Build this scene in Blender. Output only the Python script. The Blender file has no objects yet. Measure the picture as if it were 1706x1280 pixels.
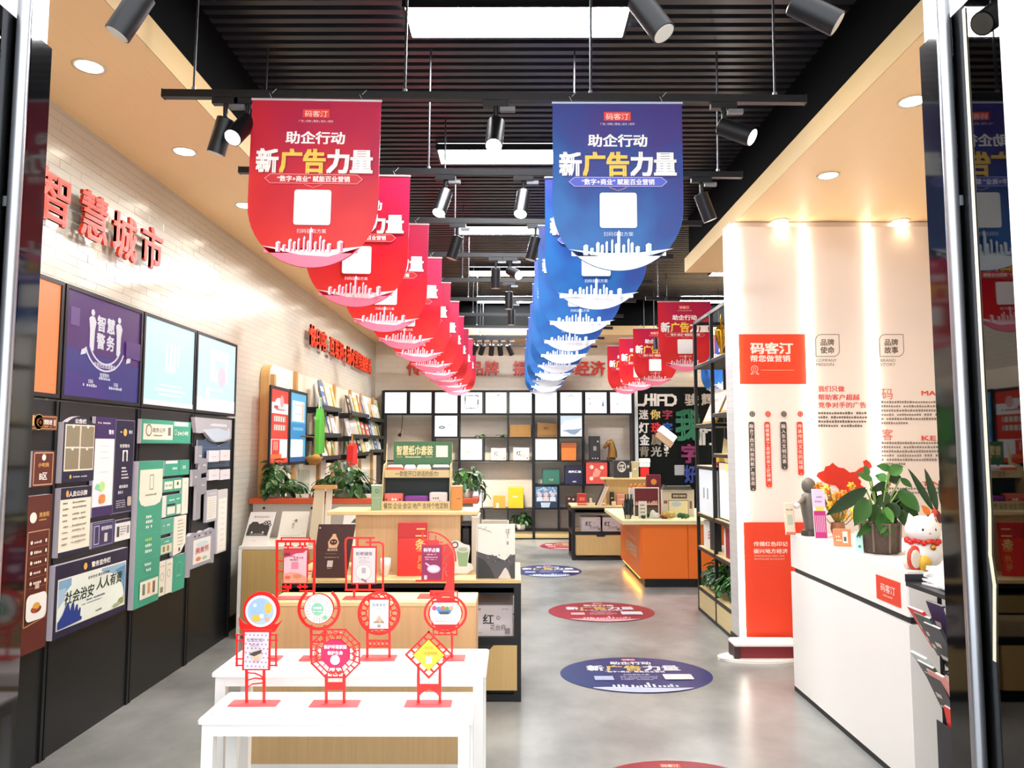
import bpy, math, random
from mathutils import Vector, Matrix, Euler
S = bpy.context.scene
C = S.collection
PI = math.pi
random.seed(7)

# ---------------------------------------------------------------- camera, world, exposure
FPX, HCAM, PITCH = 1240.0, 1.6, math.radians(4.70)
YAW = math.atan(3 / FPX)
cam = bpy.data.objects.new('camera', bpy.data.cameras.new('camera'))
C.objects.link(cam)
cam.data.sensor_width = 36
cam.data.lens = 36 * FPX / 1706
cam.data.clip_start = 0.05
cam.location = (0, 0, HCAM)
cam.rotation_euler = (PI / 2 + PITCH, 0, YAW)
S.camera = cam
S.view_settings.view_transform = 'Standard'
S.view_settings.look = 'None'
S.view_settings.gamma = 1
S.view_settings.use_curve_mapping = False
S.view_settings.exposure = 0.32
W = bpy.data.worlds.new('daylight')
S.world = W
W.use_nodes = True
WORLD_STRENGTH = 3.0
W.node_tree.nodes['Background'].inputs[0].default_value = (0.95, 0.98, 1.0, 1)
W.node_tree.nodes['Background'].inputs[1].default_value = WORLD_STRENGTH
S.cycles.max_bounces = 7
S.cycles.diffuse_bounces = 4
S.cycles.glossy_bounces = 4
S.cycles.transparent_max_bounces = 12
S.cycles.sample_clamp_indirect = 6
S.cycles.caustics_reflective = False
S.cycles.caustics_refractive = False
PANEL_EMIT = 84      # ceiling panels
DOWN_W = 26          # recessed downlights, warm
SPOT_W = 60          # track spotlights
LED_EMIT = 9
BOX_EMIT = 1.15      # lit poster boxes

# ---------------------------------------------------------------- pixel -> point on a known plane
def ray(px, py):
    a = (px - 853) / FPX; b = (640 - py) / FPX
    y = math.cos(PITCH) - b * math.sin(PITCH); z = math.sin(PITCH) + b * math.cos(PITCH)
    return a * math.cos(YAW) - y * math.sin(YAW), a * math.sin(YAW) + y * math.cos(YAW), z
def onY(px, py, Y):
    r = ray(px, py); t = Y / r[1]; return r[0] * t, HCAM + r[2] * t
def onX(px, py, X):
    r = ray(px, py); t = X / r[0]; return r[1] * t, HCAM + r[2] * t
def onZ(px, py, Z):
    r = ray(px, py); t = (Z - HCAM) / r[2]; return r[0] * t, r[1] * t

# ---------------------------------------------------------------- materials
def lin(h):
    h = h.lstrip('#'); o = []
    for i in (0, 2, 4):
        c = int(h[i:i+2], 16) / 255
        o.append(c / 12.92 if c <= .04045 else ((c + .055) / 1.055) ** 2.4)
    return tuple(o) + (1,)
MC = {}
def mat(h, rough=.5, metal=0, emit=0, alpha=1, key='', spec=None, trans=0, bump=0, var=0, vscale=40):
    k = (h, rough, metal, emit, alpha, key, trans, bump, var, vscale)
    if k in MC: return MC[k]
    m = bpy.data.materials.new('mat'); m.use_nodes = True
    nt = m.node_tree; b = nt.nodes['Principled BSDF']
    b.inputs['Base Color'].default_value = lin(h)
    b.inputs['Roughness'].default_value = rough
    b.inputs['Metallic'].default_value = metal
    b.inputs['Alpha'].default_value = alpha
    b.inputs['Transmission Weight'].default_value = trans
    if spec is not None: b.inputs['Specular IOR Level'].default_value = spec
    if emit:
        b.inputs['Base Color'].default_value = tuple(x*.15 for x in lin(h)[:3]) + (1,)
        b.inputs['Emission Color'].default_value = lin(h); b.inputs['Emission Strength'].default_value = emit
    if var or bump:
        tc = nt.nodes.new('ShaderNodeTexCoord'); n = nt.nodes.new('ShaderNodeTexNoise')
        n.inputs['Scale'].default_value = vscale; n.inputs['Detail'].default_value = 4
        nt.links.new(tc.outputs['Object'], n.inputs['Vector'])
        if var:
            mx = nt.nodes.new('ShaderNodeHueSaturation'); mx.inputs['Color'].default_value = lin(h)
            mr = nt.nodes.new('ShaderNodeMapRange'); mr.inputs['To Min'].default_value = 1 - var; mr.inputs['To Max'].default_value = 1 + var
            nt.links.new(n.outputs['Fac'], mr.inputs['Value']); nt.links.new(mr.outputs[0], mx.inputs['Value'])
            nt.links.new(mx.outputs[0], b.inputs['Base Color'])
        if bump:
            bp = nt.nodes.new('ShaderNodeBump'); bp.inputs['Strength'].default_value = bump; bp.inputs['Distance'].default_value = .01
            nt.links.new(n.outputs['Fac'], bp.inputs['Height']); nt.links.new(bp.outputs[0], b.inputs['Normal'])
    MC[k] = m
    return m
def ink(h, emit=0): return mat(h, .45, emit=emit*.8, key='ink', var=0 if emit else .03, vscale=25)
def wood(h, axis='X', key='wood', rough=.42, amt=.16):
    k = (h, axis, key)
    if k in MC: return MC[k]
    m = bpy.data.materials.new('wood'); m.use_nodes = True; nt = m.node_tree; b = nt.nodes['Principled BSDF']
    tc = nt.nodes.new('ShaderNodeTexCoord'); mp = nt.nodes.new('ShaderNodeMapping')
    sc = {'X': (1.2, 30, 30), 'Y': (30, 1.2, 30), 'Z': (30, 30, 1.0)}[axis]
    mp.inputs['Scale'].default_value = sc
    n = nt.nodes.new('ShaderNodeTexNoise'); n.inputs['Scale'].default_value = 2.2; n.inputs['Detail'].default_value = 6
    mr = nt.nodes.new('ShaderNodeMapRange'); mr.inputs['To Min'].default_value = 1 - amt; mr.inputs['To Max'].default_value = 1 + amt
    hs = nt.nodes.new('ShaderNodeHueSaturation'); hs.inputs['Color'].default_value = lin(h)
    L = nt.links.new
    L(tc.outputs['Object'], mp.inputs[0]); L(mp.outputs[0], n.inputs['Vector']); L(n.outputs['Fac'], mr.inputs['Value']); L(mr.outputs[0], hs.inputs['Value']); L(hs.outputs[0], b.inputs['Base Color'])
    b.inputs['Roughness'].default_value = rough
    MC[k] = m
    return m
def concrete():
    m = bpy.data.materials.new('polished_concrete'); m.use_nodes = True; nt = m.node_tree; b = nt.nodes['Principled BSDF']; L = nt.links.new
    tc = nt.nodes.new('ShaderNodeTexCoord'); mp = nt.nodes.new('ShaderNodeMapping'); mp.inputs['Scale'].default_value = (1.0, .8, 1)
    n1 = nt.nodes.new('ShaderNodeTexNoise'); n1.inputs['Scale'].default_value = 1.4; n1.inputs['Detail'].default_value = 5; n1.inputs['Roughness'].default_value = .55
    L(tc.outputs['Object'], mp.inputs[0]); L(mp.outputs[0], n1.inputs['Vector'])
    cr = nt.nodes.new('ShaderNodeValToRGB'); e = cr.color_ramp.elements; cr.color_ramp.interpolation = 'EASE'
    e[0].position = .3; e[0].color = lin('#747674'); e[1].position = .7; e[1].color = lin('#949694')
    L(n1.outputs['Fac'], cr.inputs[0]); L(cr.outputs[0], b.inputs['Base Color'])
    b.inputs['Roughness'].default_value = .26
    return m
def brickmat(h, axes, rough=.22, bw=.2, bh=.05):
    m = bpy.data.materials.new('glazed_tile'); m.use_nodes = True; nt = m.node_tree; b = nt.nodes['Principled BSDF']; L = nt.links.new
    tc = nt.nodes.new('ShaderNodeTexCoord'); sp = nt.nodes.new('ShaderNodeSeparateXYZ'); cb = nt.nodes.new('ShaderNodeCombineXYZ')
    L(tc.outputs['Object'], sp.inputs[0]); L(sp.outputs[axes[0]], cb.inputs[0]); L(sp.outputs[axes[1]], cb.inputs[1])
    br = nt.nodes.new('ShaderNodeTexBrick'); br.inputs['Scale'].default_value = 1
    br.inputs['Brick Width'].default_value = bw; br.inputs['Row Height'].default_value = bh; br.inputs['Mortar Size'].default_value = .0028
    c = lin(h); br.inputs['Color1'].default_value = c; br.inputs['Color2'].default_value = tuple(x * .94 for x in c[:3]) + (1,)
    br.inputs['Mortar'].default_value = tuple(x * .84 for x in c[:3]) + (1,)
    L(cb.outputs[0], br.inputs['Vector']); L(br.outputs['Color'], b.inputs['Base Color'])
    nz = nt.nodes.new('ShaderNodeTexNoise'); nz.inputs['Scale'].default_value = 14; L(tc.outputs['Object'], nz.inputs['Vector'])
    ad = nt.nodes.new('ShaderNodeMath'); ad.operation = 'SUBTRACT'; L(nz.outputs['Fac'], ad.inputs[0]); L(br.outputs['Fac'], ad.inputs[1])
    bp = nt.nodes.new('ShaderNodeBump'); bp.inputs['Strength'].default_value = .35; bp.inputs['Distance'].default_value = .006
    L(ad.outputs[0], bp.inputs['Height']); L(bp.outputs[0], b.inputs['Normal'])
    b.inputs['Roughness'].default_value = rough
    return m
def pegmat():
    m = bpy.data.materials.new('perforated_black'); m.use_nodes = True; nt = m.node_tree; b = nt.nodes['Principled BSDF']; L = nt.links.new
    tc = nt.nodes.new('ShaderNodeTexCoord'); sp = nt.nodes.new('ShaderNodeSeparateXYZ'); L(tc.outputs['Object'], sp.inputs[0])
    mul = []
    for ax in ('X', 'Z'):
        k = nt.nodes.new('ShaderNodeMath'); k.operation = 'MULTIPLY'; k.inputs[1].default_value = 2 * PI / .02; L(sp.outputs[ax], k.inputs[0])
        s = nt.nodes.new('ShaderNodeMath'); s.operation = 'SINE'; L(k.outputs[0], s.inputs[0]); mul.append(s)
    a = nt.nodes.new('ShaderNodeMath'); a.operation = 'ADD'; L(mul[0].outputs[0], a.inputs[0]); L(mul[1].outputs[0], a.inputs[1])
    r = nt.nodes.new('ShaderNodeValToRGB'); r.color_ramp.elements[0].position = .80; r.color_ramp.elements[0].color = lin('#141517'); r.color_ramp.elements[1].position = .9; r.color_ramp.elements[1].color = lin('#030303')
    k = nt.nodes.new('ShaderNodeMath'); k.operation = 'MULTIPLY'; k.inputs[1].default_value = .62; L(a.outputs[0], k.inputs[0]); L(k.outputs[0], r.inputs[0])
    L(r.outputs[0], b.inputs['Base Color']); b.inputs['Roughness'].default_value = .4
    return m
def sheetmat(c0, c1, c2, scale=3.0):
    """printed vinyl: soft blend of three inks"""
    m = bpy.data.materials.new('printed_sheet'); m.use_nodes = True; nt = m.node_tree; b = nt.nodes['Principled BSDF']; L = nt.links.new
    tc = nt.nodes.new('ShaderNodeTexCoord'); n = nt.nodes.new('ShaderNodeTexNoise'); n.inputs['Scale'].default_value = scale; n.inputs['Detail'].default_value = 1.5
    sp = nt.nodes.new('ShaderNodeSeparateXYZ'); L(tc.outputs['Object'], n.inputs['Vector']); L(tc.outputs['Object'], sp.inputs[0])
    a = nt.nodes.new('ShaderNodeMath'); a.operation = 'MULTIPLY_ADD'; a.inputs[1].default_value = .75; L(sp.outputs['Z'], a.inputs[0]); L(n.outputs['Fac'], a.inputs[2])
    a2 = nt.nodes.new('ShaderNodeMath'); a2.operation = 'MULTIPLY_ADD'; a2.inputs[1].default_value = .55; L(sp.outputs['X'], a2.inputs[0]); L(a.outputs[0], a2.inputs[2])
    mr = nt.nodes.new('ShaderNodeMapRange'); mr.inputs['From Min'].default_value = -.15; mr.inputs['From Max'].default_value = .6; L(a2.outputs[0], mr.inputs['Value'])
    r = nt.nodes.new('ShaderNodeValToRGB'); e = r.color_ramp.elements
    e[0].position = .05; e[0].color = lin(c0); e[1].position = .95; e[1].color = lin(c2); x = e.new(.5); x.color = lin(c1)
    L(mr.outputs[0], r.inputs[0]); L(r.outputs[0], b.inputs['Base Color']); b.inputs['Roughness'].default_value = .38
    tr = nt.nodes.new('ShaderNodeBsdfTranslucent'); L(r.outputs[0], tr.inputs[0])
    ms = nt.nodes.new('ShaderNodeMixShader'); ms.inputs[0].default_value = .25; out = nt.nodes['Material Output']
    L(b.outputs[0], ms.inputs[1]); L(tr.outputs[0], ms.inputs[2]); L(ms.outputs[0], out.inputs[0])
    return m
def glassmat(tint='#c8d4d0', refl=.12):
    m = bpy.data.materials.new('glass'); m.use_nodes = True; nt = m.node_tree; L = nt.links.new
    nt.nodes.remove(nt.nodes['Principled BSDF']); out = nt.nodes['Material Output']
    t = nt.nodes.new('ShaderNodeBsdfTransparent'); t.inputs[0].default_value = lin(tint)
    g = nt.nodes.new('ShaderNodeBsdfGlossy'); g.inputs['Roughness'].default_value = .02
    f = nt.nodes.new('ShaderNodeLayerWeight'); f.inputs[0].default_value = refl
    ms = nt.nodes.new('ShaderNodeMixShader'); L(f.outputs['Fresnel'], ms.inputs[0]); L(t.outputs[0], ms.inputs[1]); L(g.outputs[0], ms.inputs[2]); L(ms.outputs[0], out.inputs[0])
    return m
WHITE = mat('#f2f0ec', .35, key='paint', var=.02, vscale=6)
BLACK = mat('#101114', .45, key='paint', var=.05, vscale=20)
BLKMET = mat('#15161a', .38, .3, key='powder', var=.05, vscale=60)
CHROME = mat('#a3a6ae', .28, .9, key='brushed', var=.05, vscale=30)
REDAC = mat('#e8231f', .25, key='acrylic', var=.02)
PLATE = mat('#e8565a', .2, key='acrylic2', var=.02)
CLEAR = glassmat('#eef4f2', .1)

# ---------------------------------------------------------------- mesh builder
class MB:
    def __init__(s): s.v = []; s.f = []; s.fm = []; s.mats = []; s.sm = []
    def mi(s, m):
        if m not in s.mats: s.mats.append(m)
        return s.mats.index(m)
    def add(s, vs, fs, m, M=None, smooth=False):
        b = len(s.v); i = s.mi(m)
        for v in vs: s.v.append(tuple(M @ Vector(v)) if M is not None else tuple(v))
        for f in fs: s.f.append([b + k for k in f]); s.fm.append(i); s.sm.append(smooth)
        return s
    def box(s, x0, x1, y0, y1, z0, z1, m, M=None):
        return s.add([(x0,y0,z0),(x1,y0,z0),(x1,y1,z0),(x0,y1,z0),(x0,y0,z1),(x1,y0,z1),(x1,y1,z1),(x0,y1,z1)],
                     [(3,2,1,0),(4,5,6,7),(0,1,5,4),(1,2,6,5),(2,3,7,6),(3,0,4,7)], m, M)
    def bbox(s, x0, x1, y0, y1, z0, z1, m, r=.01, M=None):
        """box whose vertical edges and top are chamfered"""
        def ring(d, z): return [(x0+d+r,y0+d,z),(x1-d-r,y0+d,z),(x1-d,y0+d+r,z),(x1-d,y1-d-r,z),(x1-d-r,y1-d,z),(x0+d+r,y1-d,z),(x0+d,y1-d-r,z),(x0+d,y0+d+r,z)]
        vs = ring(0, z0) + ring(0, z1 - r) + ring(r * .7, z1)
        fs = [tuple(range(7, -1, -1)), tuple(range(16, 24))]
        for k in (0, 8):
            for i in range(8): j = (i + 1) % 8; fs.append((k+i, k+j, k+8+j, k+8+i))
        return s.add(vs, fs, m, M)
    def prism(s, pts, y0, y1, m, M=None, side=None):
        n = len(pts); vs = [(p[0], y0, p[1]) for p in pts] + [(p[0], y1, p[1]) for p in pts]
        s.add(vs, [tuple(range(n))], m, M); s.add(vs, [tuple(range(2*n-1, n-1, -1))] + [((i+1) % n, i, n+i, n+(i+1) % n) for i in range(n)], side or m, M)
        return s
    def cyl(s, p0, p1, r0, m, n=12, r1=None, M=None):
        r1 = r0 if r1 is None else r1; p0 = Vector(p0); p1 = Vector(p1); d = (p1 - p0).normalized()
        u = d.orthogonal().normalized(); w = d.cross(u); vs = []
        for p, r in ((p0, r0), (p1, r1)):
            for i in range(n): a = 2*PI*i/n; vs.append(p + u*math.cos(a)*r + w*math.sin(a)*r)
        s.add(vs, [(i, (i+1) % n, n+(i+1) % n, n+i) for i in range(n)], m, M, True)
        return s.add(vs, [tuple(range(n-1, -1, -1)), tuple(range(n, 2*n))], m, M)
    def lathe(s, prof, m, n=20, M=None, c=(0, 0)):
        vs = []; fs = []
        for r, z in prof:
            for i in range(n): a = 2*PI*i/n; vs.append((c[0]+r*math.cos(a), c[1]+r*math.sin(a), z))
        for k in range(len(prof)-1):
            for i in range(n): j = (i+1) % n; fs.append((k*n+i, k*n+j, (k+1)*n+j, (k+1)*n+i))
        s.add(vs, fs, m, M, True)
        b = len(prof) - 1
        return s.add(vs, [tuple(range(n-1, -1, -1)), tuple(range(b*n, b*n+n))], m, M)
    def ell(s, c, r, m, n=14, k=9, M=None):
        vs = []; fs = []
        for j in range(k+1):
            t = -PI/2 + PI*j/k
            for i in range(n): a = 2*PI*i/n; vs.append((c[0]+r[0]*math.cos(t)*math.cos(a), c[1]+r[1]*math.cos(t)*math.sin(a), c[2]+r[2]*math.sin(t)))
        for j in range(k):
            for i in range(n): q = (i+1) % n; fs.append((j*n+i, j*n+q, (j+1)*n+q, (j+1)*n+i))
        return s.add(vs, fs, m, M, True)
    def tube(s, pts, r, m, n=8, M=None):
        for a, b in zip(pts, pts[1:]): s.cyl(a, b, r, m, n, M=M)
        return s
    def bars(s, pts, w, y0, y1, m, closed=False):
        """flat bar following a polyline in the local xz plane"""
        q = list(pts) + ([pts[0]] if closed else [])
        for i, (a, b) in enumerate(zip(q, q[1:])):
            dx, dz = b[0]-a[0], b[1]-a[1]; l = math.hypot(dx, dz) or 1e-6; ux, uz = dx/l, dz/l; h = w/2; e = .00005*(i % 3)
            A = (a[0]-ux*h, a[1]-uz*h); B = (b[0]+ux*h, b[1]+uz*h); nx, nz = -uz*h, ux*h
            s.prism([(A[0]-nx, A[1]-nz), (B[0]-nx, B[1]-nz), (B[0]+nx, B[1]+nz), (A[0]+nx, A[1]+nz)], y0-e, y1-e, m)
        return s
    def ring(s, cx, cz, ro, ri, y0, y1, m, a0=0, a1=360, n=32, ez=1.0):
        full = abs(a1 - a0) >= 360; k = n
        for i in range(k):
            t0 = math.radians(a0 + (a1-a0)*i/k); t1 = math.radians(a0 + (a1-a0)*(i+1)/k)
            P = lambda r, t: (cx + r*math.cos(t), cz + r*math.sin(t)*ez)
            s.prism([P(ri, t0), P(ro, t0), P(ro, t1), P(ri, t1)], y0, y1, m)
        return s
    def build(s, name, parent=None, loc=None, rot=None, bevel=0):
        me = bpy.data.meshes.new(name); me.from_pydata(s.v, [], s.f)
        for m in s.mats: me.materials.append(m)
        me.polygons.foreach_set('material_index', s.fm); me.polygons.foreach_set('use_smooth', s.sm); me.update()
        o = bpy.data.objects.new(name, me); C.objects.link(o)
        if parent is not None: o.parent = parent
        if loc is not None: o.location = loc
        if rot is not None: o.rotation_euler = rot
        if bevel:
            bv = o.modifiers.new('bevel', 'BEVEL'); bv.width = bevel; bv.segments = 2; bv.limit_method = 'ANGLE'
        return o
def tag(o, label, cat, group=None, kind=None):
    o['label'] = label; o['category'] = cat
    if group: o['group'] = group
    if kind: o['kind'] = kind
    return o
def thing(name, label, cat, loc=(0,0,0), rz=0, group=None, rot=None):
    o = bpy.data.objects.new(name, None); C.objects.link(o); o.location = loc; o.empty_display_size = .05
    o.rotation_euler = rot if rot else (0, 0, rz)
    return tag(o, label, cat, group)
def struct(o, label=None):
    o['kind'] = 'structure'
    if label: o['label'] = label
    return o
def dup(root, loc=None, rot=None, label=None, group=None):
    r = root.copy(); C.objects.link(r)
    if loc is not None: r.location = loc
    if rot is not None: r.rotation_euler = rot
    if label: r['label'] = label
    if group: r['group'] = group
    def rec(a, b):
        for ch in list(a.children):
            c = ch.copy(); C.objects.link(c); c.parent = b; rec(ch, c)
    rec(root, r)
    return r
ORD = ['first', 'second', 'third', 'fourth', 'fifth', 'sixth', 'seventh', 'eighth', 'ninth', 'tenth', 'eleventh', 'twelfth']

# ---------------------------------------------------------------- flat print
TC = {}
def glyphs(s, bold=0.0, shear=0.0):
    k = (s, bold, shear)
    if k not in TC:
        c = bpy.data.curves.new('t', 'FONT'); c.body = s; c.size = 1; c.resolution_u = 2; c.shear = shear
        o = bpy.data.objects.new('t', c); C.objects.link(o)
        me = bpy.data.meshes.new_from_object(o.evaluated_get(bpy.context.evaluated_depsgraph_get()))
        vs = [(v.co.x, v.co.y) for v in me.vertices]; fs = [tuple(p.vertices) for p in me.polygons]
        bpy.data.objects.remove(o); bpy.data.curves.remove(c); bpy.data.meshes.remove(me)
        if bold:        # heavier weight: the strokes laid down four times, slightly apart
            n = len(vs); v0, f0 = vs, fs; vs = []; fs = []
            for q, (dx, dy) in enumerate(((bold, bold*.7), (-bold, bold*.7), (-bold, -bold*.7), (bold, -bold*.7))):
                vs = vs + [(a + dx, b + dy, q) for a, b in v0]; fs = fs + [tuple(i + q*n for i in f) for f in f0]
        TC[k] = (vs, fs, max([v[0] for v in vs] or [0]), min([v[0] for v in vs] or [0]))
    return TC[k]
class Print:
    """ink on a face lying in the local xz plane and looking towards -y"""
    def __init__(s, emit=0, y=-.0008, step=.0003): s.mb = MB(); s.e = emit; s.y = y; s.st = step
    def m(s, h): return ink(h, s.e)
    def nxt(s): s.y -= s.st; return s.y
    def poly(s, pts, h, mt=None):
        y = s.nxt(); s.mb.add([(p[0], y, p[1]) for p in pts], [tuple(range(len(pts)))], mt or s.m(h)); return s
    def rect(s, x0, z0, x1, z1, h, mt=None): return s.poly([(x0,z0),(x1,z0),(x1,z1),(x0,z1)], h, mt)
    def rrect(s, x0, z0, x1, z1, r, h):
        pts = []
        for cx, cz, a in ((x1-r, z0+r, -90), (x1-r, z1-r, 0), (x0+r, z1-r, 90), (x0+r, z0+r, 180)):
            for i in range(5): t = math.radians(a + 22.5*i); pts.append((cx+r*math.cos(t), cz+r*math.sin(t)))
        return s.poly(pts, h)
    def disc(s, cx, cz, r, h, rz=None, n=28):
        rz = rz or r; return s.poly([(cx+r*math.cos(2*PI*i/n), cz+rz*math.sin(2*PI*i/n)) for i in range(n)], h)
    def line(s, pts, w, h, closed=False):
        y = s.nxt(); q = list(pts) + ([pts[0]] if closed else [])
        for a, b in zip(q, q[1:]):
            dx, dz = b[0]-a[0], b[1]-a[1]; l = math.hypot(dx, dz) or 1e-6; nx, nz = -dz/l*w/2, dx/l*w/2; ex, ez = dx/l*w/2, dz/l*w/2
            s.mb.add([(a[0]-nx-ex, y, a[1]-nz-ez), (b[0]-nx+ex, y, b[1]-nz+ez), (b[0]+nx+ex, y, b[1]+nz+ez), (a[0]+nx-ex, y, a[1]+nz-ez)], [(0,1,2,3)], s.m(h))
        return s
    def circle(s, cx, cz, r, w, h, n=24): return s.line([(cx+r*math.cos(2*PI*i/n), cz+r*math.sin(2*PI*i/n)) for i in range(n)], w, h, True)
    def text(s, t, x, z, size, h, align='L', bold=.02, width=None, shear=0, mirror=False):
        """x, z = left (or centre) of the baseline; width squeezes the line to that length"""
        vs, fs, mx, mn = glyphs(t, bold, shear); y = s.nxt()
        w = mx - mn or 1; sx = size if width is None else width / w
        ox = x - mn*sx - (w*sx/2 if align == 'C' else w*sx if align == 'R' else 0)
        s.mb.add([(ox + v[0]*sx, y + (.00007*v[2] if len(v) > 2 else 0), z + v[1]*size) for v in vs], fs, s.m(h)); return s
    def vtext(s, t, x, z, size, h, bold=.02, pitch=1.08):
        for i, ch in enumerate(t): s.text(ch, x, z - (i+1)*size*pitch, size, h, 'C', bold)
        return s
    def micro(s, x0, x1, z, hgt, h, rnd=random.Random(3), gap=.25):
        """a line of small print too small to read"""
        y = s.nxt(); x = x0
        while x < x1 - hgt*.5:
            w = hgt * rnd.uniform(.7, 1.0)
            if rnd.random() > .06:
                k = rnd.random()*.3*hgt
                s.mb.add([(x,y,z+k*.3),(x+w*.9,y,z+k*.3),(x+w*.9,y,z+hgt-k),(x,y,z+hgt-k)], [(0,1,2,3)], s.m(h))
            x += w + hgt*gap
        return s
    def para(s, x0, x1, ztop, hgt, n, pitch, h, seed=1):
        r = random.Random(seed)
        for i in range(n): s.micro(x0, x1 if i < n-1 else x0 + (x1-x0)*r.uniform(.4, .9), ztop - hgt - i*pitch, hgt, h, r)
        return s
    def build(s, parent, name='print', loc=None, rot=None):
        o = s.mb.build(name, parent, loc, rot); o['kind'] = 'stuff'; return o
# ================================================================ STRUCTURE
XW, XP = -2.464, -2.40          # left wall face, face of the peg boards
ZS = 3.425                        # underside of the side soffits
XR = 1.815                       # right soffit edge / shelf line
YB = 13.2                       # back wall
mb = MB(); mb.box(-6, 6, -3.5, 13.5, -.1, 0, concrete()); struct(mb.build('floor'))
SOF = wood('#ffdca8', 'Y', 'soffit', .5, .05)
FASC = wood('#c9ab78', 'Y', 'fascia', .5, .06)  # same laminate as the soffit, its shade put into a darker tone
TILE = brickmat('#c2bfb3', ('Y', 'Z'))
mb = MB(); mb.box(-2.7, XW, 2.42, 13.5, 0, 4.3, TILE); wall_left = struct(mb.build('wall_left'))
# the nearest courses above the poster boxes are laid tile by tile
bm_ = MB(); bm_.bbox(-.0985, .0985, -.0012, .0068, -.0236, .0236, mat('#c2bfb3', .2, key='tile', var=.04, vscale=9), .002)
bproto = None; cnt = 0
for r in range(18):
    for c in range(14):
        y = 3.62 + c * .2 + (.1 if r % 2 else 0); z = 2.525 + r * .05
        if z > 3.40: continue
        if bproto is None:
            o = bproto = bm_.build('brick', wall_left)
        else:
            o = bproto.copy(); C.objects.link(o)
        o.location = (XW, y, z); o.rotation_euler = (random.uniform(-.012, .012), 0, PI/2 + random.uniform(-.015, .015))
mb = MB(); mb.box(-2.7, 4.8, YB, 13.5, 0, 4.3, brickmat('#e6dfce', ('X', 'Z'), .35, .26, .085)); wall_back = struct(mb.build('wall_back'))
WSIDE = brickmat('#c9c8c6', ('Y', 'Z'), .3)
mb = MB(); mb.box(4.6, 4.8, 2.5, 13.2, 0, 4.3, mat('#e6dfd4', .5, key='wallr', var=.03)); struct(mb.build('wall_right'))
mb = MB(); mb.box(1.77, 4.6, 5.97, 6.17, 0, 3.42, mat('#d6ccc8', .4, key='mid', var=.02)); mb.box(1.764, 1.77, 5.96, 6.17, 0, 3.42, WSIDE); wall_mid = struct(mb.build('wall_middle'))
mb = MB(); mb.box(1.756, 1.87, 5.945, 6.18, 0, .10, BLACK); struct(mb.build('baseboard_middle'))
mb = MB(); mb.box(XW, XW+.015, 6.2, 13.2, 0, .12, BLACK); struct(mb.build('baseboard_left'))
mb = MB(); mb.box(-2.7, -1.645, 2.42, 2.5, 0, 4.4, WHITE); mb.box(1.445, 4.8, 2.42, 2.5, 0, 4.4, WHITE); mb.box(-1.645, 1.445, 2.42, 2.5, 3.2, 4.4, WHITE); struct(mb.build('wall_front'))
# side and back soffits with their fascias
def soffit(n, x0, x1, y0, y1, edges):
    m = MB(); m.box(x0, x1, y0, y1, ZS, ZS + .15, SOF)
    for e in edges: m.box(*e, ZS, ZS + .152, FASC)
    return struct(m.build(f'trim_{n}'))
soffit(1, XW, -1.685, 2.5, YB, [(-1.685, -1.68, 2.5, 12.25)])
soffit(2, XR + .005, 4.6, 2.5, 7.78, [(XR, XR + .005, 2.5, 7.785), (XR + .005, 4.6, 7.78, 7.785)])
soffit(3, -1.68, 4.6, 12.25, YB, [(-1.68, 4.6, 12.245, 12.25)])
CEILM = mat('#040506', .9, key='ceil', spec=.1)
mb = MB(); mb.box(-2.7, 4.8, 2.42, 13.5, 4.3, 4.4, CEILM)
mb.box(XW, -1.72, 2.5, YB, ZS+.155, 4.3, CEILM); mb.box(XR+.04, 4.6, 2.5, 7.74, ZS+.155, 4.3, CEILM); mb.box(-1.68, 4.6, 12.3, YB, ZS+.155, 4.3, CEILM)
ceiling = struct(mb.build('ceiling'))
SLAT = mat('#3c3d44', .3, .4, key='slat', var=.08, vscale=4)
sa = MB(); sa.box(-1.72, XR + .04, -.022, .022, 0, .055, SLAT); sb = MB(); sb.box(-1.72, 4.6, -.022, .022, 0, .055, SLAT)
pa = pb = None
for i in range(112):
    y = 2.56 + i * .087
    if y > 12.2: break
    if y < 7.8:
        if pa is None: o = pa = sa.build('slat', ceiling)
        else: o = pa.copy(); C.objects.link(o)
    else:
        if pb is None: o = pb = sb.build('slat', ceiling)
        else: o = pb.copy(); C.objects.link(o)
    o.location = (0, y, 4.0)
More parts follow.
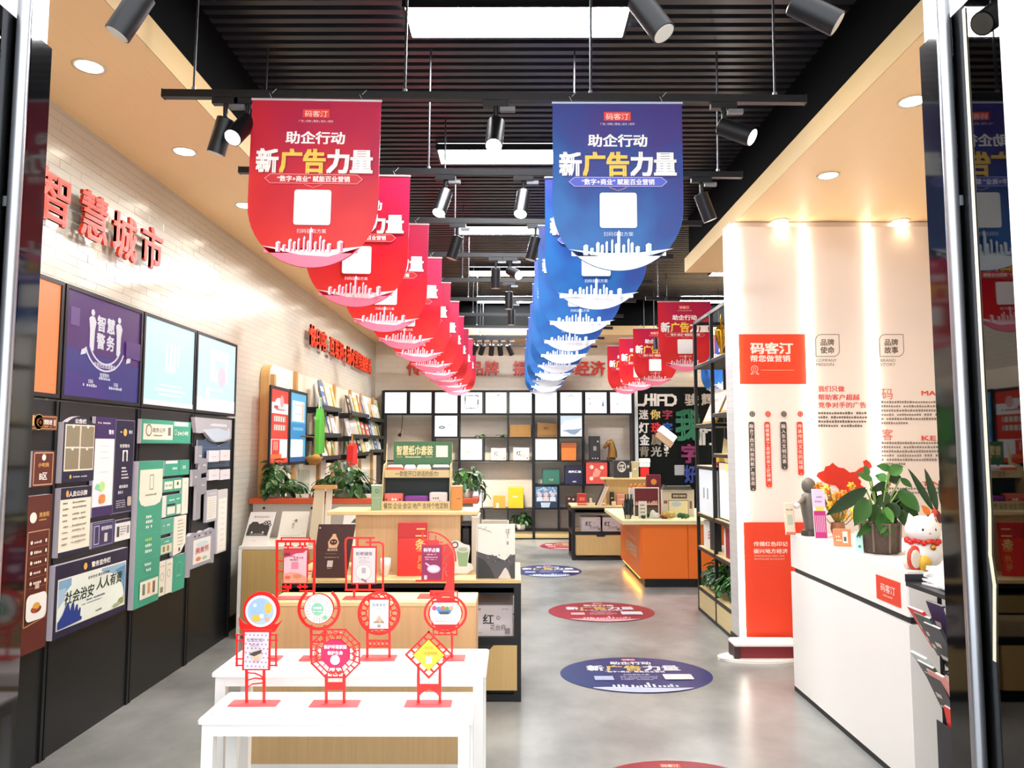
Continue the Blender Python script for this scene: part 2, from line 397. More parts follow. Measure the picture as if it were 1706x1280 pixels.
# ---------------------------------------------------------------- doors
LEAFG = glassmat('#7d8884', .42)
def door(n, sgn, xl, xj):
    j = struct(MB().box(min(xj, xj+sgn*.10), max(xj, xj+sgn*.10), 2.33, 2.5, 0, 2.93, BLACK).build(f'door_{n}'))
    m = MB(); m.box(min(xl, xl+sgn*.012), max(xl, xl+sgn*.012), 1.925, 2.21, .03, 2.88, LEAFG); m.build('glass_leaf', j)
    MB().box(min(xl, xl+sgn*.012), max(xl, xl+sgn*.012), 2.211, 2.31, .03, 2.88, mat('#0b0c0e', .06, key='edgeglass')).build('black_edge', j)
    m = MB(); h = xl - sgn*.022; m.cyl((h, 2.14, .05), (h, 2.14, 3.3), .0195, CHROME, 16)
    m.box(min(h, xl), max(h, xl), 2.13, 2.15, .5, .53, CHROME); m.box(min(h, xl), max(h, xl), 2.13, 2.15, 2.3, 2.33, CHROME); m.build('pull_handle', j)
    xa = xl + sgn*.03; xb = xl + sgn*.5
    m = MB(); m.box(min(xa, xb), max(xa, xb), 1.925, 2.325, 0, 2.90, mat('#2c2d2e', .5, key='post', var=.1, vscale=8)); m.build('dark_glass_backing', j)  # dark box added behind the leaf so the glass reads dark
    m = MB(); xe = xl - sgn*.004; m.box(min(xe, xb), max(xe, xb), .9, 1.92, 1.38, 2.9, WHITE); m.box(min(xa, xb), max(xa, xb), .9, 2.33, 2.905, 3.4, WHITE); m.build('white_surround', j)
    m = MB(); m.box(min(xe, xb), max(xe, xb), .9, 1.92, 0, 1.375, mat('#3a3833', .08, key='refl_dark', var=.12, vscale=6)); m.build('dark_reflection_block', j)  # block added below the white part, its dark colour standing for a reflection
    return j
d1 = door(1, -1, -1.495, -1.645)
d2 = door(2, 1, 1.31, 1.445)
m = MB(); m.bars([(0, 2.86), (0, 1.42), (.008, 1.30), (-.004, 1.22), (.012, 1.02)], .012, -.001, .001, mat('#e9dcc2', .5, key='tape', var=.05)); m.build('seal_strip', d2, (1.3075, 2.07, 0), (0, 0, PI/2))

# ================================================================ CEILING LIGHTS
def panel_emit(): return mat('#ffffff', .5, emit=PANEL_EMIT, key='panel')
def ceiling_light(label):
    t = thing('ceiling_light', label, 'ceiling light', group='ceiling light panels')
    m = MB()
    for b in ((-.62, .62, -.16, -.148), (-.62, .62, .148, .16)): m.box(b[0], b[1], b[2], b[3], 0, .05, BLKMET)
    for b in ((-.62, -.605), (.605, .62)): m.box(b[0], b[1], -.148, .148, 0, .05, BLKMET)
    m.build('frame', t)
    MB().box(-.604, .604, -.147, .147, .004, .012, panel_emit()).build('diffuser', t)
    return t
cl0 = None
for i, (x, y) in enumerate([(0.02, 3.97), (0, 5.91), (0, 8.0), (0, 10.05), (0, 12.03), (3.32, 10.05), (3.32, 12.03)]):
    lab = f'rectangular white ceiling light panel, {ORD[i]} from the door over the aisle' if i < 5 else f'white ceiling light panel over the right-hand bay, {["nearer","farther"][i-5]} one'
    if i == 0: cl0 = ceiling_light(lab); o = cl0
    else: o = dup(cl0, label=lab)
    o.location = (x, y, 3.945)
# recessed downlights in the soffits
def downlight(label):
    t = thing('downlight', label, 'downlight', group='recessed soffit downlights')
    MB().lathe([(.062, .0), (.075, -.004), (.075, .004), (.055, .01)], mat('#e8dcc8', .4, key='trimring')).build('trim_ring', t)
    MB().lathe([(.058, -.002), (.058, .006)], mat('#fff3dc', .5, emit=14, key='dl')).build('lens', t)
    l = bpy.data.lights.new('downlight_lamp', 'SPOT'); l.energy = DOWN_W; l.color = (1, .76, .50); l.spot_size = math.radians(115); l.spot_blend = .9; l.shadow_soft_size = .05
    lo = bpy.data.objects.new('lamp', l); C.objects.link(lo); lo.parent = t; lo.location = (0, 0, -.02)
    return t
dl0 = None; k = 0
pos = [(-2.05, onZ(142, 110, ZS)[1] + 1.045*i, 'left') for i in range(9)] + [(*onZ(1520, 168, ZS), 'r'), (*onZ(1380, 292, ZS), 'r'), (*onZ(1300, 368, ZS), 'r'), (*onZ(1500, 368, ZS), 'r'), (3.1, 3.9, 'r'), (3.1, 4.9, 'r'), (-1.2, 12.7, 'b'), (1.9, 12.7, 'b'), (3.3, 12.7, 'b')]
for i, (x, y, s) in enumerate(pos):
    if s == 'left': lab = f'round warm downlight in the left soffit, {ORD[i]} from the door'
    elif s == 'b': lab = f'round warm downlight in the back soffit, {ORD[i-15]} from the left'
    else: lab = ['downlight nearest the door in the peach right soffit, inner row', 'second downlight from the door in the right soffit, inner row', 'downlight above the red slogan block of the right soffit', 'downlight above the brand story panel at the text wall', 'outer downlight nearest the door in the right soffit', 'outer middle downlight in the right soffit'][i-9]
    if dl0 is None: dl0 = downlight(lab); o = dl0
    else: o = dup(dl0, label=lab)
    o.location = (x, y, ZS - .004)
# ================================================================ LIGHT TRACKS, SPOTLIGHTS, BANNERS
ZT = 3.223
TY = lambda k: 3.36 + .97 * k
def track(label):
    t = thing('light_track', label, 'light track', group='black light tracks')
    MB().box(-1.5, 1.5, -.017, .017, -.018, .018, BLKMET).box(-1.503, -1.5, -.02, .02, -.02, .02, BLACK).box(1.5, 1.503, -.02, .02, -.02, .02, BLACK).build('rail', t)
    for x in (-1.36, -.37, .5, 1.36):
        MB().cyl((x, 0, .018), (x, 0, .765), .006, mat('#4a4c52', .4, .6, key='rod'), 8).cyl((x, 0, .018), (x, 0, .034), .011, CHROME, 10).build('rod', t)
    return t
t0 = None
for k in range(-1, 10):
    lab = f'black light track across the shop, {ORD[k+1]} from the door' if k >= 0 else 'black light track nearest the door, above the frame of view'
    if t0 is None: t0 = track(lab); o = t0
    else: o = dup(t0, label=lab)
    o.location = (-.14, TY(k), ZT); o.rotation_euler = (0, math.radians(.62), 0)
def zrail(x): return ZT - (x + .14) * math.tan(math.radians(.62))
LENS_ON = mat('#fff6ea', .4, emit=10, key='lens'); LENS_OFF = mat('#d8d4cc', .2, key='lens0')
nspot = [0]
def spot(x, k, aim, lit, label, lamp=False):
    z = zrail(x) - .02
    t = thing('track_spotlight', label, 'spotlight', (x, TY(k), z), group='black track spotlights')
    MB().box(-.06, .06, -.016, .016, -.028, 0, BLKMET).box(.02, .09, -.012, .012, -.05, -.03, mat('#6a6c72', .4, .3, key='gear')).build('adapter', t)
    MB().cyl((0, 0, -.028), (0, 0, -.10), .011, BLKMET, 10).ell((0, 0, -.105), (.02, .02, .02), BLKMET).build('arm', t)
    a = Vector(aim).normalized(); p = Vector((0, 0, -.115)); b = p - a*.015; e = p + a*.15
    MB().cyl(b, e, .041, BLKMET, 24).cyl(b - a*.004, b, .036, BLKMET, 24, .041).build('housing', t)
    MB().cyl(e - a*.004, e + a*.0015, .036, LENS_ON if lit else LENS_OFF, 24).build('lens', t)
    if lamp:
        l = bpy.data.lights.new('spot_lamp', 'SPOT'); l.energy = SPOT_W * (2.2 if k == 8 else 1); l.color = (1, .88, .74); l.spot_size = math.radians(60); l.spot_blend = .7; l.shadow_soft_size = .035
        lo = bpy.data.objects.new('lamp', l); C.objects.link(lo); lo.parent = t; lo.location = e + a*.01
        lo.rotation_euler = a.to_track_quat('-Z', 'Y').to_euler()
    return t
def sx(px, k): return onY(px, 300, TY(k))[0]
spot(sx(222, -1), -1, (-.45, -.1, -.9), 0, 'black spotlight at the top over the left soffit, tilted left')
spot(sx(1072, -1), -1, (.45, -.25, -.85), 0, 'black spotlight at the top right of the first ceiling light', True)
spot(sx(1338, -1), -1, (.75, -.2, -.55), 0, 'black spotlight at the top tilted towards the right soffit', True)
spot(sx(372, 0), 0, (-.3, .1, -.95), 0, 'black spotlight left of the lit pair by the first red banner')
spot(sx(409, 0), 0, (-.18, -.6, -.7), 1, 'lit spotlight facing the door beside the first red banner', True)
spot(sx(826, 0), 0, (-.05, -.5, -.85), 1, 'lit spotlight between the first red and blue banners', True)
spot(sx(1208, 0), 0, (.7, -.45, -.5), 1, 'lit spotlight right of the first blue banner aiming right', True)
spot(sx(742, 1), 1, (-.2, -.4, -.85), 1, 'lit spotlight on the second track, left of the aisle centre', True)
spot(sx(872, 1), 1, (-.12, -.4, -.85), 1, 'lit spotlight on the second track, right of the aisle centre', True)
spot(sx(1168, 1), 1, (.35, .1, -.9), 0, 'dark spotlight at the right end of the second track', True)
spot(sx(763, 2), 2, (-.3, .05, -.95), 0, 'dark spotlight on the third track, left of the aisle centre')
spot(sx(892, 2), 2, (-.25, .05, -.95), 0, 'dark spotlight on the third track beside the blue banners')
spot(sx(826, 3), 3, (.0, .1, -1), 0, 'dark spotlight on the fourth track, left one')
spot(sx(850, 3), 3, (.45, -.7, -.4), 1, 'lit spotlight on the fourth track facing right')
spot(sx(848, 4), 4, (-.02, .0, -1), 0, 'spotlight on the fifth track pointing straight down')
spot(sx(852, 5), 5, (0, 0, -1), 0, 'spotlight on the sixth track pointing straight down')
for px, a, n in ((794, (-.4, .5, -.9), 'first'), (806, (-.3, .6, -.8), 'second'), (820, (-.1, .6, -1), 'third'), (833, (.1, .6, -.9), 'fourth'), (847, (.4, .5, -.9), 'fifth')):
    spot(sx(px, 8), 8, a, 0, f'small dark spotlight on the far track before the back wall, {n} from the left', True)
# hanging banners
BRED = sheetmat('#ea382c', '#d61c2e', '#bc174c'); BBLU = sheetmat('#2870b8', '#214a98', '#443688', 4.5)
def bpts(inset=0):
    p = [(-.3, -.005), (.3, -.005)]
    for i in range(25): t = -i*PI/24; p.append((.3*math.cos(t), -.5 + .295*math.sin(t)))
    return p
def skyline(P, red):
    w, c2, c3 = ('#fbe3e6', '#f07a96', '#e85a86') if red else ('#f2f5fb', '#b9d2ee', '#dfe6f4')
    ez = lambda x: -.5 - .295*math.sqrt(max(0, 1 - (x/.3)**2))
    xs = [-.215 + .43*i/24 for i in range(25)]
    P.poly([(x, ez(x) + .002) for x in xs] + [(x, -.715 - .012*math.sin((x+.3)*14)) for x in reversed(xs)], c2 if red else w)
    P.poly([(-.23, -.695)] + [(-.05, -.735), (.08, -.742), (.25, -.69), (.1, -.708), (-.06, -.712)], w)
    r = random.Random(5)
    for x, hh, ww in ((-.15, .05, .022), (-.122, .035, .016), (-.095, .062, .016), (-.075, .05, .014), (-.055, .066, .011), (-.03, .075, .010), (-.012, .055, .012), (.0, .115, .014), (.022, .05, .014), (.044, .078, .010), (.06, .06, .014), (.085, .042, .02), (.135, .055, .026)):
        P.poly([(x-ww/2, -.722), (x+ww/2, -.722), (x+ww/2, -.722+hh*.9), (x, -.722+hh), (x-ww/2, -.722+hh*.85)], w)
        P.rect(x+ww*.05, -.72, x+ww/2, -.722+hh*.8, c2)
def ad_print(P, red):
    P.rect(-.062, -.085, .062, -.045, '#e6402c'); P.text('码客汀', 0, -.079, .032, '#fbeee6', 'C', .0, .105)
    P.text('广告 | 印刷 | 策划 | 设计 | 制作', 0, -.107, .0125, '#f6e6e6', 'C', .0, .16)
    P.text('助企行动', 0, -.205, .062, '#fdf6f2', 'C', .03, .275)
    for ch, x, c in (('新', -.218, '#f6f3ef'), ('广', -.109, '#f2c44e'), ('告', 0, '#f2c44e'), ('力', .109, '#f6f3ef'), ('量', .218, '#f6f3ef')):
        P.text(ch, x+.006, -.343, .118, '#9a1422' if red else '#35286e', 'C', .055, .108); P.text(ch, x, -.338, .118, c, 'C', .045, .105)
    pill = [(-.225, -.378), (-.2, -.357), (.2, -.357), (.225, -.378), (.2, -.4), (-.2, -.4)]
    P.poly(pill, '#c8202c' if red else '#4b5bc0'); P.line(pill, .0025, '#f2a0a0' if red else '#c9b6f0', True)
    P.text('“数字+商业” 赋能百业营销', 0, -.39, .03, '#fdf2ea', 'C', .02, .335)
    P.line([(-.04, -.405), (0, -.42), (.04, -.405)], .002, '#f2a0a0')
    P.rrect(-.085, -.595, .085, -.43, .012, '#f6f2f0')
    P.text('扫码获取方案', 0, -.632, .022, '#f3d6d6' if red else '#c9d8ee', 'C', .0, .135)
    skyline(P, red)
def banner(red, label, group):
    t = thing('hanging_banner', label, 'banner', group=group)
    m = MB(); m.cyl((-.303, 0, 0), (.303, 0, 0), .006, mat('#d9c8cc' if red else '#b9c2d8', .3, .3, key='brail'), 10); m.build('rail', t)
    for x in (-.21, .21):
        MB().tube([(x, 0, .006), (x - .012, 0, .03)], .0012, mat('#cfcfcf', .5), 4).tube([(x, 0, .03), (x + .02, 0, .052)], .0012, mat('#cfcfcf', .5), 4).build('string', t)
    sh = MB(); sh.prism(bpts(), -.0012, .0012, BRED if red else BBLU); s = sh.build('sheet', t)
    P = Print(y=-.0014); ad_print(P, red); P.build(s)
    return t
R0 = B0 = None
rnd = random.Random(11)
for k in range(10):
    for red in (True, False):
        x = -.915 if red else .48
        lab = f'{"red" if red else "blue"} hanging banner with a rounded foot, {ORD[k]} from the door in its row'
        g = 'red banners in the left row' if red else 'blue banners in the middle row'
        if k == 0:
            o = banner(red, lab, g)
            if red: R0 = o
            else: B0 = o
        else: o = dup(R0 if red else B0, label=lab, group=g)
        o.location = (x + (.006*rnd.uniform(-1, 1) if k else 0), TY(k) - .022, zrail(x) - .032)
        o.rotation_euler = (0, math.radians(.9 if red else .15), math.radians(rnd.uniform(-2, 2)) if k else 0)
for i, (src, x, y, lab) in enumerate([(R0, 1.93, 8.33, 'dark red banner of the right bay nearest the door, half behind the trophy shelf'), (R0, 1.96, 10.27, 'red banner of the right bay, second from the door'), (R0, 1.9, 11.24, 'red banner of the right bay, third from the door'), (R0, 1.83, 12.1, 'red banner of the right bay, last before the back wall'), (B0, 3.25, 11.24, 'blue banner seen through the trophy shelf, nearer one'), (B0, 3.35, 12.08, 'blue banner seen through the trophy shelf, farther one')]):
    o = dup(src, (x, y, 3.22), (0, 0, 0), lab, 'banners in the right bay')
# their own short tracks
for y, x, n in ((8.33, 2.6, 'first'), (10.27, 3.1, 'second'), (11.24, 3.1, 'third'), (12.1, 3.1, 'fourth')):
    o = dup(t0, (x + .4, y + .02, 3.26), (0, 0, 0), f'black light track of the right bay, {n} from the door')
spot(1.98, 5.85, (.0, -.2, -1), 0, 'dark spotlight above the second red banner of the right bay').location.y = 10.29
# ================================================================ LEFT WALL
LY = lambda px, py=700, X=XP: onX(px, py, X)[0]
LZ = lambda px, py, X=XP: onX(px, py, X)[1]
B = [3.14, LY(108, 470), LY(238, 540), LY(326, 590), LY(393, 640)]
PEG = pegmat()
bnames = ['nearest the door', 'behind the blue notice signs', 'behind the green signs', 'behind the grey signs']
for i in range(4):
    y0, y1 = B[i] + .006, B[i+1] - .006; w = y1 - y0
    t = thing('peg_board', f'tall black perforated wall board, {bnames[i]}', 'wall board', (XP, y0, 0), PI/2, 'black perforated boards')
    MB().box(.02, w-.02, .004, XP-XW-.002, .0, 1.83, PEG).build('board', t)
    MB().box(0, .02, -.006, XP-XW-.002, 0, 1.83, BLACK).build('frame', t); MB().box(w-.02, w, -.006, XP-XW-.002, 0, 1.83, BLACK).build('frame', t)
# lit poster boxes above
def lightbox(loc, rz, w, h, d, label, bg, draw, emit=BOX_EMIT, fr=.022, group=None, name='lightbox', cat='light box'):
    t = thing(name, label, cat, loc, rz, group)
    m = MB()
    for b in ((0, w, 0, fr), (0, w, h-fr, h)): m.box(b[0], b[1], -.008, d, b[2], b[3], BLACK)
    for b in ((0, fr), (w-fr, w)): m.box(b[0], b[1], -.008, d, fr, h-fr, BLACK)
    m.build('frame', t)
    MB().box(fr, w-fr, 0, d, fr, h-fr, ink(bg, emit)).build('poster', t)
    P = Print(emit, -.001)
    draw(P, w, h)
    if P.mb.f: P.build(t)
    return t
def d_orange(P, w, h):
    for x, z in ((.60*w, .70*h), (.45*w, .37*h)):
        P.disc(x, z, .115*w, '#f4f6fa', .125*h); P.disc(x-.02*w, z, .07*w, '#dfeaf6', .1*h)
        P.line([(x-.02*w, z-.125*h), (x-.03*w, z-.17*h), (x-.01*w, z-.22*h)], .004, '#f6c09a')
    P.disc(.60*w, .75*h, .05*w, '#f08a54', .05*h)
def d_purple(P, w, h):
    P.poly([(.022, .022), (w-.022, .022), (w-.022, .40*h), (.022, .46*h)], '#3b3a8e'); P.poly([(.022, .022), (.6*w, .022), (.45*w, .2*h), (.022, .26*h)], '#4a3590')
    P.rect(.07*w, .66*h, .17*w, .82*h, '#7a5a98')
    for i, c in enumerate('智慧'): P.text(c, (.43+.125*i)*w, .68*h, .115*w, '#f6f2f8', 'C', .035, .105*w)
    for i, c in enumerate('警务'): P.text(c, (.43+.125*i)*w, .515*h, .115*w, '#f6f2f8', 'C', .035, .105*w)
    for s, x in ((1, .32*w), (-1, .66*w)):
        P.disc(x, .82*h, .022*w, '#f6f2f8', .03*h); P.poly([(x-.045*w, .76*h), (x-.02*w, .785*h), (x+.02*w, .785*h), (x+.045*w, .74*h), (x+.03*w, .66*h), (x+.025*w, .47*h), (x-.025*w, .47*h), (x-.03*w, .66*h)], '#f6f2f8')
    arc = lambda r: [(.49*w + r*w*math.cos(t), .60*h + r*w*.85*math.sin(t)) for t in [PI*1.12 + PI*.76*i/12 for i in range(13)]]
    P.poly(arc(.27) + list(reversed(arc(.2))), '#f6f2f8'); P.poly(arc(.255) + list(reversed(arc(.215))), '#4a2f86')
    for x, z in ((.2*w, .46*h), (.78*w, .46*h)): P.poly([(x, z), (x+.06*w, z+.03*h), (x+.05*w, z-.03*h), (x-.01*w, z-.05*h)], '#f6f2f8')
    P.text('平安社区智慧警务', .49*w, .33*h, .036*w, '#f2eef6', 'C', .02, .28*w)
    P.text('智慧警务', .49*w, .245*h, .03*w, '#f2eef6', 'C'); P.micro(.42*w, .57*w, .215*h, .02*w, '#f2eef6')
    for x in (.32, .64): P.text('扫码', x*w, .17*h, .03*w, '#f2eef6', 'C'); P.micro((x-.09)*w, (x+.09)*w, .135*h, .022*w, '#f2eef6')
    P.rect(.76*w, .47*h, .97*w, .64*h, '#5f3a86')
def d_cyan(P, w, h):
    for i, x in enumerate((.40, .48, .55, .62)): P.poly([(x*w, .5*h), (x*w+.04*w, .5*h), (x*w+.05*w, (.72+.04*(i % 2))*h), (x*w+.01*w, .74*h)], '#e6ecf4' if i % 2 else '#dfe6f0')
    P.disc(.5*w, .46*h, .12*w, '#d3ecf0', .05*h); P.rect(.3*w, .26*h, .74*w, .275*h, '#e4eef4'); P.rect(.22*w, .2*h, .8*w, .225*h, '#e8eef6'); P.rect(.3*w, .15*h, .74*w, .17*h, '#e4eef4'); P.rect(.022, .022, w-.022, .09*h, '#f2eef6')
def d_cyan2(P, w, h):
    P.rect(.33*w, .42*h, .78*w, .84*h, '#dfe6f0'); P.rect(.44*w, .56*h, .70*w, .7*h, '#c8e4e8'); P.disc(.62*w, .5*h, .1*w, '#d8ccd8'); P.rect(.3*w, .3*h, .66*w, .33*h, '#e8e4f0'); P.disc(.28*w, .27*h, .05*w, '#f0f2f8'); P.rect(.022, .022, w-.022, .2*h, '#efeef8')
sb = [('#f0874f', d_orange, 'orange lit poster with two pale balloons', 1.0), ('#552a76', d_purple, 'purple lit poster with white emblem and two figures', .62), ('#bfe4ea', d_cyan, 'pale cyan lit poster beside the purple one', 1.05), ('#c6e6ec', d_cyan2, 'pale cyan lit poster farthest along the black boards', 1.05)]
for i in range(4):
    y0, y1 = B[i] + .008, B[i+1] - .008
    lightbox((XP, y0, 1.845), PI/2, y1 - y0, .62, XP - XW - .002, sb[i][2], sb[i][0], sb[i][1], sb[i][3], group='lit posters above the black boards')
# raised lettering on the tile
RED3 = mat('#d8340e', .35, key='letters', var=.03)
def letters(label, chars, X, rot, depth, m=RED3):
    """chars: (char, along, z, size)"""
    t = thing('wall_lettering', label, 'lettering', (X, chars[0][1], chars[0][2]) if rot else (chars[0][1], X, chars[0][2]), PI/2 if rot else 0)
    for ch, a, z, s in chars:
        if ch == ' ': continue
        vs, fs, mx, mn = glyphs(ch, .022); g = MB(); n = len(vs)
        g.add([(v[0]*s, -depth + .0012*(v[2] if len(v) > 2 else 0), v[1]*s) for v in vs] , fs, m); pass
        ed = {}
        for f in fs:
            for i in range(len(f)):
                e = (f[i], f[(i+1) % len(f)]); ed[e] = 1
        for (i, j) in ed:
            if (j, i) not in ed: g.add([(vs[i][0]*s, -depth + .0012*vs[i][2], vs[i][1]*s), (vs[j][0]*s, -depth + .0012*vs[j][2], vs[j][1]*s), (vs[j][0]*s, 0, vs[j][1]*s), (vs[i][0]*s, 0, vs[i][1]*s)], [(0, 1, 2, 3)], m)
        g.build('letter', t, (a - chars[0][1], 0, z - chars[0][2]))
    return t
lx = XW + .055
ch = []
for c, pxa, pxb, pt, pb in (('智', 56, 113, 270, 385), ('慧', 130, 174, 316, 408), ('城', 184, 225, 347, 443), ('市', 234, 268, 378, 450)):
    y0 = onX(pxa, 360, lx)[0]; y1 = onX(pxb, 400, lx)[0]; pc = (pxa + pxb) / 2
    zc = onX(pc, (pt + pb) / 2, lx)[1]; s = .29
    ch.append((c, (y0 + y1) / 2 - s/2, zc - s*.38, s))
letters('large raised red lettering 智慧城市 on the white tiled left wall', ch, lx, True, .02)
ch = []; a = onX(514, 560, lx)[0]
for c in '快印客 互联网+技术营销服务商':
    if c == ' ': a += .16; continue
    ch.append((c, a, 2.80, .262)); a += .262 if c != '+' else .2
letters('small raised red lettering line farther along the left wall', ch, lx, True, .025)
for s_, x0, lab in (('传承民族品牌', onY(678, 610, YB)[0], 'raised red lettering on the back wall left of the blue banners'), ('振兴实体经济', onY(854, 610, YB)[0], 'raised red lettering on the back wall right of the blue banners')):
    ch = [(c, x0 + .275*i, 2.86, .275) for i, c in enumerate(s_)]
    letters(lab, ch, YB - .012, False, .03)

# ---------------------------------------------------------------- signs on the black boards
SIDE = mat('#d9d2dc', .4, key='signside', var=.03)
def wsign(label, pxl, pxr, top, bot, face, draw=None, th=.02, name='wall_sign', shape=None, stand=.0, side=SIDE, group='sample signs on the black boards', ptop=None):
    y0 = LY(pxl, top, XP+stand+th); y1 = LY(pxr, top, XP+stand+th); z1 = LZ(pxl, top, XP+stand+th); z0 = LZ(pxl, bot, XP+stand+th); w = y1 - y0; h = z1 - z0
    t = thing(name, label, 'sign', (XP + .002 + stand, y0, z0), PI/2, group)
    pts = shape(w, h) if shape else [(0, 0), (w, 0), (w, h), (0, h)]
    MB().prism(pts, -th, 0, ink(face), side=side).build('panel', t)
    if stand: MB().cyl((w*.3, 0, h*.5), (w*.3, stand, h*.5), .008, CHROME, 8).cyl((w*.7, 0, h*.5), (w*.7, stand, h*.5), .008, CHROME, 8).build('spacer', t)
    if draw:
        P = Print(0, -th - .0006); draw(P, w, h); P.build(t)
    return t
GOLD = '#d8a75e'; BURG = '#5c241c'; NAVY = '#1c1b3a'; CREAM = '#efe7d3'; GRN = '#3f9f82'
def d_fire(P, w, h):
    P.rect(.02*w, .08*h, .98*w, .92*h, GOLD); P.rect(.035*w, .12*h, .965*w, .88*h, BURG); P.rect(.0, .25*h, .2*w, .95*h, '#d9a24c'); P.circle(.36*w, .52*h, .36*h, .02, '#e0b878', 14); P.circle(.42*w, .5*h, .2*h, .012, '#d08a3a', 12); P.text('消防栓', .52*w, .4*h, .36*h, '#f0e6da', 'L', .03, .3*w); P.micro(.55*w, .8*w, .2*h, .1*h, GOLD); P.rect(.86*w, .3*h, .94*w, .72*h, '#c8a890')
wsign('burgundy directional sign with gold ring at the top of the first board', 46, 95, 690, 716, BURG, d_fire, .03)
def d_plate(c, t2):
    def d(P, w, h):
        P.line([(.08*w, .05*h), (.92*w, .05*h), (.92*w, .95*h), (.08*w, .95*h)], .006, '#caa07a', True); P.disc(.5*w, .82*h, .09*w, '#efe6d0'); P.text(c, .5*w, .56*h, .13*h, GOLD, 'C', .02, .5*w); P.text(t2, .5*w, .2*h, .24*h, '#f2ece2', 'C', .02)
    return d
wsign('square burgundy plate with gold border marked B, on the first board', 54, 91, 752, 812, BURG, d_plate('小吃街', 'B区'), .05)
wsign('square burgundy plate half hidden behind the door frame', 20, 50, 752, 816, BURG, d_plate('美食街', 'A区'), .02)
def d_menu(P, w, h):
    P.disc(.28*w, .86*h, .13*w, '#efe6d8'); P.text('美食街', .5*w, .86*h, .035*h, GOLD, 'L', .02, .4*w); P.micro(.5*w, .78*w, .835*h, .01*h, GOLD)
    P.line([(.1*w, .17*h), (.92*w, .2*h), (.92*w, .77*h), (.1*w, .77*h)], .006, '#b98a64', True)
    for i in range(5):
        z = (.70 - .065*i)*h; P.disc(.26*w, z, .045*w, '#efe2d4'); P.micro(.36*w, .66*w, z-.01*h, .018*h, '#efe2d4'); P.rect(.78*w, z-.01*h, .84*w, z+.012*h, '#efe2d4'); P.rect(.18*w, z-.03*h, .9*w, z-.028*h, '#a2744f')
    P.rect(.42*w, .40*h, .58*w, .43*h, '#c9b09a'); P.rrect(.12*w, .20*h, .90*w, .37*h, .03, '#eeeae2'); P.disc(.5*w, .27*h, .2*w, '#7a3d22', .025*h); P.disc(.5*w, .29*h, .14*w, '#d9a03a', .022*h); P.disc(.42*w, .265*h, .08*w, '#b8402e', .014*h)
wsign('tall burgundy menu sign with a food picture on the first board', 44, 87, 828, 1090, BURG, d_menu, .04)
def arch(w, h): return [(0, 0), (w, 0), (w, h*.9)] + [(w*.5 + w*.5*math.cos(PI*(.2+.6*i/8)), h*.9 + h*.1*math.sin(PI*i/8)) for i in range(9)] + [(0, h*.9)]
def d_notice(P, w, h):
    P.text('公告栏', .5*w, .895*h, .075*h, '#f4efe6', 'C', .03, .36*w); P.rect(.04*w, .17*h, .96*w, .87*h, '#eadfcb')
    for i in (0, 1):
        for j in (0, 1): P.rect((.07+.45*i)*w, (.195+.34*j)*h, (.48+.45*i)*w, (.51+.34*j)*h, '#8c8068'); P.disc((.275+.45*i)*w, (.505+.34*j)*h, .035*w, '#eadfcb')
    P.disc(.24*w, .085*h, .03*w, '#d9b15a', .03*h); P.micro(.32*w, .75*w, .07*h, .025*h, '#d8d4dc')
wsign('navy notice board with arched top and four bronze pockets', 107, 160, 692, 805, NAVY, d_notice, .03, shape=arch)
def d_tallw(P, w, h):
    P.rect(0, .78*h, w, h, '#38245c'); P.rect(0, 0, w, .1*h, '#38245c'); P.disc(.14*w, .94*h, .03*w, '#e2b85c'); P.micro(.2*w, .8*w, .93*h, .018*h, '#e8e0ee'); P.text('警务', .78*w, .83*h, .05*h, '#f4eef6', 'C', .03)
    for z in (.7, .64, .58, .44): P.micro(.25*w, .7*w, z*h, .01*h, '#cfc9d2')
    P.disc(.42*w, .3*h, .14*w, '#b9e08c', .05*h); P.disc(.2*w, .3*h, .08*w, '#7fd6b0', .03*h); P.rrect(.3*w, .13*h, .6*w, .22*h, .02, '#e88a4a')
wsign('tall white sign with purple heading on the second board', 159, 193, 694, 862, '#f0ecee', d_tallw)
def d_tallnavy(P, w, h):
    P.line([(.03*w, .01*h), (.97*w, .01*h), (.97*w, .99*h), (.03*w, .99*h)], .004, '#8a86a6', True); P.disc(.5*w, .86*h, .09*w, '#e2b85c', .04*h); P.micro(.2*w, .34*w, .855*h, .02*h, '#e8e6f0'); P.text('警务', .68*w, .85*h, .04*h, '#e8e6f0', 'L')
    P.text('智慧警务', .5*w, .7*h, .04*h, '#e8e2da', 'C', .02, .5*w); P.rect(.4*w, .55*h, .66*w, .67*h, '#f2f0f4'); P.disc(.53*w, .62*h, .07*w, '#2a2434', .04*h); P.rect(.46*w, .55*h, .6*w, .6*h, '#2a2434')
    for i in range(4): P.micro(.38*w, (.6+.05*i)*w, (.47-.035*i)*h, .02*h, '#e6e2ea')
    P.text('便民服务', .5*w, .27*h, .035*h, '#f0ecf2', 'C', .02, .45*w); P.text('联系卡', .36*w, .21*h, .035*h, '#f0ecf2', 'C', .02)
    for i in range(4): P.micro(.15*w, .62*w, (.13-.022*i)*h, .012*h, '#c9c4d2')
    P.rrect(.7*w, .07*h, .9*w, .17*h, .01, '#c9b9a2')
wsign('tall navy information sign with a portrait on the second board', 192, 225, 698, 857, NAVY, d_tallnavy)
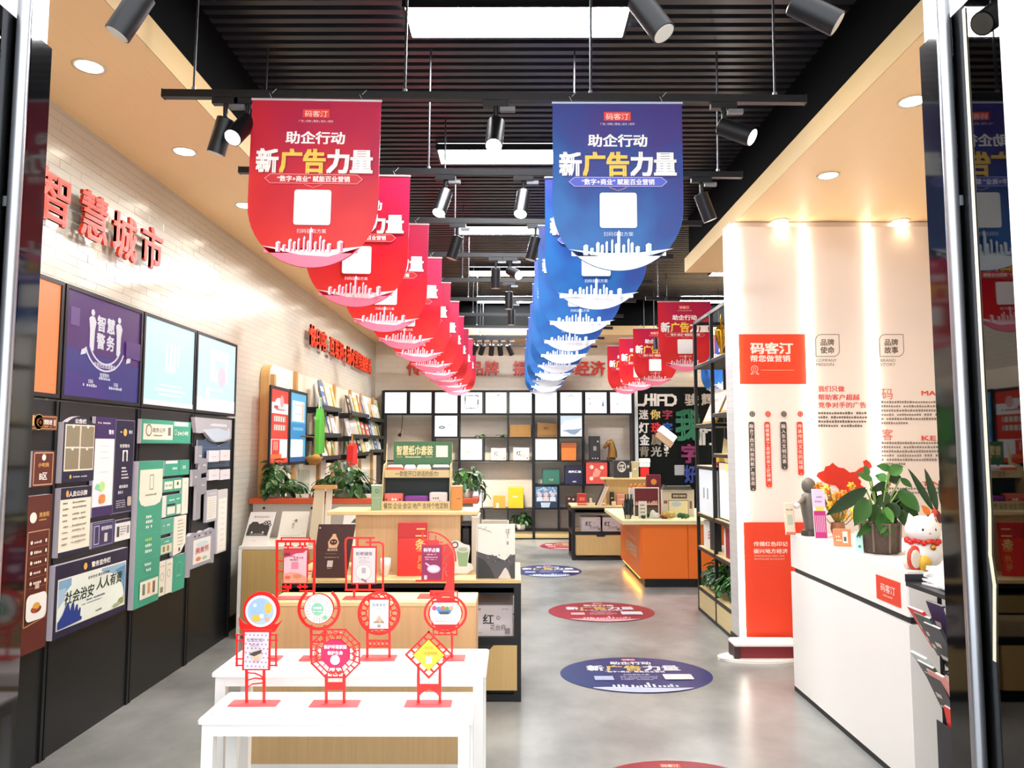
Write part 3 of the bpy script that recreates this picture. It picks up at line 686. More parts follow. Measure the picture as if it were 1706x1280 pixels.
def d_list(P, w, h):
    P.rect(0, 0, w, .07*h, NAVY); P.rect(0, .83*h, w, h, NAVY); P.text('人员公示牌', .55*w, .87*h, .085*h, '#f2ece4', 'C', .03, .6*w); P.disc(.2*w, .91*h, .045*w, '#e2a25a', .05*h)
    for i in range(8):
        z = (.76 - .085*i)*h; P.micro(.08*w, .24*w, z, .026*h, '#6a6458'); P.micro(.38*w, .82*w, z+.012*h*(i % 2), .03*h, '#8a8474')
wsign('cream staff list sign with navy heading on the second board', 101, 152, 814, 929, CREAM, d_list, .03)
def d_small(P, w, h): P.line([(.04*w, .06*h), (.9*w, .06*h), (.9*w, .94*h), (.04*w, .94*h)], .004, '#9a90b8', True); P.text('便民服务站', .38*w, .66*h, .17*h, '#f0ecf4', 'L', .02, .48*w); P.line([(.08*w, .15*h), (.28*w, .15*h), (.28*w, .85*h), (.08*w, .85*h)], .006, '#c9c0d8', True); P.rect(.52*w, .18*h, .66*w, .52*h, '#d9cfc2')
wsign('small purple service sign beside the cream list sign', 154, 191, 872, 915, '#39305c', d_small)
def d_card(P, w, h): P.rect(0, .86*h, w, h, NAVY); P.rect(.1*w, .2*h, .26*w, .7*h, '#3c3a44'); P.rect(.76*w, .3*h, .9*w, .68*h, '#8a8890'); P.para(.32*w, .7*w, .7*h, .07*h, 4, .12*h, '#8f8c94', 4)
wsign('small white contact card sign on the second board', 192, 217, 868, 903, '#eeeae4', d_card)
def d_big(P, w, h):
    P.rect(.035*w, .10*h, .97*w, .80*h, '#e9e4d6'); P.rect(.045*w, .12*h, .96*w, .78*h, '#e6ecdf')
    P.poly([(.045*w, .5*h), (.2*w, .68*h), (.2*w, .78*h), (.045*w, .78*h)], '#7ea6c4'); P.poly([(.045*w, .4*h), (.12*w, .5*h), (.14*w, .66*h), (.045*w, .66*h)], '#a6c2d2'); P.poly([(.96*w, .3*h), (.86*w, .62*h), (.6*w, .74*h), (.6*w, .78*h), (.96*w, .78*h)], '#8fb0c6'); P.poly([(.96*w, .2*h), (.92*w, .5*h), (.8*w, .7*h), (.96*w, .74*h)], '#5f8cae')
    P.disc(.37*w, .89*h, .024*w, '#e2b04c', .05*h); P.text('警务宣传栏', .45*w, .855*h, .085*h, '#f2ece2', 'L', .03, .27*w); P.text('没有安全 就没有幸福', .56*w, .69*h, .045*h, '#2c3a4a', 'C', .01, .3*w)
    P.text('社会治安', .12*w, .44*h, .19*h, '#26382c', 'L', .02, .38*w, .15); P.text('人人有责', .53*w, .50*h, .19*h, '#26382c', 'L', .02, .38*w, .15)
    P.micro(.4*w, .66*w, .38*h, .028*h, '#3a5060'); P.micro(.34*w, .62*w, .335*h, .018*h, '#6a7a80'); P.micro(.53*w, .62*w, .17*h, .03*h, '#6a5a4a')
    b = '#1f3a86'; P.poly([(.045*w, .12*h), (.045*w, .22*h), (.10*w, .30*h), (.14*w, .42*h), (.17*w, .44*h), (.19*w, .32*h), (.21*w, .42*h), (.235*w, .43*h), (.245*w, .30*h), (.265*w, .38*h), (.285*w, .38*h), (.29*w, .28*h), (.315*w, .33*h), (.325*w, .3*h), (.32*w, .2*h), (.345*w, .18*h), (.34*w, .14*h), (.12*w, .12*h)], b)
    P.disc(.90*w, .19*h, .05*w, '#8a9060', .05*h); P.rect(.93*w, .15*h, .95*w, .27*h, '#b9b08a'); P.disc(.83*w, .15*h, .06*w, '#a9b08a', .03*h)
wsign('large navy public safety banner sign low on the second board', 92, 212, 944, 1066, NAVY, d_big, .035)
def d_gtop(P, w, h): P.rect(.03*w, .16*h, .6*w, .82*h, CREAM); P.text('政务公开', .2*w, .48*h, .22*h, '#4a4a3c', 'L', .02, .25*w); P.circle(.13*w, .55*h, .05*w, .008, '#6a6a5a', 10); P.rect(.5*w, .34*h, .56*w, .7*h, '#7a7868'); P.micro(.22*w, .38*w, .3*h, .08*h, '#8a887a'); P.rect(.62*w, .78*h, .93*w, .97*h, '#dfe8d8'); P.text('24小时', .7*w, .38*h, .22*h, '#e6f0e4', 'L', .03, .24*w); P.circle(.66*w, .5*h, .025*w, .006, '#cfe4d8', 8); P.rect(0, 0, w, .05*h, '#2f8f74')
wsign('wide green and cream sign at the top of the third board', 236, 318, 698, 739, GRN, d_gtop, .03)
def d_gtall(P, w, h):
    pts = [(.06*w, .74*h), (.06*w, .94*h), (.98*w, .94*h), (.98*w, .74*h), (.9*w, .70*h), (.7*w, .685*h), (.3*w, .685*h), (.14*w, .70*h)]; P.poly(pts, '#f0ead6'); P.line([(.46*w, .8*h), (.6*w, .8*h), (.6*w, .9*h), (.46*w, .9*h)], .006, '#7a8a70', True); P.micro(.3*w, .75*w, .755*h, .016*h, '#6a6a58')
    for z, c in ((.60, '#e8f2e6'), (.565, '#e8f2e6'), (.53, '#e8f2e6'), (.44, '#b8e05c'), (.40, '#e8f2e6'), (.36, '#e8f2e6'), (.27, '#e8f2e6'), (.23, '#e8f2e6')): P.micro(.36*w, .62*w, z*h, .022*h, c)
    for z in (.49, .32, .2): P.rect(.1*w, z*h, .9*w, z*h+.002, '#5ab59a')
    P.rect(.2*w, .05*h, .92*w, .17*h, CREAM); P.rect(.3*w, .075*h, .4*w, .15*h, '#6a7a70'); P.rect(.5*w, .075*h, .6*w, .15*h, '#d89a6a'); P.rect(.7*w, .07*h, .8*w, .15*h, '#8a6a5a')
wsign('tall green shop sign with a cream shield on the third board', 231, 272, 769, 1013, GRN, d_gtall, .035)
def d_gA(P, w, h): P.rect(.04*w, .8*h, .5*w, .98*h, '#dfeadc'); P.micro(.3*w, .52*w, .4*h, .16*h, '#d8eee0'); P.text('公示', .78*w, .42*h, .26*h, '#eef6ea', 'C', .03); P.rect(.58*w, 0, .6*w, h, '#2f8a70')
def d_gB(P, w, h): P.rect(.05*w, .2*h, .48*w, .8*h, CREAM); P.rect(.56*w, .2*h, .94*w, .85*h, CREAM); P.micro(.12*w, .42*w, .42*h, .16*h, '#6a7a6a'); P.rect(.7*w, .45*h, .8*w, .7*h, '#3a4a3a')
def d_gC(P, w, h): P.micro(.3*w, .7*w, .85*h, .02*h, '#8a8a76'); P.line([(.5*w, .2*h), (.5*w, .7*h)], .003, '#9aa58a')
def d_gD(P, w, h): P.rect(0, 0, .2*w, h, '#ece2da'); P.rect(.26*w, .1*h, .66*w, .44*h, CREAM); P.rect(.74*w, .05*h, .96*w, .5*h, CREAM); P.micro(.34*w, .62*w, .72*h, .08*h, '#dff0e4'); P.micro(.72*w, .9*w, .74*h, .08*h, '#dff0e4'); P.rect(.24*w, .5*h, .66*w, .58*h, '#16201c')
def d_gE(P, w, h): P.micro(.2*w, .7*w, .5*h, .14*h, '#d8eee0')
def d_gF(P, w, h): P.para(.3*w, .75*w, .9*h, .03*h, 8, .09*h, '#8a8a76', 3); P.rect(.4*w, .08*h, .52*w, .18*h, '#4a4a3e')
def d_gG(P, w, h): P.rect(.05*w, .05*h, .95*w, .6*h, '#e2d6b8'); P.rect(.2*w, .16*h, .36*w, .5*h, '#8a7a5a'); P.rect(.55*w, .16*h, .7*w, .5*h, '#8a7a5a'); P.micro(.3*w, .7*w, .72*h, .1*h, '#dff0e4')
def d_gH(P, w, h): P.rect(.48*w, 0, .52*w, h, '#9aa890'); P.circle(.25*w, .55*h, .12*w, .004, '#a8a890', 10); P.circle(.74*w, .6*h, .12*w, .004, '#a8a890', 10); P.rect(.15*w, .1*h, .35*w, .26*h, '#8a8474'); P.micro(.12*w, .4*w, .85*h, .03*h, '#8a8a76'); P.micro(.6*w, .9*w, .85*h, .03*h, '#8a8a76')
def d_gI(P, w, h): P.circle(.5*w, .62*h, .25*w, .004, '#7cc4aa', 10); P.micro(.3*w, .7*w, .4*h, .04*h, '#8fd0b8')
def hexa(w, h): return [(0, 0), (w*.6, .04*h), (w, .26*h), (w, h), (0, h)]
for a in (('small green double door-plate sign top right of the third board', 274, 315, 768, 794, GRN, d_gA), ('green room sign with two cream fields', 272, 303, 799, 821, GRN, d_gB), ('narrow tall cream sign at the right edge of the third board', 304, 314, 797, 857, CREAM, d_gC), ('green sign with white column and cream windows', 270, 302, 827, 863, '#48a58a', d_gD),
          ('small plain green plate below the windowed green sign', 268, 289, 866, 892, '#58a890', d_gE), ('cream notice sign with cut lower corner on the third board', 290, 310, 862, 926, CREAM, d_gF, .025, 'wall_sign', hexa), ('green and tan sign with two small panels', 267, 287, 899, 926, '#4aa78c', d_gG), ('pair of cream leaflets side by side low on the third board', 264, 287, 938, 995, CREAM, d_gH), ('plain green square sign low right on the third board', 288, 308, 928, 987, '#3f9f82', d_gI)):
    wsign(*a)
GREYS = '#a9a7ad'
def wave(w, h): return [(.05*w, .05*h), (.15*w, .0), (.28*w, .10*h), (.45*w, -.45*h), (.55*w, -.55*h), (.8*w, -.5*h), (w, -.3*h), (w, h), (0, h)]
def d_wave(P, w, h): P.micro(.4*w, .85*w, .5*h, .2*h, '#e2dfe2'); P.poly([(.2*w, .25*h), (.6*w, .38*h), (.95*w, .2*h), (.95*w, -.2*h), (.75*w, -.45*h), (.56*w, -.5*h), (.44*w, -.35*h)], '#b9c6d4'); P.rect(.88*w, -.05*h, .93*w, .4*h, '#c9c7cc')
wsign('grey wave-edged header sign at the top of the fourth board', 324, 386, 695, 722, GREYS, d_wave, .03, shape=wave)
def navyp(w, h): return [(0, 0), (w, 0), (w, h), (.6*w, .78*h), (.4*w, h*1.12), (.2*w, h), (0, h)]
wsign('dark navy backing panel under the wave-edged header sign', 329, 383, 733, 781, '#3c4f68', lambda P, w, h: [P.micro(0.05*w, .95*w, (.08+.09*i)*h, .03*h, '#5d7590') for i in range(8)] and None, .01, shape=navyp)
for i, (a, b, c, d, lab) in enumerate(((348, 365, 751, 770, 'upper left'), (367, 383, 750, 768, 'upper right'), (348, 365, 783, 801, 'lower left'), (367, 383, 783, 800, 'lower right'))):
    wsign(f'small tilted white block sign, {lab} of four on the fourth board', a, b, c, d, '#d8d3d6', lambda P, w, h: P.micro(.3*w, .7*w, .4*h, .1*h, '#b2aeb4') and None, .02, stand=.03)
def steps(w, h): return [(.3*w, 0), (.62*w, .01*h), (.62*w, .33*h), (w, .35*h), (w, .56*h), (.6*w, .55*h), (.6*w, .62*h), (w, .63*h), (w, .82*h), (.6*w, .83*h), (.6*w, h), (.28*w, h), (.28*w, .76*h), (.5*w, .76*h), (.5*w, .68*h), (0, .68*h), (0, .46*h), (.3*w, .46*h)]
def d_steps(P, w, h):
    for x, z in ((.75, .45), (.25, .57), (.78, .72), (.5, .85)): P.micro((x-.1)*w, (x+.1)*w, z*h, .025*h, '#d6d3d8')
wsign('grey stepped direction sign post on the fourth board', 322, 346, 743, 868, '#8f8d94', d_steps, .02, stand=.02, shape=steps)
def d_gl(P, w, h): P.rect(.08*w, .08*h, .92*w, .8*h, '#e6e2d6'); P.para(.16*w, .84*w, .74*h, .02*h, 9, .07*h, '#a5a296', 5); P.micro(.2*w, .8*w, .86*h, .05*h, '#d2d0d2')
wsign('grey framed cream table sign on the fourth board', 344, 362, 818, 871, '#b2b0b4', d_gl, .02, stand=.02)
def d_gl2(P, w, h): P.rect(.1*w, .03*h, .9*w, .86*h, '#ece8dc'); P.para(.3*w, .7*w, .8*h, .015*h, 9, .085*h, '#bdbab0', 6); P.micro(.3*w, .7*w, .9*h, .03*h, '#c9c6c0')
wsign('long narrow cream sign at the end of the fourth board', 363, 379, 817, 922, '#cfcac8', d_gl2, .02, stand=.02)
def framep(w, h): return [(0, -.2*h), (.07*w, -.2*h), (.07*w, .0), (.93*w, .0), (.93*w, -.05*h), (w, -.05*h), (w, .93*h), (.9*w, h), (.6*w, .95*h), (.5*w, 1.0*h), (.4*w, .95*h), (.1*w, h), (0, .93*h)]
def d_frame(P, w, h):
    P.rect(.16*w, .1*h, .84*w, .78*h, '#e8e2dc'); P.disc(.5*w, .62*h, .24*w, '#c4d8d8', .08*h); P.rect(.24*w, .36*h, .78*w, .56*h, '#d8c2bc'); P.text('美食节', .5*w, .4*h, .16*h, '#b2443a', 'C', .03, .5*w); P.disc(.36*w, .22*h, .1*w, '#d8804a', .06*h); P.disc(.6*w, .2*h, .1*w, '#a8c4a0', .05*h)
    for x in (.2, .36, .62, .8): P.rect((x-.03)*w, .86*h, (x+.03)*w, .91*h, '#3a393e')
    P.micro(.44*w, .58*w, .84*h, .05*h, '#dedce0')
wsign('grey post-mounted picture sign low on the fourth board', 315, 357, 890, 950, '#9d9ba3', d_frame, .03, shape=framep)
# ================================================================ LEFT REAR
XB = -2.36
YA = lambda px: onX(px, 740, XB)[0]
yb0, yb1 = YA(448), 12.9
t = thing('backing_panel', 'long cream wall panel with rounded corner and wooden fins behind the lit menus', 'wall panel', (XW + .004, yb0, .95), PI/2)
Lp = yb1 - yb0; Hp = 1.44
pts = [(0, 0), (Lp, 0), (Lp, Hp-.02), (.12, Hp)] + [(.12 - .12*math.sin(PI/2*i/6), Hp - .12 + .12*math.cos(PI/2*i/6)) for i in range(1, 7)]
MB().prism(pts, -.09, 0, mat('#e8dcc8', .5, key='cream', var=.03), side=wood('#c99f66', 'Z')).build('board', t)
for i, px in enumerate((449, 487, 529, 553, 580, 598, 618)):
    a = YA(px) - yb0; MB().box(max(0, a), max(0, a)+.06, -.13, -.09, 0, Hp - (.1 if i == 0 else .0), wood('#b98f58', 'Z')).build('fin', t)
def d_menu_r(P, w, h):
    P.rect(.03, .03, w-.03, h-.03, '#f4ece8'); P.rect(.03, .80*h, w-.03, h-.03, '#e2402e'); P.disc(.45*w, .8*h, .2*w, '#f2e4e2', .06*h); P.disc(.6*w, .82*h, .1*w, '#e8a0a0'); P.rect(.2*w, .72*h, .4*w, .76*h, '#c03a3a'); P.micro(.3*w, .8*w, .70*h, .03*h, '#b2403a')
    P.rect(.03, .34*h, w-.03, .66*h, '#dd3a2c')
    for z in (.56, .45): P.rect(.2*w, z*h, .8*w, (z+.07)*h, '#e8d2c4'); [P.rect((.26+.12*i)*w, z*h, (.29+.12*i)*w, (z+.07)*h, '#8a4a3a') for i in range(5)]
    P.rect(.1*w, .14*h, .5*w, .33*h, '#dd3a2c'); [P.rect(.2*w+.08*i*w, .2*h, .23*w+.08*i*w, .31*h, '#e8d2c4') for i in range(3)]; P.rect(.03, .03, w-.03, .10*h, '#e6482c'); P.rect(.03, .10*h, .6*w, .15*h, '#e8703c')
def d_menu_b(P, w, h):
    P.rect(.03, .03, w-.03, h-.03, '#5fb4dc'); P.rect(.15*w, .58*h, .85*w, .86*h, '#e6f2f6'); P.micro(.25*w, .7*w, .8*h, .012*h, '#7a9ab0'); P.micro(.3*w, .75*w, .68*h, .012*h, '#a0b4c0'); P.rect(.7*w, .6*h, .82*w, .84*h, '#e6c2a8')
    P.rect(.03, .34*h, w-.03, .56*h, '#3f8fc8'); P.rrect(.1*w, .1*h, .8*w, .34*h, .03, '#eef0ee'); P.rect(.03, .03, w-.03, .1*h, '#2a5a92'); P.rect(.2*w, .46*h, .8*w, .5*h, '#7ab8dc')
for px0, px1, tp, bt, bg, d, lab in ((458, 489, 641, 778, '#e04030', d_menu_r, 'tall narrow lit red and white menu board on the left wall'), (490, 518, 648, 775, '#4aa6d6', d_menu_b, 'tall narrow lit blue menu board beside the red one')):
    X = XW + .20; a = onX(px0, 700, X)[0]; b = onX(px1, 700, X)[0]; z1 = onX(px0, tp, X)[1]; z0 = onX(px0, bt, X)[1]
    lightbox((X - .05, a, z0), PI/2, b - a, z1 - z0, .012, lab, bg, d, 1.0, .03, 'narrow lit menus on the left wall')
# ---- wall shelves with leaning magazines
cols = [('#efe9dc', 'ivory'), ('#d8604a', 'red'), ('#8fb95a', 'green'), ('#e0bf5c', 'yellow'), ('#4a6f9a', 'blue'), ('#c9c4bc', 'grey'), ('#2b2b30', 'black'), ('#e0b494', 'peach'), ('#e8e2e6', 'white'), ('#c3d6de', 'pale blue')]
bk0 = {}
def magazine(label, loc, w, h, th, col, rot, group):
    t = thing('magazine', label, 'magazine', loc, rot=rot, group=group)
    MB().box(-w/2, w/2, 0, th, 0, h, mat(col, .4, key='cover', var=.05, vscale=18)).build('cover', t)
    MB().box(-w/2+.004, w/2+.001, .0015, th-.0015, .003, h+.001, mat('#efece4', .7, key='pages')).build('pages', t)
    P = Print(0, -.0008); P.rect(-w*.36, h*.62, w*.36, h*.8, '#f4efe6'); P.rect(-w*.3, h*.2, w*.2, h*.45, '#c2beb4'); P.build(t)
    return t
units = [(534, 576, (682, 726, 763), 'first'), (585, 621, (692, 728, 757), 'second'), (616, 644, (700, 729, 752), 'third')]
ri = random.Random(21); seen = set()
for ui, (pa_, pb_, rows, un) in enumerate(units):
    X = XW + .11; y0 = onX(pa_, 720, X + .16)[0]; y1 = onX(pb_, 720, X + .16)[0]
    y1 = min(y0 + (y1-y0)*.8, 12.75)
    for rj, py in enumerate(rows):
        z = onX((pa_+pb_)/2, py, X + .16)[1]
        tier = ['top', 'middle', 'bottom'][rj]
        t = thing('wall_shelf', f'black wall ledge, {tier} one of the {un} column from the door on the left wall', 'shelf', (X - .02, y0, z), PI/2, 'black ledges on the left wall')
        w = y1 - y0
        MB().box(0, w, -.18, .0, -.02, 0, BLKMET).box(0, w, -.185, -.18, -.02, .03, BLKMET).build('ledge', t)
        for bx_ in (.02, w-.05): MB().box(bx_, bx_+.03, -.15, 0, -.07, -.0205, BLKMET).build('bracket', t)
        n = max(3, int(w / .22)); names = ri.sample(cols[:1] + cols[5:6] + cols[9:] + cols[1:5] + cols[6:9], min(n, 6))
        for q, (hx, nm) in enumerate(names):
            yy = y0 + (q + .5) * w / len(names)
            mh = ri.uniform(.2, .3) if rj else ri.uniform(.24, .34)
            magazine(f'{nm} magazine leaning on the {tier} ledge of the {un} shelf column, left wall', (X + .125, yy, z + .001), min(.18, w/len(names)*.72), mh, .012, hx, (math.radians(-14), 0, PI/2 + math.radians(ri.uniform(-10, 10))), 'magazines on the left wall ledges')
# hanging bag, red bag, basket
X = -2.16
a = onX(532, 720, X); t = thing('tote_bag', 'bright green tote bag hanging beside the blue lit menu', 'bag', (X - .02, a[0], onX(532, 757, X)[1]), PI/2)
h = onX(532, 681, X)[1] - onX(532, 757, X)[1]
MB().prism([(-.13, 0), (.13, .02), (.11, h*.8), (.05, h), (-.06, h), (-.11, h*.75)], -.05, .0, mat('#58c23a', .6, key='cloth', var=.12, vscale=7)).build('body', t)
MB().tube([(-.05, -.025, h), (-.03, -.025, h+.12), (.03, -.025, h+.12), (.05, -.025, h)], .008, mat('#d8ecc8', .6)).build('handle', t)
a = onX(584, 760, X); t = thing('red_bag', 'small red bag hung under the ledges of the left wall', 'bag', (X-.02, a[0], onX(584, 776, X)[1]), PI/2)
MB().prism([(-.16, 0), (.16, .02), (.14, .26), (.05, .3), (-.1, .26)], -.08, 0, mat('#d8221f', .5, key='cloth', var=.1)).build('body', t)
MB().tube([(-.06, -.04, .27), (0, -.04, .42), (.06, -.04, .27)], .007, mat('#b8893a', .5)).build('handle', t)
a = onX(523, 770, X); t = thing('wicker_basket', 'small brown basket of gourds hanging under the green bag', 'basket', (X, a[0], onX(523, 772, X)[1] - .02)); MB().tube([(0, .0, .09), (0, 0, .3), (XW-X+.1, 0, .32)], .008, mat('#7a5a2a', .6)).build('hanger', t)
MB().lathe([(.04, 0), (.08, .05), (.10, .09), (.09, .09), (.07, .05)], mat('#9a6a2a', .7, key='wicker', bump=.5, var=.2)).build('bowl', t)
MB().ell((.02, 0, .08), (.05, .05, .04), mat('#c98a2e', .5, key='gourd', var=.15)).ell((-.04, .02, .08), (.04, .04, .03), mat('#7d8a2c', .5, key='gourd2', var=.15)).build('gourds', t)
t = thing('office_chair', 'black office chair behind the orange-capped partition', 'chair', (-1.35, 8.1, 0))
m = MB()
for i in range(5): a = 2*PI*i/5; m.cyl((0, 0, .09), (.3*math.cos(a), .3*math.sin(a), .05), .018, BLKMET, 8)
m.cyl((0, 0, .08), (0, 0, .45), .025, BLKMET); m.build('base', t)
MB().bbox(-.24, .24, -.23, .23, .45, .53, BLACK, .03).build('seat', t)
MB().ell((0, .24, .92), (.24, .045, .34), BLACK, 18, 12).build('backrest', t); MB().box(-.03, .03, .2, .24, .5, .75, BLKMET).build('support', t)
t = thing('work_desk', 'grey work desk behind the orange-capped partition', 'desk', (-1.5, 7.6, 0))
MB().box(-.8, .8, -.3, .3, .96, 1.0, mat('#a9a8a6', .5, key='desk', var=.04)).build('desk_top', t)
for x in (-.76, .76): MB().box(x-.03, x+.03, -.28, .28, 0, .96, mat('#8f8e8c', .5, key='deskl')).build('leg', t)

# ---- orange capped partition
GREYP = mat('#b3afa8', .55, key='greyboard', var=.04, vscale=12)
ORW = wood('#c5532a', 'X', 'orangewood', .4, .08)
zt = 1.11; YP = 6.93; xa = onY(407, 835, YP)[0]; xb = onY(796, 835, YP)[0]
xa = max(xa, XW + .02)
t = thing('partition_counter', 'low grey partition with an orange wood cap in front of the left wall', 'counter', (xa, YP, 0))
Lc = xb - xa
MB().box(.03, Lc-.2, .02, .10, 0, zt-.05, GREYP).build('panel', t)
MB().box(0, Lc, 0, .36, zt-.05, zt, ORW).build('cap', t, bevel=.004)
MB().box(Lc-.2, Lc-.06, .03, .33, 0, zt-.05, mat('#8d8a86', .5, key='postg')).build('end_post', t)
m = MB()
for px in (440, 520, 605, 690): x = onY(px, 846, YP + .02)[0]-xa; m.cyl((x, .012, zt-.09), (x, .021, zt-.09), .012, BLACK, 10)
m.build('bolt', t)
# ---- plants
def leafmesh(l, w, curl=.35, n=6):
    vs = []; fs = []
    for i in range(n+1):
        u = i/n; ww = w*math.sin(PI*min(1, u*.97+.03))**.7*(1-.35*u); z = -curl*l*u*u; y = l*u
        vs += [(-ww/2, y, z + .12*w), (0, y, z), (ww/2, y, z + .12*w)]
    for i in range(n):
        b = i*3; fs += [(b, b+1, b+4, b+3), (b+1, b+2, b+5, b+4)]
    return vs, fs
LEAFM = [mat(h, .35, key='leaf', var=.18, vscale=18) for h in ('#23491e', '#2f5d28', '#183a1b', '#47803a')]
def pothos(label, loc, R, H, n, ls, potfn, seed=1, spread=1.0, mats=(0, 1, 2, 3), group=None, droop=.0, ysq=1.0, xmin=-9, ymin=-9):
    t = thing('potted_plant', label, 'plant', loc, group=group)
    ph = potfn(t); r = random.Random(seed); protos = []
    for i in mats:
        vs, fs = leafmesh(1, .72, .3 + .1*i); protos.append(MB().add(vs, fs, LEAFM[i], None, True))
    st = MB(); base = []
    for i in range(n):
        a = r.uniform(0, 2*PI); u = math.sqrt(r.random()); rr = R*u*spread; zz = ph + H*(1-u*u*.75)*r.uniform(.35, 1.0) - droop*u*r.random()
        p = Vector((max(rr*math.cos(a), xmin), max(rr*math.sin(a)*ysq, ymin), zz))
        if i % 2 == 0: st.tube([(p.x*.15, p.y*.15, ph - .01), (p.x*.6, p.y*.6, ph + (zz-ph)*.7), tuple(p)], .0035, mat('#6f9a4a', .5), 5)
        k = r.randrange(len(protos)); s = ls*r.uniform(.7, 1.2)
        if len(base) <= k or base[k] is None:
            while len(base) < len(protos): base.append(None)
            o = base[k] = protos[k].build('leaf', t)
        else: o = base[k].copy(); C.objects.link(o)
        o.location = p; o.scale = (s, s, s)
        o.rotation_euler = (r.uniform(-.9, .35) - .3*u, r.uniform(-.5, .5), a - PI/2 + r.uniform(-.7, .7))
    if st.v: st.build('stem', t)
    return t
def pot(r, h, m, r0=.75):
    def f(t):
        MB().lathe([(r*r0, 0), (r, h), (r*.9, h), (r*.88, h*.85)], m).build('pot', t); MB().lathe([(r*.87, h*.8), (r*.87, h*.86)], mat('#3a2a1c', .9, key='soil', bump=.5)).build('soil', t); return h*.86
    return f
GP = mat('#cfc8bc', .5, key='potg', var=.05)
zc = zt + .001
for px, lab, R, H, s, nn in ((437, 'bushy green pothos at the left end of the orange-capped partition', .25, .28, 4, 170), (571, 'bushy green pothos in the middle of the orange-capped partition', .27, .28, 5, 170), (775, 'green pothos at the right end of the orange-capped partition, behind the tissue display', .20, .26, 6, 80)):
    x = max(onY(px, 830, YP + .18)[0], XW + .17); pothos(lab, (x, YP + .18, zc), R, H, nn, .09, pot(.09, .08, GP), s, droop=.10, ysq=.7, xmin=XW + .16 - x, ymin=-.14, group='pothos on the partition')
pothos('low trailing green plant between the two bushy pothos', (onY(487, 830, YP + .15)[0], YP + .15, zc), .13, .08, 16, .07, pot(.06, .05, GP), 9)
for px, lab in ((505, 'clear acrylic flyer holder near the trailing plant'), (612, 'clear acrylic flyer holder right of the middle pothos')):
    x = onY(px, 830, YP + .1)[0]; t = thing('flyer_holder', lab, 'flyer holder', (x, YP + .1, zc), group='clear holders on the partition')
    MB().box(-.06, .06, -.03, .05, 0, .035, WHITE).build('base', t); MB().box(-.055, .055, .005, .009, .035, .26, CLEAR).box(-.055, .055, -.022, -.019, .035, .14, CLEAR).build('holder', t)
# ---- low cabinet with the slanted show cards
SIDEW = wood('#b89a62', 'Z', 'oak')
xa = onY(395, 1000, 6.3)[0]
t = thing('low_cabinet', 'low oak-fronted cabinet with white edges in front of the grey partition', 'cabinet', (xa, 6.3, 0))
MB().box(0, 1.75, .01, .55, .03, .73, mat('#cdbf9c', .5, key='cab')).build('body', t)
MB().box(0, 1.75, 0, .58, .73, .76, mat('#d9d4c9', .5, key='cabtop', var=.03)).build('worktop', t, bevel=.003)
MB().box(0, .03, -.005, .55, 0, .73, WHITE).build('side_panel', t); MB().box(1.72, 1.75, -.005, .55, 0, .73, WHITE).build('side_panel', t)
for i in range(3): MB().box(.035+.56*i, .585+.56*i, -.006, .012, .05, .725, SIDEW).build('door', t)
def leanboard(name, label, cat, Y, px4, z0, th, face, draw, side=None, tilt=12):
    """px4 = top-left, top-right, bottom-right, bottom-left; stands at z0 and leans back"""
    P4 = [onY(p[0], p[1], Y) for p in px4]; ox = sum(p[0] for p in P4)/4; oz = min(p[1] for p in P4)
    t = thing(name, label, cat, (ox, Y, z0), rot=(math.radians(-tilt), 0, 0))
    pts = [(p[0]-ox, (p[1]-oz)/math.cos(math.radians(tilt))) for p in (P4[3], P4[2], P4[1], P4[0])]
    MB().prism(pts, 0, th, ink(face) if isinstance(face, str) else face, side=side or ink('#e8e4dc')).build('board', t)
    if tilt > 4: MB().prism([(-.04, 0), (.04, 0), (.01, .16)], th, th+.006, ink('#cfcac0')).build('easel_leg', t)
    w = pts[1][0]-pts[0][0]; h = pts[3][1]
    # local print frame runs along the bottom edge and the left edge
    P = Print(0, -.0007)
    sh = (pts[3][0]-pts[0][0]) / (h or 1)
    class Q:
        pass
    q0 = len(P.mb.v); draw(P, w, h)
    P.mb.v = [(v[0] + pts[0][0] + sh*v[2], v[1], v[2] + pts[0][1]) for v in P.mb.v]
    if P.mb.f: P.build(t)
    return t
def d_bear(P, w, h):
    P.text('喜欢你这样的', .5*w, .82*h, .07*h, '#6a625c', 'C', .0, .6*w); P.rect(.04*w, .26*h, .92*w, .5*h, '#b9cfc4')
    P.poly([(.06*w, .28*h), (.9*w, .28*h), (.92*w, .52*h), (.82*w, .62*h), (.7*w, .6*h), (.6*w, .66*h), (.48*w, .63*h), (.38*w, .7*h), (.2*w, .7*h), (.08*w, .6*h)], '#3a3330')
    for x, z, r in ((.72, .68, .05), (.84, .68, .06), (.9, .6, .05), (.66, .62, .06)): P.circle(x*w, z*h, r*w, .006, '#3a3330', 10)
    P.disc(.26*w, .38*h, .035*w, '#e8e4dc'); P.disc(.70*w, .38*h, .035*w, '#e8e4dc'); P.micro(.2*w, .8*w, .31*h, .03*h, '#b8b0a8'); P.micro(.35*w, .55*w, .12*h, .02*h, '#a89f98')
leanboard('show_card', 'pale grey show card with a dark rounded shape on the low cabinet', 'show card', 6.36, ((414, 851), (456, 851), (445, 905), (403, 905)), .761, .012, '#ded6d0', d_bear)
def d_cream(P, w, h): P.vtext('一盏花', .48*w, .78*h, .09*h, '#8f8a7c', 0); P.disc(.56*w, .72*h, .05*w, '#7f8a80', .05*h); P.line([(.1*w, .28*h), (.5*w, .26*h), (.8*w, .3*h)], .004, '#b9c4b0'); P.micro(.85*w, .95*w, .34*h, .02*h, '#a39f92')
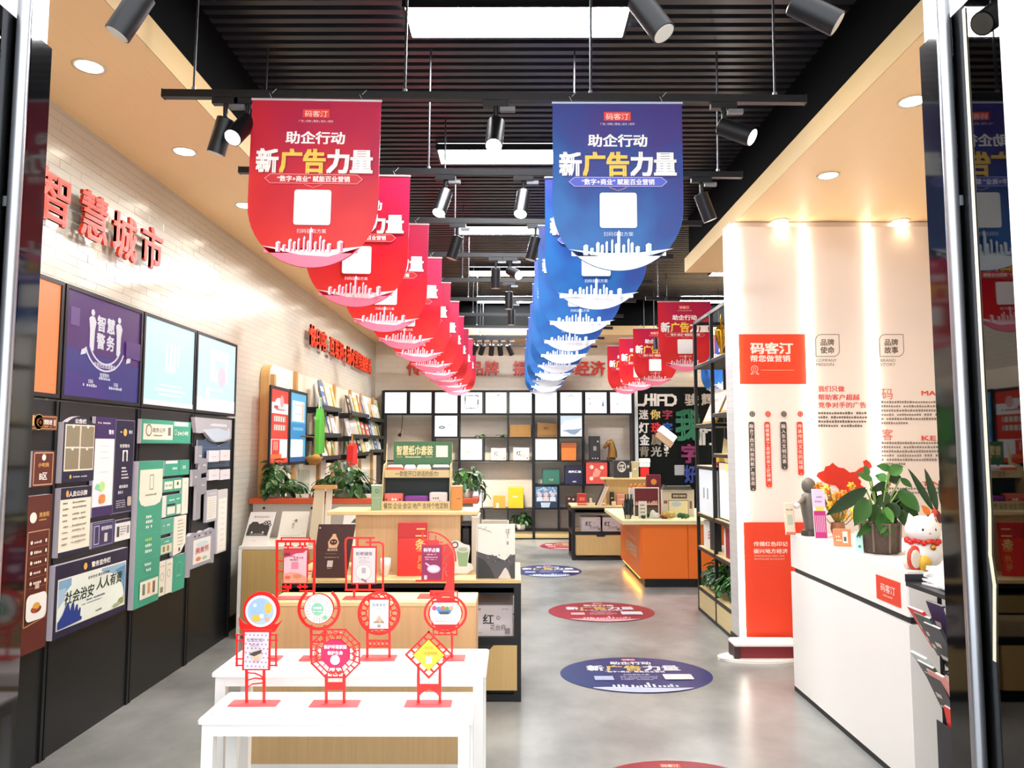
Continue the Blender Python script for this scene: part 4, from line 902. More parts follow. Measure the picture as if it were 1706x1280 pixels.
leanboard('show_card', 'white show card with a small dark plant drawing, right of the cardboard stand', 'show card', 6.36, ((572, 847), (612, 847), (610, 905), (566, 905)), .761, .012, '#dcd8d0', lambda P, w, h: [P.poly([(.3*w, .62*h), (.9*w, .62*h), (.8*w, .74*h), (.55*w, .80*h), (.4*w, .72*h)], '#4a4f48'), P.rect(.3*w, .85*h, .55*w, .95*h, '#5a6a5a')] and None)
leanboard('show_card', 'cream show card with faint flower lettering on the low cabinet', 'show card', 6.36, ((467, 850), (512, 850), (507, 905), (460, 905)), .761, .012, '#e4ddd0', d_cream)
CARD = mat('#d8c6a6', .6, key='card', var=.04)
Yc = 6.28; t = thing('cardboard_stand', 'tall slanted cardboard stand with an orange top edge beside the dark menu board', 'stand', (onY(530, 900, Yc)[0], Yc+.03, .761))
hh = onY(530, 815, Yc)[1] - .761
MB().prism([(-.09, 0), (.02, 0), (.035, hh), (-.045, hh)], 0, .03, CARD, side=mat('#efe6d4', .6)).build('front_panel', t)
MB().prism([(.03, 0), (.07, 0), (.095, hh), (.045, hh)], .03, .05, mat('#e6dac4', .6)).build('side_panel', t)
MB().box(-.06, .13, -.01, .06, hh, hh+.028, wood('#d99a5c', 'X')).build('top_edge', t)

# ================================================================ BLACK FRAMED DESK
Yd0, Yd1 = 4.80, 5.50; zd = .75
xl = onY(470, 970, Yd0)[0]; xr = onY(868, 970, Yd0)[0]
OAKL = wood('#dcc08a', 'X', 'oaklight'); OAKV = wood('#c9ab72', 'Z', 'oakv')
def framed_desk(label, x0, x1, y0, y1, zt, zsh, zdr0, zdr1, xdr):
    t = thing('display_desk', label, 'desk', (x0, y0, 0)); w = x1 - x0; d = y1 - y0; s = .045
    MB().box(0, w, -.005, d+.005, zt-.022, zt, OAKL).build('desk_top', t, bevel=.002)
    for x in (0, w-s):
        for y in (0, d-s): MB().box(x, x+s, y, y+s, 0, zt-.024, BLKMET).build('leg', t)
    m = MB()
    for z in (zt-.10, zsh-.04, .0): 
        m.box(s, w-s, 0, .03, z+.004, z+.05 if z else .045, BLKMET); m.box(s, w-s, d-.03, d, z+.004, z+.05 if z else .045, BLKMET)
        m.box(0, .03, s, d-s, z+.004, z+.05 if z else .045, BLKMET); m.box(w-.03, w, s, d-s, z+.004, z+.05 if z else .045, BLKMET)
    m.box(s, w-s, 0, .012, zt-.08, zt-.024, BLKMET); m.build('rail', t)
    MB().box(s, w-s, .02, d-.02, zsh-.014, zsh, wood('#c9b184', 'X')).build('shelf', t)
    xs = xdr
    for a, b in zip(xs, xs[1:]):
        dr = MB().box(a+.012, b-.012, -.002, d-.06, zdr0, zdr1, OAKV).build('drawer', t)
        c = (a+b)/2; MB().prism([(c-.07, zdr1+.001), (c+.07, zdr1+.001), (c+.05, zdr1-.022), (c-.05, zdr1-.022)], -.005, -.001, BLACK).build('finger_pull', dr)
    return t
framed_desk('long black-framed display desk with a pale oak top behind the red stands', xl, xr, Yd0, Yd1, zd, .385, .07, .345, [.05, .55, 1.04, 1.50])
# riser on the desk
x0 = onY(592, 900, 5.12)[0]; x1 = onY(767, 900, 5.12)[0]; zr = onY(700, 852, 5.10)[1]
t = thing('display_riser', 'oak display riser with an overhanging pale top on the desk', 'riser', (x0, 5.12, zd + .001))
hh = zr - zd - .001
MB().box(0, x1-x0, 0, .30, 0, hh-.026, wood('#d3b183', 'Z', 'riserw')).build('body', t)
MB().box(-.19, x1-x0+.12, -.04, .33, hh-.025, hh, wood('#e6d299', 'X', 'risert')).build('top', t, bevel=.003)
zr += .001
t = thing('storage_tub', 'black plastic tub behind the landscape book, right of the riser', 'tub', (onY(777, 900, 5.2)[0], 5.25, zd+.001)); MB().bbox(-.04, .04, -.1, .1, 0, .30, BLACK, .02).build('body', t); MB().box(-.045, .045, -.105, .105, .30, .315, mat('#3a3b40', .5)).build('lid', t)
t = thing('carton', 'white and oak side box standing between the tub and the landscape book', 'box', (onY(790, 950, 5.1)[0], 5.1, zd+.001)); MB().box(-.018, .03, 0, .25, 0, .36, mat('#d8d2c4', .5, key='carton')).build('body', t); MB().box(-.02, .032, -.002, .252, .36, .372, WHITE).build('edge', t)
# tissue display
Yt = 5.16; fx = lambda px: onY(px, 800, Yt)[0]; fz = lambda py: onY(700, py, Yt)[1]
x0, x1 = fx(636), fx(750); cx = (x0+x1)/2
t = thing('tissue_display', 'green and kraft cardboard counter display for tissue packs on the riser', 'counter display', (cx, Yt, zr))
KR = mat('#d9c391', .6, key='kraft', var=.05); GR = mat('#47744c', .55, key='grn', var=.04); DK = mat('#1d2f2c', .6, key='dkgrn')
zz = lambda py: fz(py) - fz(857)
w = (x1-x0)/2
MB().box(-w+.055, w-.002, .15, .158, zz(800), zz(742), GR).build('header', t)
for sx_ in (-1, 1): MB().prism([(0, 0), (.18, 0), (.18, zz(745)), (.15, zz(778)), (.06, zz(782)), (.03, zz(800))], -.003, .003, KR).build('side', t, (sx_*(w-.003), 0, 0), (0, 0, PI/2))
MB().box(-w, w, .0, .006, 0, zz(842), KR).build('lower_lip', t); MB().box(-w+.01, w-.01, .05, .056, zz(803), zz(790), KR).build('upper_lip', t)
MB().box(-w+.006, w-.006, .12, .126, 0, zz(803), DK).box(-w+.006, w-.006, .008, .17, .002, .006, DK).box(-w+.006, w-.006, .05, .17, zz(804), zz(803), DK).build('inside', t)
P = Print(0, .149); P.text('智慧纸巾套装', -w+.075, zz(764), .072, '#f2dca0', 'L', .03, .26, .1); P.micro(-w+.14, -w+.26, zz(770), .012, '#f2dca0'); P.rect(-w+.075, zz(769), -w+.12, zz(768.4), '#f2dca0'); P.rect(-w+.28, zz(769), -w+.33, zz(768.4), '#f2dca0'); P.rect(w-.115, zz(769), w-.03, zz(749), '#e8e6da'); P.y = -.001; P.text('餐饮·企业·会议·地产·支持个性定制', 0, zz(853.5), .043, '#5a4f2a', 'C', .01, 2*w-.03); P.y = .0488; P.text('一款能开口讲话的纸巾!', 0, zz(800.5), .042, '#4a4224', 'C', .0, .3); P.build(t)
def pack(label, px0, px1, top, bot, y, col, dep=.07, draw=None, z0=0, soft=True):
    a, b = fx(px0), fx(px1); h = fz(top) - fz(bot)
    t = thing('tissue_pack', label, 'tissue pack', ((a+b)/2, y, z0), group='tissue packs in the counter display'); w = (b-a)/2
    m = MB(); m.bbox(-w, w, 0, dep, 0, h*.82 if soft else h, mat(col, .35, key='pack', var=.05, vscale=20), .008)
    m.build('body', t)
    if soft: MB().bbox(-w*.92, w*.92, .006, dep-.006, h*.8, h, mat('#efe6e0', .5, key='packtop'), .012).build('top', t)
    P = Print(0, -.0008); (draw or (lambda P, w, h: (P.micro(-w*.6, w*.6, h*.4, h*.16, '#f6eee6'))))(P, w, h); P.build(t)
zl = zr + .007; zu = zr + zz(803) + .001
def d_pk(P, w, h): P.disc(-w*.6, h*.25, w*.22, '#f4e6d8'); P.disc(0, h*.25, w*.22, '#f4e6d8'); P.disc(w*.6, h*.25, w*.22, '#f4e6d8'); P.micro(-w*.5, w*.4, h*.55, h*.16, '#fbeee2'); P.disc(-w*.75, h*.62, w*.1, '#6a2a20'); P.disc(w*.7, h*.62, w*.1, '#6a2a20')
pack('coral tissue pack with small faces at the left of the lower tier', 640, 671, 822, 848, Yt+.01, '#e06a5c', .07, d_pk, zl, False)
pack('purple tissue pack in the middle of the lower tier', 673, 713, 826, 848, Yt+.015, '#7a2a86', .07, None, zl, False)
pack('white tissue pack at the right of the lower tier', 715, 745, 820, 848, Yt+.01, '#d9d2cc', .07, lambda P, w, h: (P.micro(-w*.6, w*.1, h*.6, h*.12, '#7a6f68'), P.micro(w*.1, w*.7, h*.4, h*.12, '#7a6f68'), P.rect(-w*.6, h*.15, w*.4, h*.22, '#a5604a')), zl, False)
for a, b, c, lab in ((641, 669, '#e2553c', 'red soft tissue pack at the left of the upper tier'), (670, 690, '#c9b9d0', 'lilac soft tissue pack second on the upper tier'), (691, 716, '#e6cfa8', 'peach soft tissue pack third on the upper tier'), (717, 748, '#4a3f44', 'dark soft tissue pack at the right of the upper tier')):
    pack(lab, a, b, 774, 795, Yt+.06, c, .06, None, zu)
t = thing('gift_tube', 'pale green square box left of the tissue display', 'box', (fx(627), 5.17, zr)); MB().bbox(-.036, .036, 0, .07, 0, .165, mat('#8fac88', .5, key='gbox', var=.04), .004).build('body', t); MB().box(-.037, .037, -.001, .071, .165, .172, WHITE).build('lid', t); P = Print(); P.circle(.005, .13, .012, .003, '#dfe8d8'); P.rect(-.036, .085, .036, .087, '#c9d6c0'); P.build(t)
t = thing('gift_tube', 'orange square box right of the tissue display', 'box', (fx(761), 5.17, zr)); MB().bbox(-.036, .036, 0, .07, 0, .16, mat('#dd8d45', .5, key='obox', var=.04), .004).build('body', t); MB().box(-.037, .037, -.001, .071, .16, .166, mat('#f2d8bc', .5)).build('lid', t); P = Print(); P.micro(.0, .025, .075, .008, '#7a4a22'); P.build(t)
# boards on the desk
def d_dark(P, w, h):
    P.poly([(.38*w, .55*h), (.62*w, .55*h), (.66*w, .66*h), (.58*w, .76*h), (.5*w, .80*h), (.42*w, .76*h), (.34*w, .66*h)], '#e0b48a'); P.disc(.5*w, .665*h, .11*w, '#43211c', .055*h); P.disc(.46*w, .67*h, .02*w, '#e0b48a'); P.disc(.54*w, .67*h, .02*w, '#e0b48a'); P.disc(.5*w, .79*h, .06*w, '#e0b48a', .03*h)
    P.text('茶点时光', .5*w, .5*h, .045*h, '#e6c4a0', 'C', .03, .3*w); P.micro(.32*w, .68*w, .44*h, .02*h, '#8a6a5c'); P.micro(.3*w, .7*w, .37*h, .018*h, '#c9a04a'); P.rect(.4*w, .2*h, .56*w, .32*h, '#cfc6bc'); P.micro(.42*w, .54*w, .17*h, .012*h, '#cfc6bc'); P.disc(.06*w, .93*h, .022*w, '#e8e2da')
leanboard('menu_board', 'dark brown menu board with a gold emblem leaning on the desk', 'menu board', 4.86, ((528, 870), (590, 870), (577, 958), (519, 958)), zd+.001, .012, '#43241f', d_dark, ink('#8a7466'), 8)
Yb = 4.93
def onD(px, py): return onY(px, py, Yb)
t = thing('notebook', 'tall red notebook with gold lettering standing on the desk', 'notebook', (onD(686, 958)[0], Yb, zd+.001), rot=(math.radians(-5), 0, math.radians(4)))
h = onD(690, 871)[1]-onD(690, 960)[1]; w = .095
MB().bbox(-w, w, 0, .03, 0, h*.7, mat('#e02a22', .45, key='nb', var=.03), .004).build('cover', t); MB().bbox(-w, w, .0, .03, h*.7, h, mat('#c01c1c', .45, key='nb2'), .004).build('cover_flap', t)
P = Print(); P.vtext('二条', .055, h*.96, .075, '#f0d078', .02, 1.05); P.vtext('一月号', .055, h*.56, .05, '#e8b85a', .0, 1.05); P.build(t)
t = thing('drinks_card', 'die-cut card of a green drink tumbler beside the landscape book', 'die-cut card', (onD(770, 958)[0], 5.0, zd+.001))
q = lambda px, py: (onY(px, py, 5.0)[0]-onY(770, 958, 5.0)[0], onY(px, py, 5.0)[1]-onY(770, 959, 5.0)[1])
pts = [q(756, 958), (q(778, 958)), q(788, 950), q(784, 942), q(778, 940), q(782, 917), q(781, 911), q(772, 909), q(762, 903), q(752, 904), q(752, 915), q(757, 920)]
MB().prism(pts, 0, .006, ink('#e4e6e2')).build('card', t); MB().box(-.03, .03, .006, .05, 0, .012, WHITE).build('foot', t)
P = Print(); c = q(770, 918); P.poly([q(759, 917), q(780, 917), q(777, 946), q(763, 946)], '#8fae84'); P.disc(q(770, 917)[0], c[1], .042, '#cfd8c8', .02); P.disc(q(770, 917)[0], c[1], .03, '#a9b8a8', .013); P.circle(q(757, 910)[0], q(757, 910)[1], .018, .006, '#a8a4a0'); P.build(t)
def d_land(P, w, h):
    P.poly([(0, 0), (w, 0), (w, .44*h), (.86*w, .42*h), (.74*w, .33*h), (.62*w, .36*h), (.45*w, .42*h), (.3*w, .43*h), (.12*w, .47*h), (0, .5*h)], '#4c4a4c')
    P.poly([(0, 0), (.5*w, 0), (.36*w, .2*h), (.2*w, .34*h), (0, .4*h)], '#2a2b2e'); P.poly([(.56*w, 0), (.9*w, 0), (.82*w, .14*h), (.76*w, .2*h), (.72*w, .18*h), (.62*w, .06*h)], '#d6d0c4'); P.poly([(.9*w, 0), (w, 0), (w, .3*h), (.85*w, .22*h)], '#3b3a3c')
    r = random.Random(4)
    for i in range(26): P.disc(r.uniform(.25, .98)*w, r.uniform(.3, .43)*h, r.uniform(.01, .03)*w, r.choice(['#2f2f30', '#5d5b5a', '#77726c']), None, 7)
    P.text('过', .80*w, .84*h, .09*h, '#4a463f', 'C', .0); P.vtext('来人', .8*w, .84*h, .045*h, '#5a564e', 0); P.rect(.78*w, .62*h, .83*w, .68*h, '#9a948a')
    P.line([(.05*w, .93*h), (.2*w, .9*h), (.38*w, .85*h)], .003, '#6a655c'); P.line([(.2*w, .9*h), (.26*w, .95*h)], .002, '#6a655c'); P.line([(.03*w, 0), (.03*w, h)], .002, '#8a867c')
    for i in range(9): P.disc((.06+.035*i)*w, (.92-.012*i+.03*(i % 3))*h, .008*w, '#8a6a64', None, 6)
leanboard('landscape_book', 'large white book with an ink landscape cover at the right end of the desk', 'book', 4.84, ((794, 867), (858, 867), (858, 957), (793, 957)), zd+.001, .03, '#e9e4d8', d_land, ink('#cfc9bd'), 4)
leanboard('landscape_book', 'second white board half hidden behind the ink landscape book', 'book', 5.2, ((802, 858), (848, 859), (848, 940), (802, 940)), zd+.001, .02, '#d9d3c4', lambda P, w, h: P.rect(.05*w, .9*h, .95*w, .97*h, '#b9b3a4') and None, ink('#cfc9bd'), 4)
t = thing('white_cup', 'white cup on the desk behind the rounded red stand', 'cup', (onY(642, 950, 4.95)[0], 4.95, zd+.001)); MB().lathe([(.02, 0), (.028, .03), (.034, .06), (.034, .11), (.031, .11), (.03, .06)], mat('#eceae6', .3, key='cup')).build('body', t)
# boxes inside the desk
def d_hong(P, w, h): P.text('红', .18*w, .42*h, .34*h, '#2a2528', 'L', .02, .3*w); P.text('花台府', .38*w, .22*h, .2*h, '#3a3438', 'L', .0, .42*w, .1); P.circle(.6*w, .6*h, .05*h, .003, '#8a8488'); P.micro(.06*w, .14*w, .85*h, .04*h, '#6a6468'); P.micro(.7*w, .9*w, .85*h, .04*h, '#9a9498'); P.rect(.78*w, .1*h, .92*w, .28*h, '#8a8488'); P.micro(.06*w, .2*w, .12*h, .03*h, '#8a8488')
def tea_box(label, loc, w, h, d, col='#cfc9cc'):
    t = thing('gift_box', label, 'gift box', loc, group='grey gift boxes with calligraphy')
    MB().bbox(0, w, 0, d, 0, h*.98, mat(col, .5, key='tea', var=.03), .004).build('body', t); MB().box(-.002, w+.002, -.002, d+.002, h*.98, h, mat('#a8a2a8', .5)).build('lid', t)
    P = Print(); d_hong(P, w, h); P.build(t); return t
xx = onY(793, 1040, 4.83)[0]; tea_box('grey gift box with black calligraphy inside the near desk', (xx, 4.84, .386), .235, .20, .3)
tea_box('flat grey gift box lying behind, upon the near desk shelf', (xx+.01, 5.16, .386), .225, .25, .22, '#8f8a90')
# ================================================================ OAK CABINET + WHITE STEPPED BENCHES
Yk = 3.78; zk = onY(600, 1003, Yk)[1]; ykf = onZ(600, 987, zk)[1]
xl = onY(447, 1003, Yk)[0]; xr = onY(793, 1003, Yk)[0]
t = thing('oak_cabinet', 'oak cabinet with a pale top carrying the rear row of red stands', 'cabinet', (xl, Yk, 0)); w = xr - xl; d = ykf - Yk
MB().box(0, w, .004, d-.01, .50, zk-.022, wood('#dcb07c', 'Z', 'peach')).build('body', t)
MB().box(0, w, -.004, d, zk-.022, zk, wood('#e6cf94', 'X', 'ptop')).build('top', t, bevel=.003)
MB().box(onY(400, 1200, Yk)[0]-xl, w-.01, -.002, d-.02, .045, .5, wood('#c9a877', 'Z', 'base')).build('drawer_front', t)
MB().box(onY(400, 1200, Yk)[0]-xl, w-.01, .0, d-.02, 0, .045, WHITE).build('plinth', t)
WP = mat('#f6f4f2', .3, key='whitelac', var=.015, vscale=8)
def bench(label, zt, pxl, pxr, pyn, pyf, ap, legpx, group):
    xa, yn = onZ(pxl, pyn, zt); xb = onZ(pxr, pyn, zt)[0]; yf = onZ(600, pyf, zt)[1]
    t = thing('display_bench', label, 'display bench', (xa, yn, 0), group=group); w = xb - xa; d = yf - yn
    MB().bbox(0, w, 0, d, zt-.018, zt, WP, .006).build('top', t)
    MB().box(.0525, w-.0525, .016, .03, zt-.018-ap, zt-.0182, WP).build('apron', t); MB().box(.0525, w-.0525, d-.03, d-.016, zt-.018-ap, zt-.0182, WP).build('apron', t)
    MB().box(.016, .03, .0525, d-.0525, zt-.018-ap, zt-.0182, WP).build('apron', t); MB().box(w-.03, w-.016, .0525, d-.0525, zt-.018-ap, zt-.0182, WP).build('apron', t)
    for x in (.012, w-.052):
        for y in (.012, d-.052): MB().box(x, x+.04, y, y+.04, 0, zt-.0181, WP).build('leg', t)
    for x in (.03, w-.03):
        for y in (.05, d-.05): MB().cyl((x, y, zt), (x, y, zt+.0008), .005, mat('#b9b7b4', .4, .5, key='screw'), 8).build('screw', t)
    return xa, xb, yn, yf
ZU, ZL = .703, .650
bu = bench('taller white bench, upper step of the nested pair', ZU, 352, 810, 1121, 1081, .04, None, 'nested white benches')
bl = bench('lower white bench in front, lower step of the nested pair', ZL, 328.5, 788, 1199, 1153, .045, None, 'nested white benches')

# ================================================================ RED ACRYLIC STANDS
T = .005
class Stand:
    """a flat acrylic stand drawn in its own plane, at its own depth"""
    def __init__(s, label, plate, z, name='table_sign'):
        px0, px1, py0, py1 = plate
        s.z = z; cx = (px0+px1)/2; cy = (py0+py1)/2
        s.ox, s.Y = onZ(cx, cy, z + .004)
        s.Yp = s.Y
        s.t = thing(name, label, 'table sign', (s.ox, s.Y, z + .0006), group='red acrylic table signs')
        yn = onZ(cx, py1, z+.004)[1]; yf = onZ(cx, py0, z+.004)[1]; xa = onZ(px0, cy, z+.004)[0]; xb = onZ(px1, cy, z+.004)[0]
        dd = min(.075, (yf-yn)/2*.9)
        MB().bbox(xa-s.ox, xb-s.ox, -dd, dd, 0, .005, PLATE, .002).build('base_plate', s.t)
        s.m = MB(); s.P = Print(0, -T/2-.0042); s.k = 0
        s.sc = onY(cx+1, cy, s.Yp)[0]-onY(cx, cy, s.Yp)[0]
    def Y0(s): s.k += 1; return -T/2 - .00006*s.k
    def q(s, px, py): x, z = onY(px, py, s.Yp); return (x-s.ox, max(.004, z-s.z-.0006))
    def L(s, px): return px*s.sc
    def bar(s, pts, w, closed=False): s.m.bars([s.q(*p) for p in pts], s.L(w), s.Y0(), T/2, REDAC, closed); return s
    def rect(s, x0, y0, x1, y1): a = s.q(x0, y1); b = s.q(x1, y0); s.m.prism([a, (b[0], a[1]), b, (a[0], b[1])], s.Y0(), T/2, REDAC); return s
    def poly(s, pts): s.m.prism([s.q(*p) for p in pts], s.Y0(), T/2, REDAC); return s
    def ring(s, cx, cy, ro, ri, a0=0, a1=360, ez=1.0, n=36): c = s.q(cx, cy); s.m.ring(c[0], c[1], s.L(ro), s.L(ri), s.Y0(), T/2, REDAC, a0, a1, n, ez); return s
    def disc(s, cx, cy, r, ez=1.0): c = s.q(cx, cy); R = s.L(r); s.m.prism([(c[0]+R*math.cos(2*PI*i/32), c[1]+R*ez*math.sin(2*PI*i/32)) for i in range(32)], s.Y0(), T/2, REDAC); return s
    def prect(s, x0, y0, x1, y1, h): a = s.q(x0, y1); b = s.q(x1, y0); s.P.rect(a[0], a[1], b[0], b[1], h); return s
    def pdisc(s, cx, cy, r, h, ez=1): c = s.q(cx, cy); s.P.disc(c[0], c[1], s.L(r), h, s.L(r)*ez); return s
    def ppoly(s, pts, h): s.P.poly([s.q(*p) for p in pts], h); return s
    def ptext(s, t, cx, cy, size, h, bold=.02, width=None): c = s.q(cx, cy); s.P.text(t, c[0], c[1], s.L(size), h, 'C', bold, s.L(width) if width else None); return s
    def pmic(s, x0, x1, y, hh, h): a = s.q(x0, y); b = s.q(x1, y); s.P.micro(a[0], b[0], a[1], s.L(hh), h); return s
    def done(s): s.m.build('frame', s.t); s.P.build(s.t, 'poster'); return s.t
# --- rear row, on the oak cabinet
s = Stand('tall rectangular red table sign with a pink food poster, rear row left', (461, 521, 993, 999), zk)
s.bar([(461.5, 996), (461.5, 902), (524, 902), (523, 996)], 4.2).bar([(469, 902), (469, 896.5), (516, 896.5), (516, 902)], 2.2).rect(471, 914, 514, 973)
for y in (935, 952): s.bar([(461, y), (472, y)], 2).bar([(513, y), (524, y)], 2)
for x in (476, 484, 500, 508): s.bar([(x, 902), (x, 910)], 2.4).bar([(x, 973), (x, 980)], 2.6)
s.bar([(474, 910), (488, 910)], 1.8).bar([(497, 910), (511, 910)], 1.8).bar([(480, 910), (480, 915)], 2.5).bar([(504, 910), (504, 915)], 2.5).bar([(470, 978), (484, 978)], 3).bar([(497, 978), (511, 978)], 3).bar([(462, 984.5), (480, 984.5)], 2).bar([(500, 984.5), (523, 984.5)], 2).bar([(480, 980), (480, 985)], 3)
s.prect(473, 916, 512, 971, '#eec3cf').ppoly([(473, 916), (512, 916), (506, 921), (494, 922), (486, 926), (473, 930)], '#c93a55').prect(474, 921, 484, 926, '#7a2a34').pmic(483, 493, 928, 2.6, '#b0485e').pmic(490, 508, 931, 4, '#d06a80').pmic(484, 497, 934, 2.4, '#6a3a44').prect(486, 936, 498, 948, '#e08aa0').ppoly([(473, 971), (512, 971), (512, 962), (500, 955), (486, 953), (473, 956)], '#e8a08a').pdisc(480, 962, 5, '#e06a4a', .6).pdisc(496, 960, 7, '#d98a5c', .5).done()
s = Stand('red table sign with rounded open frame and a grey plate poster, rear row middle', (573, 628, 993, 999), zk)
s.bar([(577, 982), (575.5, 904), (576.5, 899), (580, 896.5), (623, 896.5)], 3).bar([(611, 904), (632, 904), (637, 906), (638.5, 911), (638, 982)], 3).bar([(576, 983), (638.5, 983)], 3).rect(585, 910, 628, 973.5)
s.bar([(596, 897), (596, 911)], 3).bar([(617, 897), (617, 911)], 3).bar([(595, 973), (595, 983)], 3.5).bar([(616, 973), (616, 983)], 3.5).bar([(590, 983), (590, 996)], 3.6)
s.prect(588, 913, 626, 971, '#e4dcdf').ptext('拒绝铺张', 607, 925, 6.5, '#5a5a62', .02, 28).pmic(598, 616, 930, 2, '#8f8f98').pmic(600, 612, 934, 1.6, '#a5a5ae').pmic(598, 617, 937, 1.4, '#a5a5ae').pdisc(606, 953, 14, '#d3cdd2').pdisc(606, 953, 12, '#ece8ea').prect(603, 946, 610, 955, '#b9b4ba').ppoly([(603, 963), (612, 967), (611, 971), (602, 966)], '#8a8086').done()
s = Stand('red fan-shaped table sign with a magenta pot poster, rear row right', (697, 737, 989, 997), zk)
arc = [(714 + 45*math.cos(math.radians(a)), 931.5 - 45*math.sin(math.radians(a))) for a in range(92, -12, -8)]
s.bar(arc, 2.6).bar([(714, 887), (714, 908)], 2.4).bar([(704, 887), (704, 900), (714, 900)], 2.4).bar([(726, 893), (726, 904), (737, 904)], 2.2).rect(711, 900, 731, 910).rect(702, 907, 738, 968)

s.poly([(738, 908), (746, 906), (755, 920), (757, 940), (757, 962), (757, 990), (737, 990), (745, 968), (738, 968)]).bar([(694, 968), (746, 968)], 3).rect(716, 984, 757, 995)
r_ = random.Random(8)
for i in range(16): s.pdisc(741.5 + r_.uniform(-2.5, 9), 912 + i*3.1, r_.uniform(1, 1.7), '#b0625a')
s.prect(703, 909, 736, 966, '#8e2356').prect(703, 909, 736, 922, '#9a2458').ptext('科学点餐', 719.5, 919, 7.2, '#f2e2ec', .04, 27).pmic(712, 727, 924.5, 2, '#e8c2d4').pmic(708, 730, 929, 2, '#e8c2d4').pmic(709, 729, 932.5, 1.6, '#e0b0c8').pdisc(723, 947.5, 11, '#d8b6d8', .62).pdisc(723, 947, 9, '#ecdcec', .55).ppoly([(708, 938), (711, 937), (718, 942), (716, 945)], '#d8b6d8').prect(707, 958, 712, 965, '#e2cdd8').done()
# --- middle row, on the taller bench
s = Stand('red table sign with a round sky-blue picture on a boat shape, middle row left', (417, 468, 1092, 1102), ZU)
s.disc(436, 1017, 31).poly([(398, 1028), (404, 1036), (410, 1040), (462, 1040), (468, 1035), (472, 1031), (458, 1053), (404, 1053), (399, 1044)]).bar([(424, 1050), (424, 1098)], 4).bar([(449, 1050), (449, 1098)], 4)
s.pdisc(435.5, 1018, 26, '#dbe6f2').pdisc(435, 1018, 22, '#a9c8ea').pdisc(434, 1015, 17, '#9bc0e8').pdisc(448, 1013, 6, '#e8bd4a', 1.5).pdisc(428, 1030, 7.5, '#e6b84a', .8).pdisc(446, 1032, 4, '#e8a88a').pdisc(437, 1026, 4, '#cfdcec').pdisc(426, 1008, 3, '#d8e6f4').done()
s = Stand('red table sign with a round white disc in an open ring, middle row second', (501, 561, 1092, 1101), ZU)
s.ring(531.5, 1014, 36, 31, 128, 412).disc(531.5, 1014, 25.5)
for a in (0, 180, 215, 325): s.bar([(531.5+24*math.cos(math.radians(a)), 1014-24*math.sin(math.radians(a))), (531.5+33*math.cos(math.radians(a)), 1014-33*math.sin(math.radians(a)))], 2)
s.bar([(518.5, 1044), (518.5, 1098)], 4.4).bar([(541, 1044), (541, 1098)], 4.4).bar([(518, 1058), (541, 1058)], 2.5).bar([(519, 1070), (541, 1070)], 2.5)
s.pdisc(531.5, 1014, 24, '#f0f0ea')
for k, rr in enumerate((21.5, 18, 14.5)):
    for i in range(30 - 5*k):
        a = 2*PI*i/(30-5*k) + k*.1
        if (i*7+k*3) % 5: c = s.q(531.5+rr*math.cos(a), 1014-rr*math.sin(a)); L2 = s.L(1.1); s.P.line([(c[0]-L2*math.cos(a), c[1]-L2*math.sin(a)), (c[0]+L2*math.cos(a), c[1]+L2*math.sin(a))], s.L(.7), '#6a7a74')
s.pdisc(531.5, 1013, 10, '#7ebfa4').ptext('扫码点餐', 531.5, 1012.5, 4, '#f2f6f2', .03, 14).pmic(524, 539, 1018, 2.4, '#f2f6f2').pdisc(544, 1027, 4, '#7ebf9a').done()
s = Stand('round ornate red table sign with an upright pale poster, middle row third', (600, 660, 1091, 1101), ZU)
s.ring(631.5, 1022, 36, 31.5)
for i in range(18):
    a = 2*PI*i/18; s.ring(631.5+26*math.cos(a), 1022-26*math.sin(a), 6.3, 4.3, n=10)
s.rect(614, 996, 650, 1049).bar([(612, 1047), (612, 1097)], 4).bar([(649, 1047), (649, 1097)], 4).bar([(612, 1067), (649, 1067)], 2).bar([(612, 1078), (649, 1078)], 2)
for i in range(5): s.ring(617+6.8*i, 1072.5, 4.3, 2.8, n=10)
s.prect(616, 999, 648, 1047, '#d9e4ea').ptext('智慧食堂', 632, 1010, 5.5, '#7f8f9a', .02, 22).pmic(626, 637, 1014.5, 1.6, '#9aa8b2').pmic(625, 639, 1018, 1.4, '#9aa8b2').ppoly([(623, 1038), (641, 1038), (637, 1031), (632, 1024), (628, 1031)], '#b9a890').pmic(623, 640, 1037, 2.2, '#6a5f50').prect(629, 1040, 635, 1045, '#8a8f90').done()
s = Stand('red lantern-shaped table sign with a colourful white poster, middle row right', (738, 775, 1091, 1101), ZU)
s.ring(742, 1022, 36.5, 32.5, ez=.86).rect(719, 1001, 765, 1043).ring(742, 1022, 29, 20, ez=.8).rect(727, 996, 758, 1003).bar([(723, 997), (723, 986), (762, 986), (762, 997)], 2, True).bar([(733, 986), (733, 996)], 2).bar([(751, 986), (751, 996)], 2).bar([(733, 993), (751, 993)], 2).rect(725, 1041, 759, 1049).bar([(722, 1048), (761, 1048), (761, 1057.5), (722, 1057.5)], 2.2, True)
for x in (731.5, 741.5, 751.5): s.bar([(x, 1048), (x, 1057)], 2.2)
s.bar([(753, 1057), (753, 1097)], 3.6)
s.ppoly([(724, 1004), (761, 1004), (767, 1012), (769, 1022), (767, 1032), (761, 1040), (724, 1040), (718, 1032), (716, 1022), (718, 1012)], '#e6eef0')
for i, (c, x) in enumerate((('#c9456a', 724), ('#5a8ac4', 731), ('#d2683a', 738), ('#6a9a4a', 745), ('#c9a08a', 752))): s.pdisc(x, 1013 + (i % 2), 4, c)
